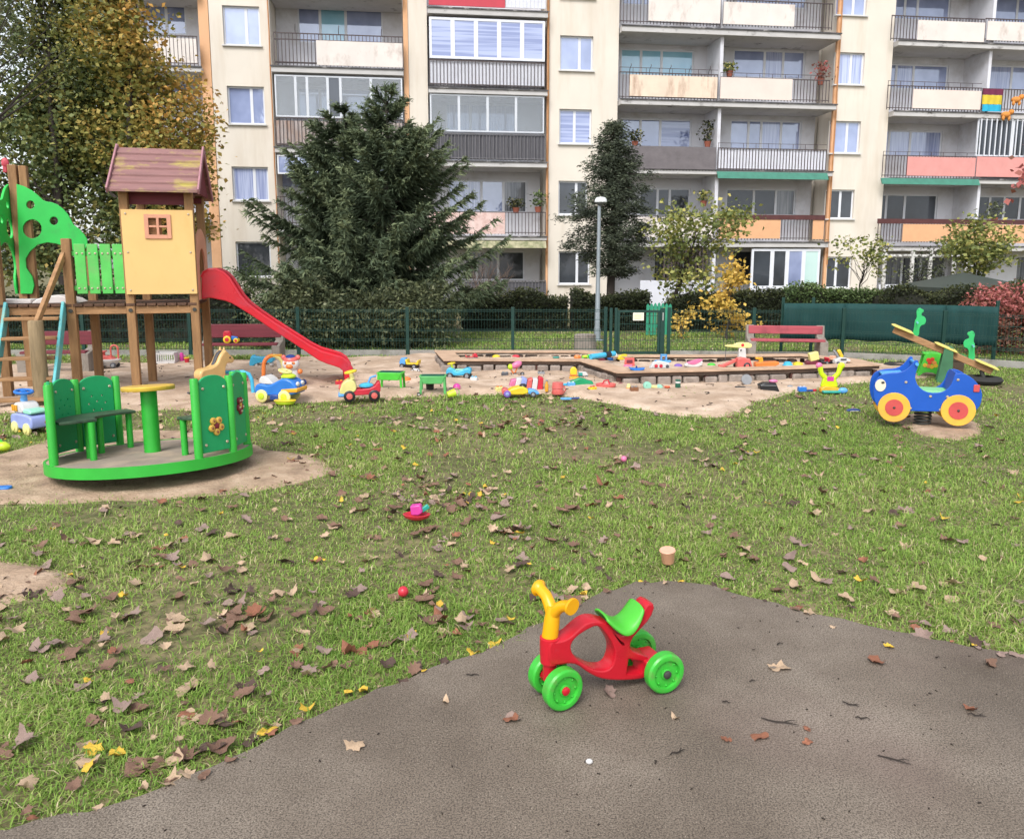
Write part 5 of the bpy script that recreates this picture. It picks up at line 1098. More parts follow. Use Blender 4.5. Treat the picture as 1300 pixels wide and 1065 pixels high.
# 2 red and white ride-on under the tower
t = T('ride_on_boat', 'white hulled ride-on toy with pink seat and red arched backrest under the tower', 'ride-on toy', 138, 467, 5)
part(t, 'hull', 'white', lambda m: m.lathe([(.1, .04), (.15, .1), (.17, .13), (.165, .145), (.13, .14)], n=24, sx=1.15, sy=.7), 0); part(t, 'seat', 'coral', body([(-.12, .13), (-.08, .19), (.02, .2), (.1, .15), (.12, .13)], -.08, .08), .012)
part(t, 'horn', 'coral', lambda m: (m.cyl((-.06, 0, .19), (-.06, 0, .25), .025), m.bb(-.1, -.02, -.05, .05, .25, .27)), .004); part(t, 'backrest', 'coral', lambda m: m.tube([(.05, 0, .15), (.05, 0, .3)]+[(.05+.055-.055*math.cos(a), 0, .3+.055*math.sin(a)) for a in np.linspace(.2, math.pi-.2, 8)]+[(.16, 0, .3), (.16, 0, .14)], .013, 8), 0)
wheels(t, (-.1, .1), .08, .045, .03, 'dgrey', 'grey')
# 3 crate and cups
t = T('plastic_crate', 'white slotted plastic crate lying behind the tower legs', 'crate', 212, 461, 3)
def crate(m):
    for y in (-.1, .1): m.bb(-.16, .16, y-.006, y+.006, 0, .04); m.bb(-.16, .16, y-.006, y+.006, .15, .18); [m.bb(-.16+.035*i-.007, -.16+.035*i+.007, y-.005, y+.005, .04, .15) for i in range(1, 9)]
    for x in (-.155, .155): m.bb(x-.006, x+.006, -.093, .093, 0, .18)
    m.bb(-.148, .148, -.093, .093, .003, .012)
part(t, 'crate_shell', 'white', crate, 0)
t = T('toy_jug', 'hot pink toy jug beside the white crate', 'jug', 231, 460); part(t, 'jug_body', 'hotpink', lambda m: m.lathe([(.03, 0), (.036, .08), (.03, .14), (.022, .16), (.0, .16)], n=16), 0); part(t, 'handle', 'hotpink', lambda m: m.tube([(.03, 0, .12), (.06, 0, .11), (.06, 0, .06), (.034, 0, .04)], .008, 6), 0)
t = T('toy_cup', 'small red toy cup right of the hot pink jug', 'cup', 237.5, 461); part(t, 'cup_body', 'red', lambda m: m.lathe([(.03, 0), (.042, .08), (.038, .08), (.028, .01), (0, .01)], n=16), 0); part(t, 'cup_lid', 'yellow', lambda m: m.lathe([(.044, .081), (.044, .095), (0, .1)], n=16), 0)
# 4 tractor on the left bench
sb = BENL.matrix_basis @ Vector((-.16, -.13, kl+.021)); t = thing('toy_tractor', 'small toy tractor with red cab and yellow wheels on the bench seat', 'toy tractor', sb, R(8))
part(t, 'cab', 'red', body([(-.1, .05), (.02, .05), (.02, .17), (-.0, .2), (-.08, .2), (-.1, .17)], -.05, .05, 0), .008); part(t, 'bonnet', 'blue', body([(.02, .05), (.12, .05), (.12, .1), (.02, .12)], -.035, .035, 0), .008)
wheel(t, -.04, -.06, .062, .03, 'yellow', 'red'); wheel(t, -.04, .06, .062, .03, 'yellow', 'red'); wheel(t, .1, -.05, .042, .025, 'yellow', 'red'); wheel(t, .1, .05, .042, .025, 'yellow', 'red')
# 5 rocking horse behind the merry-go-round
t = T('rocking_horse', 'cream toy horse with dark mane behind the merry-go-round panels', 'toy horse', 270, 503, 60)
hp = smoothpoly([(-.2, .22), (-.1, .2), (.06, .2), (.12, .16), (.16, .2), (.17, .34), (.2, .4), (.27, .38), (.31, .41), (.3, .46), (.24, .5), (.2, .55), (.17, .56), (.1, .5), (.05, .4), (-.05, .36), (-.17, .36), (-.22, .3)], 2)
part(t, 'horse_body', 'tan', lambda m: m.prism(hp, 'y', -.07, .07), .03); part(t, 'mane', 'dgrey', lambda m: m.prism(smoothpoly([(.17, .565), (.09, .52), (.03, .4), (-.02, .355), (.05, .37), (.1, .44), (.15, .52)], 1), 'y', -.025, .025), .008)
for x in (-.16, .13):
    for y in (-.05, .05): part(t, 'leg', 'tan', lambda m: m.cyl((x, y, .24), (x*1.2, y, .03), .035, .025), 0)
for y in (-.035, .035): part(t, 'ear', 'tan', lambda m: m.lathe([(.02, 0), (.013, .04), (0, .06)], (.18, y, .54), n=8), 0); part(t, 'eye', 'black', lambda m: m.ball((.235, y*2.05, .46), .012, 8), 0); part(t, 'rocker', 'dgrey', lambda m: m.tube([(-.3, y*2, .08), (-.15, y*2, .02), (0, y*2, .012), (.15, y*2, .02), (.3, y*2, .08)], .014, 8), 0)
t = T('tubular_toy', 'cyan tubular toy frame standing behind the cream toy horse', 'toy frame', 300, 499, 4); part(t, 'frame_tube', 'cyan', lambda m: m.tube([(-.3, 0, 0), (-.32, 0, .2), (-.28, 0, .26), (.1, 0, .27), (.17, 0, .24), (.2, 0, .17), (.21, 0, 0)], .024, 10), 0); part(t, 'cross_bar', 'red', lambda m: m.cyl((-.05, 0, .17), (.15, 0, .17), .02), 0)
# 6 cyan toy whale slide, baby walker, bear walker
t = T('toy_slide_piece', 'cyan curved toy slide piece with a pointed fin left of the baby walker', 'toy', 333, 465, 0); part(t, 'slide_shell', 'cyan', lambda m: m.prism(smoothpoly([(-.2, .02), (-.14, .2), (-.1, .15), (.14, .16), (.2, .12), (.18, .06), (.02, .07), (-.08, .05), (-.14, .0)], 1), 'y', -.07, .07), .01); part(t, 'base_foot', 'white', lambda m: [m.bb(x-.02, x+.02, -.06, .06, 0, .06) for x in (-.08, .05, .15)][0], .004)
t = T('baby_walker', 'baby walker with orange and yellow arch behind the blue toy car', 'baby walker', 351, 485, 12)
A1 = [(-.17, 0, .04)]+[(-.03-.13*math.cos(a), 0, .22+.15*math.sin(a)) for a in np.linspace(.1, math.pi*.5, 6)]
part(t, 'left_arch', 'orange', lambda m: m.tube(A1, .027, 8), 0); part(t, 'right_arch', 'ltyellow', lambda m: m.tube([A1[-1]]+[(-.03+.13*math.cos(a), 0, .22+.15*math.sin(a)) for a in np.linspace(math.pi*.5, .1, 6)]+[(.11, 0, .05)], .027, 8), 0)
part(t, 'handle', 'gold', lambda m: m.cyl((-.08, -.01, .37), (.09, -.01, .37), .018), 0); part(t, 'play_panel', 'white', lambda m: m.box((.09, .05, .26), (.16, .03, .16), Matrix.Rotation(R(20), 3, 'X')), .01)
for x in (-.17, .11): wheel(t, x, -.03, .045, .03, 'ltblue', 'grey'); wheel(t, x, .16, .045, .03, 'ltblue', 'grey')
t = T('bear_walker', 'white and orange teddy faced push toy with a dark blue cap', 'push toy', 371, 490, 0)
part(t, 'torso', 'white', lambda m: m.lathe([(.07, .03), (.11, .1), (.1, .2), (.06, .27)], n=20, sy=.8), 0); hd = part(t, 'head', 'white', lambda m: m.ball((0, -.02, .30), (.115, .09, .1), 18), 0)
part(hd, 'muzzle', 'orange', lambda m: m.ball((0, -.095, .275), (.05, .035, .035), 14), 0); part(hd, 'forehead', 'coral', lambda m: m.ball((0, -.02, .345), (.1, .085, .07), 16), 0)
for x in (-.045, .045): part(hd, 'eye_patch', 'orange', lambda m: m.ball((x, -.085, .315), (.03, .02, .026), 10), 0); part(hd, 'eye', 'black', lambda m: m.ball((x, -.104, .318), .009, 8), 0); part(hd, 'ear', 'coral', lambda m: m.ball((x*2.1, -.01, .385), (.035, .025, .035), 12), 0); part(t, 'arm', 'orange', lambda m: m.ball((x*2.7, -.03, .2), (.035, .04, .035), 12), 0)
part(t, 'cap', 'navy', lambda m: m.lathe([(.07, .365), (.068, .4), (.04, .42), (0, .425)], (0, -.02, 0), n=18), 0); part(t, 'base', 'red', lambda m: m.bb(-.09, .12, -.07, .08, .02, .06), .01)
for x in (-.08, .13): wheel(t, x, -.09, .04, .03, 'navy' if x > 0 else 'red', 'red'); wheel(t, x, .09, .04, .03, 'navy', 'red')
# 9 blue ride-on car
t = T('ride_on_car', 'blue ride-on toy car with white back and lime wheel hubs beside the slide foot', 'ride-on toy', 356, 509, -12)
part(t, 'body', 'blue', body([(-.27, .1), (-.26, .2), (-.2, .22), (-.08, .2), (.0, .24), (.12, .3), (.24, .25), (.28, .17), (.27, .09), (-.22, .07)], -.12, .12), .02)
part(t, 'rear_seat', 'white', body([(-.22, .21), (-.2, .3), (-.14, .31), (-.05, .24), (-.02, .21)], -.1, .1), .015); part(t, 'bumper', 'gold', body([(.08, .12), (.29, .13), (.295, .17), (.28, .18), (.08, .16)], -.13, .13, 0), .01); part(t, 'bonnet_panel', 'lime', lambda m: m.ball((.12, 0, .3), (.09, .09, .035), 14), 0)
for y in (-.06, .06): part(t, 'headlight', 'white', lambda m: m.ball((.265, y, .22), (.02, .035, .03), 12), 0)
wheels(t, (-.17, .12), .12, .075, .045, 'ltyellow', 'lime'); part(t, 'step', 'navy', lambda m: m.bb(-.06, .05, -.15, .15, .03, .1), .015); steering(t, .08, .36, .07, 'ltyellow', 'lime', 15)
t = T('toy_tray', 'yellow plastic tray lying against the front of the blue toy car', 'tray', 362, 513, -6); part(t, 'tray_shell', 'lime', lambda m: m.lathe([(.09, 0), (.11, .02), (.115, .045), (.105, .045), (.09, .012), (0, .01)], n=20, sx=1.1, sy=.7), 0); part(t, 'tray_lip', 'yellow', lambda m: m.lathe([(.116, .038), (.122, .046), (.116, .05)], n=20, sx=1.1, sy=.7), 0)
# 10 red ride-on with yellow nose
t = T('ride_on_car', 'red ride-on toy car with yellow bonnet, yellow steering wheel and black tyres', 'ride-on toy', 457, 508, 191)
part(t, 'body', 'red', body([(-.24, .08), (-.25, .2), (-.22, .24), (-.17, .16), (.02, .14), (.1, .16), (.22, .1), (.2, .07)], -.1, .1), .018); part(t, 'bonnet', 'ltyellow', body([(.03, .14), (.05, .24), (.12, .27), (.2, .22), (.24, .12), (.22, .09), (.1, .1)], -.11, .11), .02)
part(t, 'seat', 'cyan', lambda m: m.ball((-.08, 0, .175), (.09, .085, .035), 14), 0); part(t, 'bumper', 'ltblue', lambda m: m.bb(.17, .25, -.115, .115, .06, .1), .012)
for y in (-.06, .06): part(t, 'headlight', 'coral', lambda m: m.ball((.225, y, .165), (.02, .03, .028), 12), 0)
wheels(t, (-.17, .12), .1, .068, .045, 'black', 'coral'); steering(t, .1, .345, .065, 'yellow', 'ltyellow', 12)
part(t, 'push_handle', 'ltblue', lambda m: m.tube([(-.1, 0, .2), (-.13, 0, .27), (-.16, -.0, .28), (-.2, 0, .29)], .012, 6), 0)
# 11 green sand tables
def sand_table(px, py, lab, tub, rz):
    t = T('sand_tray_table', lab, 'toy table', px, py, rz, group='green toy tray tables'); part(t, 'tray', tub, lambda m: m.prism([(-.12, .13), (.12, .13), (.15, .21), (.17, .215), (.17, .228), (-.17, .228), (-.17, .215), (-.15, .21)], 'y', -.1, .1), .01)
    part(t, 'tray_floor', 'dkgreen', lambda m: m.bb(-.145, .145, -.085, .085, .2285, .2315), 0)
    for x in (-.15, .15):
        for y in (-.085, .085): part(t, 'leg', tub, lambda m: m.beam((x*.95, y, .21), (x*1.02, y, 0), .03, .018), .003)
    return t
sand_table(497, 494, 'dark green toy tray table standing right of the red toy car', 'green', -6); sand_table(550, 499, 'lighter green toy tray table with a black tub beneath', plastic('toy_leafgreen', '5aa860'), 2)
t = T('toy_tub', 'black plastic tub standing under the lighter green tray table', 'tub', 546, 497.5); part(t, 'tub_body', 'black', lambda m: m.lathe([(.045, 0), (.055, .12), (.05, .12), (.042, .01), (0, .01)], n=18), 0)
t = T('toy_block', 'tiny black box on the edge of the grass', 'box', 531.5, 502.5, 10, .01); part(t, 'box_body', 'black', lambda m: m.bb(-.02, .02, -.02, .02, 0, .04), .004); part(t, 'label_patch', 'white', lambda m: m.bb(-.012, .012, -.0215, -.0205, .012, .028), 0)
def truck(px, py, rz, lab, cab, bed, chassis, z=.03, s=1, lift=0, tyre='black', name='toy_truck'):
    t = T(name, lab, 'toy truck', px, py, rz, z); t.scale = (s,)*3
    part(t, 'chassis', chassis, lambda m: m.bb(-.15, .15, -.05, .05, .04, .065), .006); part(t, 'cab', cab, body([(.05, .066), (.15, .066), (.15, .11), (.12, .17), (.05, .17)], -.055, .055, 0), .012)
    part(t, 'windscreen', 'dgrey', lambda m: m.add([(.1515, -.045, .112), (.1515, .045, .112), (.1235, .045, .163), (.1235, -.045, .163)], [(0, 1, 2, 3)]), 0)
    o = part(t, 'tipper', bed, lambda m: m.prism([(-.16, .07), (.035, .07), (.05, .15), (.02, .15), (.01, .09), (-.13, .09), (-.15, .14), (-.175, .14)], 'y', -.06, .06), .006); o.rotation_euler.y = R(lift)
    wheels(t, (-.1, .1), .06, .042, .03, tyre, 'grey'); return t
truck(520, 468, 165, 'yellow and blue toy tipper truck at the left end of the sandbox', 'ltblue', 'yellow', 'black')
t = T('wheeled_block', 'white and black toy wheel set lying beside the yellow tipper truck', 'toy', 528, 472, 0); part(t, 'block', 'white', lambda m: m.bb(-.05, .05, -.03, .03, 0, .05), .01); wheel(t, -.05, -.04, .025, .02, 'black', 'white'); wheel(t, .05, -.04, .025, .02, 'black', 'white')
t = T('ride_on_scooter_car', 'cyan blue ride-on toy with yellow steering wheel in front of the sandbox corner', 'ride-on toy', 583, 481, 175)
part(t, 'body', 'cyan', body([(-.17, .06), (-.18, .15), (-.12, .17), (-.02, .12), (.05, .12), (.1, .17), (.16, .16), (.19, .07), (.1, .05)], -.08, .08), .018); part(t, 'seat', 'mint', lambda m: m.bb(-.1, .05, -.07, .07, .125, .14), .006); wheels(t, (-.12, .12), .075, .05, .035, 'black', 'grey'); steering(t, .11, .22, .05, 'yellow', 'lime', 10)
# cluster right of the tray tables
t = T('toy_ball', 'pink toy ball left of the yellow low toy car', 'ball', 580, 496.5); part(t, 'ball_skin', 'hotpink', lambda m: m.ball((0, 0, .05), .05, 18), 0); part(t, 'ball_band', 'pink', lambda m: m.lathe([(.0495, -.008), (.0508, 0), (.0495, .008)], (0, 0, .05), n=24), 0)
t = T('toy_bucket', 'small pale green bucket tipped beside the pink ball', 'bucket', 573, 500, 20, .06, tilt=(0, 75)); part(t, 'bucket_body', 'lime', lambda m: m.lathe([(.04, -.05), (.052, .05), (.047, .05), (.036, -.04), (0, -.04)], n=18), 0); part(t, 'bucket_handle', 'green', lambda m: m.tube([(.05, 0, .05), (.04, 0, .09), (0, 0, .105), (-.04, 0, .09), (-.05, 0, .05)], .004, 5), 0)
t = T('low_toy_car', 'long yellow and pale blue toy racer with a purple wheel', 'toy car', 664, 503, 3, .02)
part(t, 'body', 'yellow', body([(-.22, .03), (-.18, .1), (-.02, .14), (.06, .1), (.06, .03)], -.09, .09), .015); part(t, 'nose', 'ltblue', body([(.05, .03), (.06, .1), (.16, .08), (.22, .03)], -.08, .08), .012); part(t, 'rear_guard', 'coral', body([(-.27, .03), (-.26, .11), (-.18, .1), (-.2, .03)], -.09, .09), .012); wheel(t, -.2, -.1, .045, .03, 'purple', 'lilac'); wheel(t, .12, -.09, .035, .03, 'dgrey', 'grey'); wheel(t, -.2, .1, .045, .03, 'purple', 'lilac'); part(t, 'cockpit', 'black', lambda m: m.ball((-.0, -.0, .13), (.05, .05, .03), 12), 0)
t = T('toy_tent', 'red and white striped toy canopy heap behind the yellow toy racer', 'toy canopy', 668, 494, 4)
for i in range(6): part(t, 'stripe', ('pink', 'white', 'lilac', 'coral', 'white', 'red')[i], body([(-.24+.075*i, .0), (-.2+.072*i, .13+.02*(i % 3)), (-.13+.07*i, .14+.015*(i % 2)), (-.165+.075*i, .0)], -.08, .07, 0), .01)
t = T('doll_pram', 'tiny pink doll pram with yellow hood against the sandbox stones', 'doll pram', 653, 477, 10)
part(t, 'basket', 'pink', lambda m: m.ball((.03, 0, .16), (.09, .05, .05), 14, Matrix.Rotation(R(-25), 3, 'Y')), 0); part(t, 'hood', 'lime', lambda m: m.ball((-.06, 0, .13), (.04, .045, .045), 12), 0); part(t, 'frame', 'orange', lambda m: (m.tube([(-.06, 0, .1), (0, 0, .02)], .012, 6), m.tube([(0, 0, .02), (.08, 0, .2)], .01, 6))[0], 0); wheel(t, .11, -.04, .03, .02, 'black', 'grey'); wheel(t, 0, -.04, .025, .02, 'black', 'grey')
t = T('toy_bottle', 'yellow toy bottle standing left of the coral bucket', 'bottle', 694, 497); part(t, 'bottle_body', 'gold', lambda m: m.lathe([(.022, 0), (.024, .08), (.012, .11), (.012, .13), (0, .13)], n=14), 0); part(t, 'bottle_cap', 'grey', lambda m: m.lathe([(.014, .131), (.014, .15), (0, .152)], n=14), 0)
t = T('toy_bucket', 'coral red toy bucket upside down on the sand edge', 'bucket', 708, 500); part(t, 'bucket_body', 'coral', lambda m: m.lathe([(.075, 0), (.08, .012), (.07, .07), (.076, .075), (.066, .145), (0, .148)], n=22), 0); part(t, 'bucket_handle', 'red', lambda m: m.tube([(.077, 0, .02), (.1, 0, .05), (.08, 0, .1)], .006, 5), 0)
t = T('toy_spade', 'blue grey toy spade lying in the grass edge', 'spade', 722, 507, 4, .03); part(t, 'blade', 'ltblue', lambda m: m.prism(smoothpoly([(-.1, -.03), (.02, -.04), (.04, 0), (.02, .04), (-.1, .03)], 1), 'z', 0, .02), .005); part(t, 'handle', 'navy', lambda m: m.cyl((.03, 0, .012), (.13, 0, .015), .011), 0)
t = T('toy_figure', 'yellow sitting toy figure against the sandbox left of the diagonal edge', 'toy figure', 728, 482, 0); part(t, 'torso', 'yellow', body([(-.05, .05), (-.045, .18), (.045, .18), (.05, .05)], -.03, .03), .012); part(t, 'legs', 'gold', lambda m: m.bb(-.06, .07, -.07, .03, 0, .05), .012); part(t, 'belt', 'orange', lambda m: m.bb(-.052, .052, -.034, .034, .06, .08), .003)
t = T('toy_van', 'small white and teal toy van behind the green shell lid', 'toy van', 740, 480, 5); part(t, 'body', 'white', body([(-.06, .03), (-.06, .09), (.04, .09), (.07, .06), (.07, .03)], -.035, .035, 0), .01); part(t, 'rear_half', 'teal', lambda m: m.bb(-.065, -.01, -.037, .037, .03, .085), .006); wheels(t, (-.04, .045), .035, .022, .02)
SHELL = [(.0, .07), (.06, .068), (.12, .05), (.15, .02), (.155, 0)]
t = T('sandpit_cover', 'dark green shell shaped sandpit lid lying on the sand', 'lid', 737, 490); part(t, 'lid_shell', plastic('toy_emerald', '128a5a'), lambda m: m.prism(smoothpoly([(-.17, 0), (-.165, .06), (-.09, .085), (-.02, .115), (.05, .1), (.1, .075), (.165, .065), (.17, .0)], 1), 'y', -.06, .05), .012); part(t, 'lid_tab', 'cyan', lambda m: m.ball((-.2, -.01, .02), (.04, .03, .018), 10), 0)
t = T('sandpit_shell', 'coral pink shell shaped bowl beside the front corner of the sandbox', 'bowl', 769, 493); part(t, 'bowl_shell', 'coral', lambda m: m.lathe([(.08, 0), (.13, .03), (.135, .06), (.12, .065), (.1, .04), (0, .03)], n=24, sy=.7), 0); part(t, 'bowl_grip', 'red', lambda m: m.tube([(-.05, 0, .05), (-.02, 0, .1), (.03, 0, .11), (.05, 0, .05)], .01, 6), 0)
t = T('toy_shoe', 'tiny dark maroon toy shoe right of the sandbox front corner', 'toy shoe', 789, 490, 0); part(t, 'sole', 'black', lambda m: m.bb(-.05, .05, -.02, .02, 0, .02), .006); part(t, 'upper', 'maroon', lambda m: m.ball((-.01, 0, .025), (.04, .02, .022), 10), 0)
t = T('toy_cone', 'little orange and yellow stacking cone on the sand', 'toy', 798, 494, 0); part(t, 'base', 'orange', lambda m: m.lathe([(.04, 0), (.035, .02), (0, .022)], n=14), 0); part(t, 'top', 'ltyellow', lambda m: m.lathe([(.03, .023), (.015, .07), (0, .075)], n=14), 0)
t = T('toy_telephone', 'mint green dumbbell shaped rattle lying on the sand', 'rattle', 829, 491, 12, .05); part(t, 'grip', 'ltyellow', lambda m: m.cyl((-.06, 0, .01), (.07, 0, -.01), .022), 0)
for x, r, z in ((-.085, .052, .02), (.085, .036, -.005)): part(t, 'end_disc', 'mint', lambda m: m.lathe([(0, -.025), (r, -.02), (r, .02), (0, .025)], (x, -.01, z), 'y', 20), 0)
t = T('toy_mould', 'small orange sand mould with a red rim between rattle and can', 'sand mould', 847, 493, 0); part(t, 'mould', 'orange', lambda m: m.lathe([(.02, 0), (.04, .02), (.035, .03), (0, .028)], n=14), 0); part(t, 'rim', 'red', lambda m: m.lathe([(.036, .018), (.044, .022), (.036, .027)], n=14), 0)
t = T('toy_can', 'dark teal toy can with a white band in front of the sandbox', 'can', 860.5, 492, 0); part(t, 'can_body', 'dkgreen', lambda m: m.lathe([(.034, 0), (.036, .01), (.036, .1), (.03, .105), (0, .105)], n=18), 0); part(t, 'band', 'white', lambda m: m.lathe([(.0365, .06), (.0372, .07), (.0365, .085)], n=18), 0)
# toys in the sandbox
ZS = .11
truck(599, 457, 8, 'red and blue toy truck at the left end of the sandbox sand', 'red', 'coral', 'blue', ZS, .62)
t = T('toy_saucer', 'flat teal green saucer in the left half of the sandbox', 'saucer', 706, 455, 0, ZS+.02); part(t, 'saucer_disc', 'teal', lambda m: m.lathe([(.04, 0), (.06, .02), (.055, .024), (0, .015)], n=18), 0)
t = T('toy_heap_cup', 'orange toy cup half buried in the sandbox by the long cyan tube', 'cup', 733, 455, 0, ZS+.02); part(t, 'cup_body', 'orange', lambda m: m.ball((0, 0, .02), (.06, .045, .04), 12), 0); part(t, 'cup_rim', 'peach', lambda m: m.lathe([(.03, .052), (.035, .06), (.03, .064)], n=14), 0)
t = T('toy_lizard', 'small lime green toy animal beside the long cyan tube', 'toy animal', 743, 455, 0, ZS+.02); part(t, 'torso', 'lime', lambda m: m.ball((0, 0, .03), (.06, .025, .025), 10), 0); part(t, 'head', 'green', lambda m: m.ball((.06, 0, .045), (.03, .022, .022), 10), 0)
for x in (-.035, .035): part(t, 'leg', 'green', lambda m: m.cyl((x, -.02, .03), (x*1.3, -.035, .0), .01), 0)
a, b = G(750, 453, .24), G(780, 449, .26); t = thing('toy_tube', 'long cyan plastic tube slanting over the sandbox edge', 'tube', a); part(t, 'tube_body', 'cyan', lambda m: m.cyl((0, 0, 0), b-a, .042), 0); part(t, 'tube_end', 'black', lambda m: m.cyl((b-a)*.62+Vector((0, -.02, 0)), (b-a)*.8+Vector((0, -.02, 0)), .05), 0)
t = T('toy_ball', 'blue and white ball in the sandbox under the long cyan tube', 'ball', 776, 459, 0, ZS); part(t, 'ball_skin', 'blue', lambda m: m.ball((0, 0, .085), .08, 18), 0); part(t, 'ball_patch', 'white', lambda m: m.ball((.035, -.015, .085), .066, 16), 0)
t = T('toy_boot', 'dark maroon toy boot beside the blue and white ball', 'toy boot', 764, 459, 0, ZS); part(t, 'boot', 'maroon', body([(-.05, 0), (-.05, .11), (.0, .11), (.01, .05), (.06, .04), (.06, 0)], -.03, .03), .01); part(t, 'cuff', 'dgrey', lambda m: m.bb(-.055, .005, -.033, .033, .1, .12), .005)
t = T('toy_boat', 'yellow toy boat lying on its side right of the blue and white ball', 'toy boat', 789, 458, 20, ZS+.02); part(t, 'hull', 'yellow', body([(-.08, .02), (-.06, .08), (.08, .11), (.09, .08), (.02, .01)], -.035, .035), .012); part(t, 'deck', 'gold', lambda m: m.box((.01, 0, .085), (.1, .05, .012), Matrix.Rotation(R(-14), 3, 'Y')), .004)
t = T('window_toy', 'red toy frame with open window standing in the sandbox', 'toy frame', 799, 466, -4, ZS)
part(t, 'frame', 'coral', lambda m: m.prism([(-.08, 0), (.08, 0), (.07, .14), (-.07, .14)], 'y', -.012, .012), .004); part(t, 'window', 'maroon', lambda m: m.bb(-.045, .045, -.016, -.0125, .06, .11), .002); part(t, 'foot', 'pink', lambda m: m.bb(-.09, .04, -.07, -.017, 0, .04), .01)
t = T('toy_boat', 'blue flat toy boat on the front rim of the sandbox', 'toy boat', 808, 470, 4, ZR+.002); part(t, 'hull', 'blue', lambda m: m.prism(smoothpoly([(-.11, .05), (-.08, .0), (.08, .0), (.12, .04), (.08, .03), (-.06, .03)], 1), 'y', -.045, .045), .008); part(t, 'mast_stub', 'navy', lambda m: m.cyl((0, 0, .02), (0, 0, .06), .012), 0)
t = T('toy_ship', 'white and blue toy ship with red panels in the sandbox', 'toy ship', 838, 469, 3, ZS+.06)
part(t, 'hull', 'white', body([(-.16, .02), (-.1, .11), (-.04, .13), (.12, .1), (.13, .02)], -.05, .05, 0), .012); part(t, 'deck_house', 'ltblue', lambda m: m.bb(-.08, .15, -.04, .04, .1, .13), .012); part(t, 'tower', 'ltblue', lambda m: (m.bb(.0, .02, -.03, .03, .13, .21), m.bb(.07, .09, -.03, .03, .13, .21), m.bb(.0, .09, -.03, .03, .19, .215))[0], .004)
for x in (-.07, .0): part(t, 'port_panel', 'red', lambda m: m.lathe([(0, 0), (.026, 0), (.024, -.006), (0, -.007)], (x, -.0505, .055), 'y', 14), 0)
part(t, 'wheel_cover', 'dgrey', lambda m: m.lathe([(0, 0), (.024, 0), (.022, -.006), (0, -.007)], (.09, -.0505, .05), 'y', 14), 0)
t = T('toy_plane', 'white toy with pink stripe lying in the middle of the sandbox', 'toy', 880, 466, 5, ZS+.02); part(t, 'body', 'white', body([(-.14, .0), (-.13, .06), (.08, .12), (.14, .1), (.12, .0)], -.04, .04), .012); part(t, 'stripe', 'pink', body([(-.12, .06), (.0, .03), (.08, .07), (.14, .11), (.1, .125), (-.04, .09)], -.043, .043), .006)
t = T('toy_digger', 'large coral red toy digger with sloping boom in the sandbox', 'toy digger', 936, 468, 0, ZS)
part(t, 'body', 'coral', body([(-.02, .02), (-.02, .16), (.06, .17), (.17, .15), (.21, .02)], -.07, .07, 0), .015); part(t, 'boom', 'coral', lambda m: m.beam((-.02, 0, .13), (-.26, 0, .02), .05, .05), .01); part(t, 'scoop', 'coral', body([(-.3, 0), (-.27, .06), (-.2, .05), (-.2, 0)], -.05, .05, 0), .006); wheel(t, .12, -.08, .05, .03, 'black', 'coral'); wheel(t, .12, .08, .05, .03, 'black', 'coral'); wheel(t, -.0, .08, .04, .03, 'black', 'coral')
t = T('toy_crane', 'yellow beaked toy crane on a white pillar standing in the sandbox', 'toy crane', 941, 461, 0, ZS)
part(t, 'pillar', 'white', body([(-.06, .0), (-.05, .24), (.05, .24), (.075, .0)], -.04, .04, 0), .01); part(t, 'crane_head', 'ltyellow', body([(-.27, .26), (-.26, .285), (-.12, .29), (-.06, .33), (.14, .32), (.15, .24), (.0, .24), (-.1, .245)], -.035, .035), .01); part(t, 'badge', 'red', lambda m: m.lathe([(0, 0), (.025, 0), (.022, -.005), (0, -.006)], (-.0, -.0355, .285), 'y', 14), 0); part(t, 'hook_line', 'dgrey', lambda m: m.cyl((-.25, 0, .26), (-.25, 0, .03), .004), 0)
for z in (.06, .19): part(t, 'pillar_mark', 'black', lambda m: m.bb(-.035, -.015, -.0425, -.0405, z, z+.03), 0)
t = T('toy_barrow', 'orange toy trough with a yellow stand lying right of the coral digger', 'toy', 972, 467, 2, ZS); part(t, 'trough', 'orange', body([(-.17, .02), (-.17, .09), (.17, .1), (.19, .06), (.1, .02)], -.06, .06, 0), .01); part(t, 'stand', 'gold', lambda m: (m.bb(-.16, -.06, -.03, .03, .13, .16), m.bb(-.11, -.06, -.03, .03, .02, .13))[0], .006)
t = T('sand_mould', 'yellow sand mould lying flat left of the yellow cube', 'sand mould', 1013, 464, 0, ZS); part(t, 'mould', 'yellow', lambda m: m.lathe([(.08, 0), (.07, .04), (.03, .055), (0, .056)], n=16), 0)
t = T('toy_cube', 'pale yellow toy cube on a dark base in front of the bench', 'toy cube', 1033, 463, 0, ZS); part(t, 'base', 'maroon', lambda m: m.bb(-.13, .06, -.05, .05, 0, .06), .01); part(t, 'cube', 'ltyellow', lambda m: m.box((-.01, 0, .13), (.14, .1, .13), Matrix.Rotation(R(-14), 3, 'Y')), .012)
truck(1052, 463, 20, 'red white and yellow toy tipper truck with raised bed by the yellow cube', 'peach', 'red', 'dgrey', ZS, .8, -38)
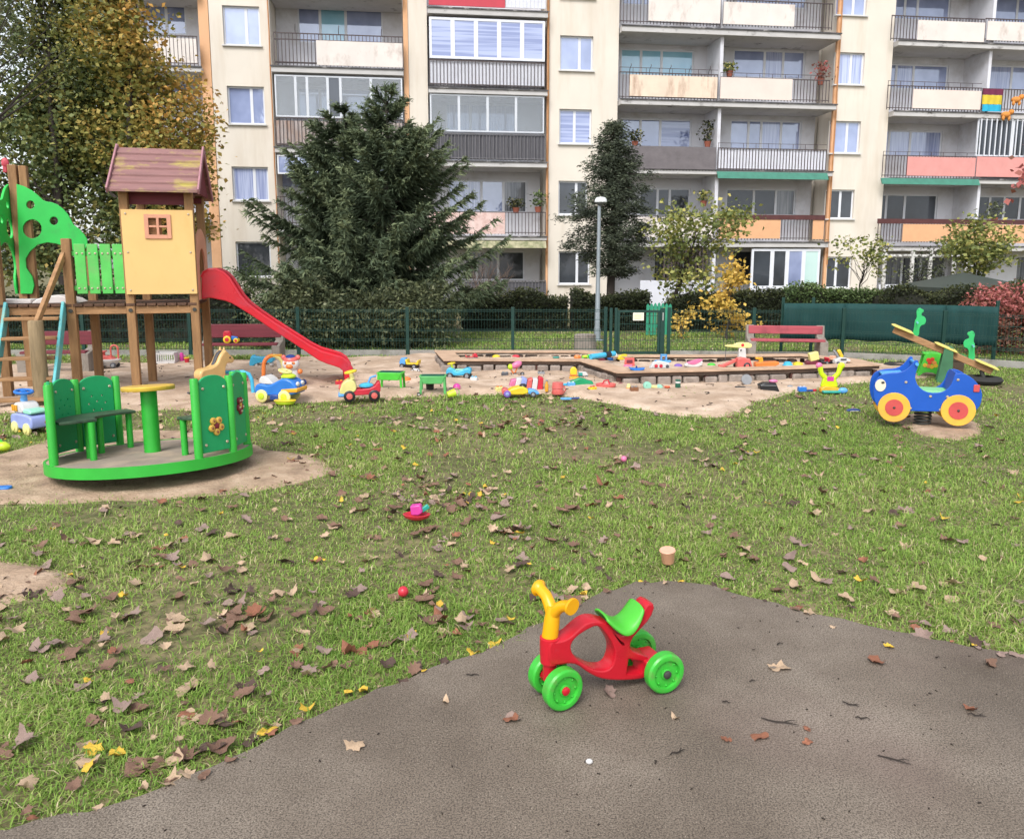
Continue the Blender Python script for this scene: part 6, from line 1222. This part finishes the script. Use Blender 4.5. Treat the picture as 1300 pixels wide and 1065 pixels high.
t = T('toy_ambulance', 'white toy car with tall yellow and grey load at the right end of the sandbox', 'toy car', 1068, 464, 5, ZS+.02); part(t, 'body', 'white', body([(-.12, .03), (-.12, .09), (-.05, .13), (.04, .12), (.12, .09), (.12, .03)], -.05, .05, 0), .012); part(t, 'load', 'yellow', lambda m: m.box((-.03, 0, .18), (.05, .05, .13), Matrix.Rotation(R(-30), 3, 'Y')), .01); part(t, 'strut', 'grey', lambda m: m.box((-.09, 0, .17), (.03, .04, .15), Matrix.Rotation(R(-35), 3, 'Y')), .005); part(t, 'side_window', 'dgrey', lambda m: m.bb(-.04, .05, -.0525, -.0505, .08, .11), 0); wheels(t, (-.075, .075), .05, .032, .025)
# neon chair, box and bits in front of the sandbox
t = T('toy_chair', 'neon yellow green toy with two raised arms and a pink square', 'toy', 1052, 497, -3, .02)
NE = plastic('toy_neon', 'bdd81e'); part(t, 'back', NE, body([(-.11, .06), (-.08, .2), (.07, .2), (.11, .06)], -.03, .03, 0), .015)
for s in (-1, 1): o = part(t, 'arm', NE, lambda m: m.tube([(s*.05, 0, .17), (s*.11, 0, .24), (s*.13, 0, .32)], [.035, .032, .036], 10), 0); part(o, 'hand', 'pink' if s < 0 else NE, lambda m: m.ball((s*.14, 0, .335), (.045, .03, .042), 12), 0)
part(t, 'square_patch', 'hotpink', lambda m: m.bb(-.04, .045, -.0335, -.0305, .14, .2), 0); part(t, 'seat', 'gold', body([(-.13, .0), (-.13, .05), (-.08, .08), (.1, .06), (.12, .0)], -.09, -.0, 0), .012); part(t, 'base_tray', 'teal', lambda m: m.bb(-.12, .1, -.16, -.06, 0, .03), .01); part(t, 'foot', 'ltblue', lambda m: m.ball((.14, -.11, .03), (.06, .035, .04), 12), 0)
t = T('black_box', 'slanted black plastic box with a white pink lid on the sand', 'box', 975, 497, -4, .02); part(t, 'box_body', 'black', body([(-.1, .01), (-.13, .09), (-.06, .12), (.08, .12), (.13, .01)], -.07, .07, 0), .01); part(t, 'box_edge', 'grey', lambda m: m.bb(-.11, .085, -.074, -.0715, .085, .093), 0); part(t, 'lid', 'pink', lambda m: m.ball((.06, 0, .135), (.06, .04, .025), 12), 0)
t = T('toy_gadget', 'flat black and grey gadget left of the slanted black box', 'gadget', 946, 495, 0, .02); part(t, 'case', 'black', lambda m: m.bb(-.13, .0, -.04, .04, 0, .045), .01); part(t, 'screen_part', 'grey', lambda m: m.bb(-.02, .1, -.045, .03, 0, .035), .01); part(t, 'cable_end', 'black', lambda m: m.ball((.13, 0, .015), (.03, .02, .014), 10), 0)
t = T('ring_toy', 'pale grey ring shaped toy wheel leaning on the sandbox stones', 'toy wheel', 948, 489, 4, .02, tilt=(-12, 0)); part(t, 'ring', 'grey', lambda m: m.lathe([(.02, -.015), (.07, -.015), (.075, 0), (.07, .015), (.02, .015), (.02, -.015)], (0, 0, .075), 'y', 22), 0)
t = T('toy_rock', 'small grey brown lump between black box and neon toy', 'toy', 1003, 493, 0, .02); part(t, 'lump', 'grey', lambda m: m.ball((0, 0, .02), (.045, .03, .025), 10), 0)
t = T('toy_pliers', 'dark blue and red toy tool left of the neon toy', 'toy tool', 1029, 497, 10, .02); part(t, 'tool_body', 'navy', lambda m: m.bb(-.06, .03, -.015, .015, 0, .025), .006); part(t, 'tool_tip', 'red', lambda m: m.bb(.03, .08, -.01, .01, .0, .03), .006)
t = T('toy_aeroplane', 'flat dark blue toy lying in the grass left of the blue rocker car', 'toy', 1083, 522, 2, .035); part(t, 'body', 'navy', lambda m: m.prism(smoothpoly([(-.08, .0), (-.05, .025), (.05, .028), (.085, .01), (.05, 0)], 1), 'y', -.02, .02), .006); part(t, 'stripe', 'white', lambda m: m.bb(-.04, .05, -.0235, -.0205, .004, .01), 0)
t = T('rubber_tyre', 'half buried black tyre between the sandbox end and the rocker car', 'tyre', 1142, 466, 0, .0); part(t, 'tyre_ring', M('rubber', '2b2a29', .85, .2, 8), lambda m: m.lathe([(.12, 0), (.15, .05), (.2, .07), (.25, .05), (.26, 0)], n=24, sy=.7), 0)
for lab, px, py, rz, c1, c2, nm in (('grey and black toy block against the sandbox stones', 687, 477, 4, 'grey', 'black', 'toy_block'), ('dark grey toy box beside the doll pram', 641, 478, -6, 'dgrey', 'grey', 'toy_block'), ('small yellow toy block near the low yellow racer', 634, 497, 25, 'ltyellow', 'orange', 'toy_block'), ('pale blue toy block right of the coral bucket', 725, 491, 12, 'ltblue', 'white', 'toy_block'),
     ('little red toy brick by the foot of the slide', 431, 489, 30, 'red', 'gold', 'toy_block'), ('grey brown toy block left of the dark teal can', 805, 497, 15, 'brown', 'grey', 'toy_block'), ('white toy block on the sand beside the green tray table', 602, 484, -20, 'white', 'cyan', 'toy_block'), ('yellow toy brick lying before the coral shell bowl', 752, 497, 40, 'yellow', 'red', 'toy_block'), ('blue toy brick near the neon toy', 1018, 497, 5, 'blue', 'white', 'toy_block')):
    t = T(nm, lab, 'toy block', px, py, rz); part(t, 'block_body', c1, lambda m: m.bb(-.05, .05, -.035, .035, 0, .06), .008)
    for x in (-.025, .025): part(t, 'stud', c2, lambda m: m.lathe([(.016, .06), (.016, .072), (0, .073)], (x, 0, 0), n=12), 0)
for lab, px, py, col, k in (('purple sand mould inside the sandbox beside the white toy ship', 861, 467, 'purple', 1), ('green sand mould inside the sandbox left of the coral digger', 903, 466, 'green', 1), ('cyan sand mould inside the sandbox in front of the bench', 1000, 464, 'cyan', 1), ('red sand mould in the left half of the sandbox', 655, 455, 'red', 1), ('yellow sand mould in the left half of the sandbox', 630, 455, 'yellow', 1), ('orange sand mould on the sand below the green tray table', 516, 484, 'orange', 0)):
    t = T('sand_mould', lab, 'sand mould', px, py, 0, ZS if k else .03); part(t, 'mould', col, lambda m: m.lathe([(.07, 0), (.06, .045), (.03, .06), (0, .062)], n=10), 0); part(t, 'rim', col, lambda m: m.lathe([(.071, .0), (.082, .006), (.071, .012)], n=16), 0)
# things dropped on the lawn and path
t = T('plastic_cup', 'peach coloured plastic cup standing in the grass near the path corner', 'cup', 848, 714, 0, .02, tilt=(6, -5)); part(t, 'cup_body', plastic('cup_peach', 'd9a184'), lambda m: m.lathe([(.03, 0), (.034, .005), (.041, .075), (.043, .078), (.039, .078), (.032, .01), (0, .01)], n=24), 0); part(t, 'cup_rim', 'peach', lambda m: m.lathe([(.0415, .07), (.045, .074), (.0415, .08)], n=24), 0)
t = T('red_ball', 'small red ball lying in the grass left of the path', 'ball', 512, 757, 0, .02); part(t, 'ball_skin', 'red', lambda m: m.ball((0, 0, .026), .027, 16), 0)
t = T('toy_mixer', 'red dish shaped toy with a hot pink scoop among leaves on the lawn', 'toy', 529, 660, -5, .03); part(t, 'dish', 'red', lambda m: m.lathe([(.03, 0), (.075, .02), (.085, .04), (.078, .042), (.06, .02), (0, .015)], n=22, sx=1.05, sy=.7), 0); part(t, 'scoop', 'hotpink', body([(-.03, .04), (-.035, .1), (.03, .11), (.045, .06), (.02, .04)], -.035, .02, 0), .008); part(t, 'scoop_arm', 'teal', lambda m: m.beam((.03, 0, .06), (.075, .02, .09), .02, .03), .005)
t = T('pink_ball', 'little pink ball far out on the lawn', 'ball', 792, 586, 0, .02); part(t, 'ball_skin', 'pink', lambda m: m.ball((0, 0, .024), .026, 14), 0)
t = T('lime_toy', 'lime green toy lump in the grass at the left edge', 'toy', 3, 571, 0, .02); part(t, 'lump', 'lime', lambda m: m.ball((0, 0, .03), (.075, .05, .045), 12), 0); part(t, 'handle', 'green', lambda m: m.tube([(-.05, 0, .05), (-.02, 0, .1), (.02, 0, .05)], .01, 6), 0)
t = T('blue_scoop', 'bright blue scoop lying on bare earth at the left edge', 'scoop', 5, 621, 8, .02); part(t, 'scoop_bowl', 'blue', lambda m: m.prism(smoothpoly([(-.08, -.03), (.04, -.04), (.06, 0), (.04, .04), (-.08, .03)], 1), 'z', 0, .022), .006)
t = T('pebble', 'white pebble lying on the path at the very front', 'pebble', 748, 969, 0, .026); part(t, 'stone', 'white', lambda m: m.ball((0, 0, .008), (.012, .009, .009), 10), 0)
# flower pots and bits on the balconies
POTM = M('terracotta', '8f5240', .8, .15, 6)
def bpt(px, py, off): s, z = bp(px, py, off); return B_O+BS*s+BM_*off+Vector((0, 0, z))
for lab, px, py, h, col, sd in (('bushy potted plant on the rail of the pale pink balcony', 683, 270, .5, L_LIGHT, 1), ('tall potted plant in a white tub on the grey fabric balcony', 898, 187, .75, L_HEDGE, 2), ('trailing plant box at the left end of the grey fabric balcony', 806, 187, .35, L_HEDGE, 3),
     ('potted plant tucked by the white divider above the small tree', 893, 262, .35, L_OLIVE, 4), ('dry plant in a pot on the right end of the peach balcony', 1042, 108, .6, L_RED, 5), ('potted plant on the peach balcony next to the divider', 926, 98, .3, L_OLIVE, 6), ('round plant on the orange balcony at the right edge', 1262, 283, .6, L_GREYG, 7), ('small plant on the pale pink balcony behind its rail', 655, 271, .3, L_HEDGE, 8)):
    p = bpt(px, py, -.16 if sd in (1, 3, 7, 8) else .1); t = thing('potted_plant', lab, 'potted plant', p, BA, 'balcony plants'); r8 = np.random.RandomState(90+sd)
    part(t, 'pot', POTM, lambda m: m.lathe([(.09, 0), (.13, .2), (.12, .2), (0, .17)], n=14), 0)
    P = np.stack([r8.normal(size=160)*.15, r8.normal(size=160)*.12, .2+h*r8.rand(160)], 1); V, F = leaf_quads(P, .1, rs=r8); npmesh('foliage', V, [F], col, np.repeat(r8.rand(160), 4), t)
CL = [('folded_rug', 'maroon rug hung over the balcony rail at the right edge', '6a2a44', 1248, 113, 1274, 121), ('striped_towel', 'yellow towel hanging in front of the balcony rail under the maroon rug', 'c9b23c', 1247, 121, 1272, 133), ('blue_towel', 'turquoise towel hanging lowest on the balcony at the right edge', '2aa0c0', 1247, 133, 1271, 142)]
for n_, lab, col, x0, y0, x1, y1 in CL:
    a, b, c, d = brect(x0, y0, x1, y1, -.37); mb = MB(); nn = 12
    poly = [(a+(b-a)*i/nn, -.385+.02*math.sin(i*1.7)) for i in range(nn+1)]; mb.prism(poly+[(u, v+.02) for u, v in poly[::-1]], 'z', c+.004, d-.004)
    o = mb.build(n_, M('cloth_'+col, col, .9, .12, 5, .2, 20), None); o.location = B_O; o.rotation_euler.z = BA; tag(o, lab, 'towel')
OTOY = M('plush_orange', 'c98440', .9, .2, 8, .4, 30)
for i, (px, py, lab) in enumerate(((1290, 127, 'orange plush toy clipped to the balcony rail at the right edge'), (1277, 146, 'orange plush toy hanging below the balcony slab'))):
    p = bpt(px, py, -.4); t = thing('plush_toy', lab, 'plush toy', p, BA); part(t, 'plush_body', OTOY, lambda m: m.ball((0, 0, 0), (.2, .1, .12), 12), 0); part(t, 'plush_head', OTOY, lambda m: m.ball((.19, -.03, .1), .1, 12), 0)
    for s in (-.12, .12): part(t, 'limb', OTOY, lambda m: m.ball((s, -.03, -.13), (.06, .05, .1), 10), 0)
# ------------------------------------------------------------------ lawn
GRASS = foliage('grass_blades', [(.0, '4a632b'), (.2, '668836'), (.5, '8aa84c'), (.72, 'a9b966'), (.86, 'bcb082'), (1, 'd4c3a0')], .35, .5)
BARE = [SAND_P]+EARTH
def lawn(name, y0, y1, dens, w_, h_, seed, x_of):
    rs = np.random.RandomState(seed); xm = x_of(y1); area = 2*xm*(y1-y0); n = int(area*dens)
    X = rs.uniform(-xm, xm, n); Y = rs.uniform(y0, y1, n); k = np.abs(X) < x_of(Y); X, Y = X[k], Y[k]; P = np.stack([X, Y], 1)
    ok = ~inpoly(P, PATH_IN)
    bare = np.zeros(len(P), bool)
    PJ = P+rs.normal(size=P.shape)*.13
    for q in BARE: bare |= inpoly(PJ, q)
    thin = vnoise(X, Y, .55, 31)*.6+vnoise(X, Y, 1.7, 32)*.4
    ok &= ~(bare & (rs.rand(len(P)) > .05)) & (rs.rand(len(P)) < np.clip(.12+2.1*(thin-.2), .08, 1))
    ok &= ~inpoly(P, inn)
    X, Y, thin = X[ok], Y[ok], thin[ok]; n = len(X)
    lush = vnoise(X, Y, .8, 33)*.45+vnoise(X, Y, .2, 34)*.55; edge = np.ones(n)
    near = inpoly(np.stack([X, Y], 1), PATH_OUT); edge[near] = .8
    H = h_*(.25+1.25*lush**1.5)*(.6+.8*rs.rand(n))*edge; W = w_*(.7+.6*rs.rand(n))
    az = rs.rand(n)*2*math.pi+vnoise(X, Y, .4, 35)*3; ln = .3+.9*rs.rand(n)**.8; flat = rs.rand(n) < .33; ln[flat] = 1.5+.7*rs.rand(flat.sum())
    dx, dy = np.cos(az), np.sin(az); sx, sy = -dy, dx; Z0 = np.zeros(n)
    b = np.stack([X, Y, Z0], 1); s = np.stack([sx, sy, Z0], 1)*W[:, None]*.5
    m = b+np.stack([dx*ln*H*.35, dy*ln*H*.35, H*np.clip(.72-.16*ln, .3, 1)], 1); t = b+np.stack([dx*ln*H*1.05, dy*ln*H*1.05, H*np.clip(1-.38*ln, .3, 1)], 1)
    V = np.stack([b-s, b+s, m+s*.8, m-s*.8, t], 1).reshape(-1, 3); i = np.arange(n)*5
    dry = vnoise(X, Y, 1.1, 36)
    rnd = np.clip(.02+.4*rs.rand(n)+.22*lush+.17*dry+flat*.2*rs.rand(n)+(rs.rand(n) < .12)*.4, 0, 1)
    tag(npmesh(name, V, [np.stack([i, i+1, i+2, i+3], 1), np.stack([i+3, i+2, i+4], 1)], GRASS, np.repeat(rnd, 5)), 'short autumn lawn of green and straw coloured blades', 'grass', kind='stuff'); return n
PATH_IN = inset(PATH_P, .02); PATH_OUT = inset(PATH_P, -.18)
xo = lambda y: .7*y+.5
N = [lawn('grass', 1.9, 3.4, 10500, .0042, .043, 1, xo), lawn('grass', 3.4, 5.2, 7400, .0048, .043, 2, xo), lawn('grass', 5.2, 8, 4300, .006, .044, 3, xo), lawn('grass', 8, 13, 1900, .009, .048, 4, xo), lawn('grass', 13, 19, 700, .014, .07, 5, xo)]
print('blades', N)
# ------------------------------------------------------------------ fallen leaves
def leaf_mat(name, a, b):
    return M(name, a, .75, .25, 30, .3, 120, dirt=b, dscale=25, damt=(.45, .75), spec=.3)
LM = [leaf_mat('leaf_'+n, a, b) for n, a, b in (('brown', '7a5e4e', '5a4236'), ('mauve', '8f7a70', '6e5a52'), ('tan', 'ac947a', '8c745c'), ('russet', '8a5a44', '6a4838'), ('yellow', 'c9a83c', 'b08a3a'), ('pale', 'b39a80', '92785e'), ('dark', '54423a', '3a2e2a'))]
LT = ['curled brown maple leaf lying on the ground', 'dull mauve brown maple leaf lying on the ground', 'dry tan maple leaf lying on the ground', 'russet red maple leaf lying on the ground', 'bright yellow leaf lying on the ground', 'pale buff dry leaf lying on the ground', 'dark rotting leaf lying on the ground']
r9 = random.Random(77)
def leaf_data(kind, seed):
    rs = random.Random(seed); lob = []
    maple = seed % 2
    if maple:
        tips = [(-90, .30), (-62, .30), (-35, .66), (-8, .56), (12, .86), (28, .74), (40, .64), (60, .9), (76, .74), (90, 1.0), (102, .74), (120, .9), (140, .64), (154, .76), (168, .85), (188, .56), (215, .66), (242, .30)]
    else: tips = [(a, (.45+.5*abs(math.sin(R(a))))*rs.uniform(.8, 1.15)) for a in range(-90, 270, 18)]
    cu = rs.uniform(.15, .85); tw = rs.uniform(0, 6.3); tl = rs.uniform(-.15, .15)
    vs = [(0, 0, .0)]; ring = []
    for a, r in tips:
        r *= rs.uniform(.85, 1.1); x, y = r*math.cos(R(a)), r*math.sin(R(a)); ring.append((x, y))
    def zz(x, y): return cu*(x*math.cos(tw)+y*math.sin(tw))**2+.12*math.sin(5*x+tw)+.1*math.sin(4*y-tw)+tl*x
    for f in (.5, 1): vs += [(x*f, y*f, zz(x*f, y*f)) for x, y in ring]
    n = len(ring); fs = [(0, 1+i, 1+(i+1) % n) for i in range(n)]+[(1+i, 1+n+i, 1+n+(i+1) % n, 1+(i+1) % n) for i in range(n)]
    k = len(vs); q = .02; vs += [(-q, -.3, zz(0, -.3)), (q, -.3, zz(0, -.3)), (q*.6, -.75, zz(0, -.3)+.12), (-q*.6, -.75, zz(0, -.3)+.12)]; fs.append((k, k+1, k+2, k+3))
    me = bpy.data.meshes.new('leaf'); me.from_pydata([(x, y, z) for x, y, z in vs], [], fs); finish(me, LM[kind], 60); return me
LD = {k: [leaf_data(k, 10*k+j) for j in range(7)] for k in range(7)}
KW = [.34, .2, .16, .07, .06, .07, .10]
spots = []
def lspot(x, y, kind, s, z): spots.append((x, y, kind, s, z))
# leaves seen singly on the path and along its edge (photo pixel, kind)
for px, py, kind, s in ((340, 934, 4, .055), (155, 906, 1, .075), (300, 922, 3, .06), (243, 912, 3, .07), (566, 899, 5, .03), (651, 921, 1, .045), (964, 944, 3, .05), (921, 947, 3, .03), (1026, 934, 3, .03), (1024, 951, 3, .03), (857, 920, 5, .025), (1057, 802, 5, .03), (1163, 803, 3, .045), (1290, 839, 1, .05), (1228, 908, 3, .05), (1092, 741, 4, .045), (1130, 782, 5, .06), (1010, 748, 2, .06), (1050, 744, 1, .06), (560, 790, 3, .06), (590, 800, 1, .06), (330, 785, 3, .075), (300, 790, 0, .075), (170, 785, 1, .08), (220, 803, 2, .07), (90, 835, 0, .09), (390, 905, 4, .045), (440, 885, 4, .04), (120, 955, 4, .06), (150, 965, 4, .06), (395, 855, 1, .07), (440, 850, 0, .06), (110, 870, 4, .04), (868, 715, 0, .06), (872, 708, 1, .05), (1010, 690, 1, .07), (1150, 700, 2, .07), (730, 648, 0, .07)): p = G(px, py); lspot(p.x, p.y, kind, s*.72, .02)
for i in range(len(PATH_P)):
    x, y = PATH_P[i]
    if .9 < y < 4.6 and abs(x) < .75*y and r9.random() < .75: lspot(x+r9.gauss(0, .035), y+.02+r9.gauss(0, .035), r9.choices(range(7), [.3, .15, .2, .12, .1, .1, .15])[0], r9.uniform(.012, .036), .024)
cl = [(r9.uniform(-5, 5), r9.uniform(2.6, 9.5)) for _ in range(60)]
while len(spots) < 1500:
    if r9.random() < .32: c = r9.choice(cl); x, y = r9.gauss(c[0], .2), r9.gauss(c[1], .2)
    else: y = 2.2+8.2*r9.random()**1.1; x = r9.uniform(-.72*y, .72*y)
    px = x/(y*CT)*1000+650
    if y < 2 or r9.random() < (.25 if px < 800 else .62)*(1 if y < 8 else 1.25): continue
    if inpoly(np.array([[x, y]]), PATH_P)[0] and r9.random() < .97: continue
    if inpoly(np.array([[x, y]]), SAND_P)[0] and r9.random() < .8: continue
    if (x-CC.x)**2+(y-CC.y)**2 < .95: continue
    k = r9.choices(range(7), KW)[0]; lspot(x, y, k, r9.uniform(.022, .06)*(.65 if k == 4 else 1), r9.uniform(.008, .03))
spots.sort(key=lambda s: -s[3]/s[1])
def lmat(s):
    x, y, k, sz, z = s; zz = .028 if inpoly(np.array([[x, y]]), PATH_P)[0] else z
    tl = .08 if zz == .028 else .2
    return Matrix.Translation((x, y, zz)) @ Matrix.Rotation(r9.uniform(0, 6.3), 4, 'Z') @ Matrix.Rotation(r9.gauss(0, tl), 4, 'X') @ Matrix.Rotation(r9.gauss(0, tl), 4, 'Y') @ Matrix.Scale(sz, 4)
for s in spots[:300]:
    o = link('fallen_leaf', LD[s[2]][r9.randrange(7)]); o.matrix_world = lmat(s); tag(o, LT[s[2]], 'leaf', LT[s[2]].split(' lying')[0]+' among the fallen leaves')
bm = bmesh.new()
me = bpy.data.meshes.new('leaf_litter')
for m_ in LM: me.materials.append(m_)
V = []; F = []; MI = []   # the far ones
for s in spots[300:]:
    d = LD[s[2]][r9.randrange(7)]; mt = lmat(s); o_ = len(V); V += [tuple(mt @ v.co) for v in d.vertices]
    for p in d.polygons: F.append(tuple(i+o_ for i in p.vertices)); MI.append(s[2])
bm.free(); me.from_pydata(V, [], F); me.polygons.foreach_set('material_index', MI); me.polygons.foreach_set('use_smooth', [True]*len(F)); me.update()
tag(link('leaf_litter', me), 'small fallen leaves scattered far over the lawn and sand', 'leaves', kind='stuff')
# twigs on the path
TWM = M('wet_twig', '2e2620', .8, .2, 9); r6 = random.Random(6)
for i, (px, py, L, a, lab) in enumerate(((990, 917, .13, -18, 'dark forked twig on the path right of the bike'), (1080, 895, .06, -35, 'short thin twig on the path far right of the bike'), (1095, 912, .05, -15, 'short dark twig beside the reddish stain on the path'), (922, 892, .03, 0, 'tiny dark twig on the path behind the forked twig'), (860, 955, .06, 30, 'slanting twig at the front edge of the path'), (1135, 965, .1, -28, 'long thin twig at the front right of the path'), (990, 818, .03, 10, 'small dark twig at the back of the path'), (600, 857, .05, 5, 'dark twig near the left edge of the path'), (832, 968, .02, 60, 'black twig crumb at the front of the path'), (955, 865, .025, 0, 'black bark crumb in the middle of the path'), (1240, 908, .06, -12, 'dark bark strip on the reddish stain'), (1190, 835, .02, 5, 'bark crumb near the right path edge'))):
    t = link('twig', None); bpy.data.objects.remove(t); p = G(px, py, .028); mb = MB(); pts = [Vector((L*(u-.5), r6.uniform(-.006, .006), r6.uniform(.002, .006))) for u in np.linspace(0, 1, 6)]
    mb.tube(pts, [.002, .0025, .003, .0025, .002, .001], 5)
    if L > .05: mb.tube([pts[3], pts[3]+Vector((L*.2, L*.12, .004)), pts[3]+Vector((L*.35, L*.14, .002))], [.002, .0015, .0008], 5)
    o = mb.build('twig', TWM, None); o.location = p; o.rotation_euler.z = R(a); tag(o, lab, 'twig')
cr_ = MB()
for _ in range(260):
    y = r6.uniform(2.0, 4.2); x = r6.uniform(-1.5, 3.2)
    if not inpoly(np.array([[x, y]]), PATH_IN)[0]: continue
    cr_.box((x, y, .026), (r6.uniform(.003, .012), r6.uniform(.002, .005), .003), r6.uniform(0, 3))
sd_ = MB()
for _ in range(420):
    x, y = r6.uniform(-6.5, 4.5), r6.uniform(8.6, 13)
    if not inpoly(np.array([[x, y]]), inset(SAND_P, 0) if False else SAND_P)[0] or inpoly(np.array([[x, y]]), ob)[0]: continue
    sd_.box((x, y, .045+.03*r6.random()), (r6.uniform(.01, .07), r6.uniform(.006, .016), .008), Matrix.Rotation(r6.uniform(0, 3), 3, 'Z') @ Matrix.Rotation(r6.uniform(-.3, .3), 3, 'Y'))
tag(sd_.build('sand_debris', TWM, None, smooth=0), 'dark bits of bark and twig trodden into the sand', 'debris', kind='stuff')
tag(cr_.build('path_debris', TWM, None, smooth=0), 'tiny dark crumbs of bark and soil scattered over the path', 'debris', kind='stuff')
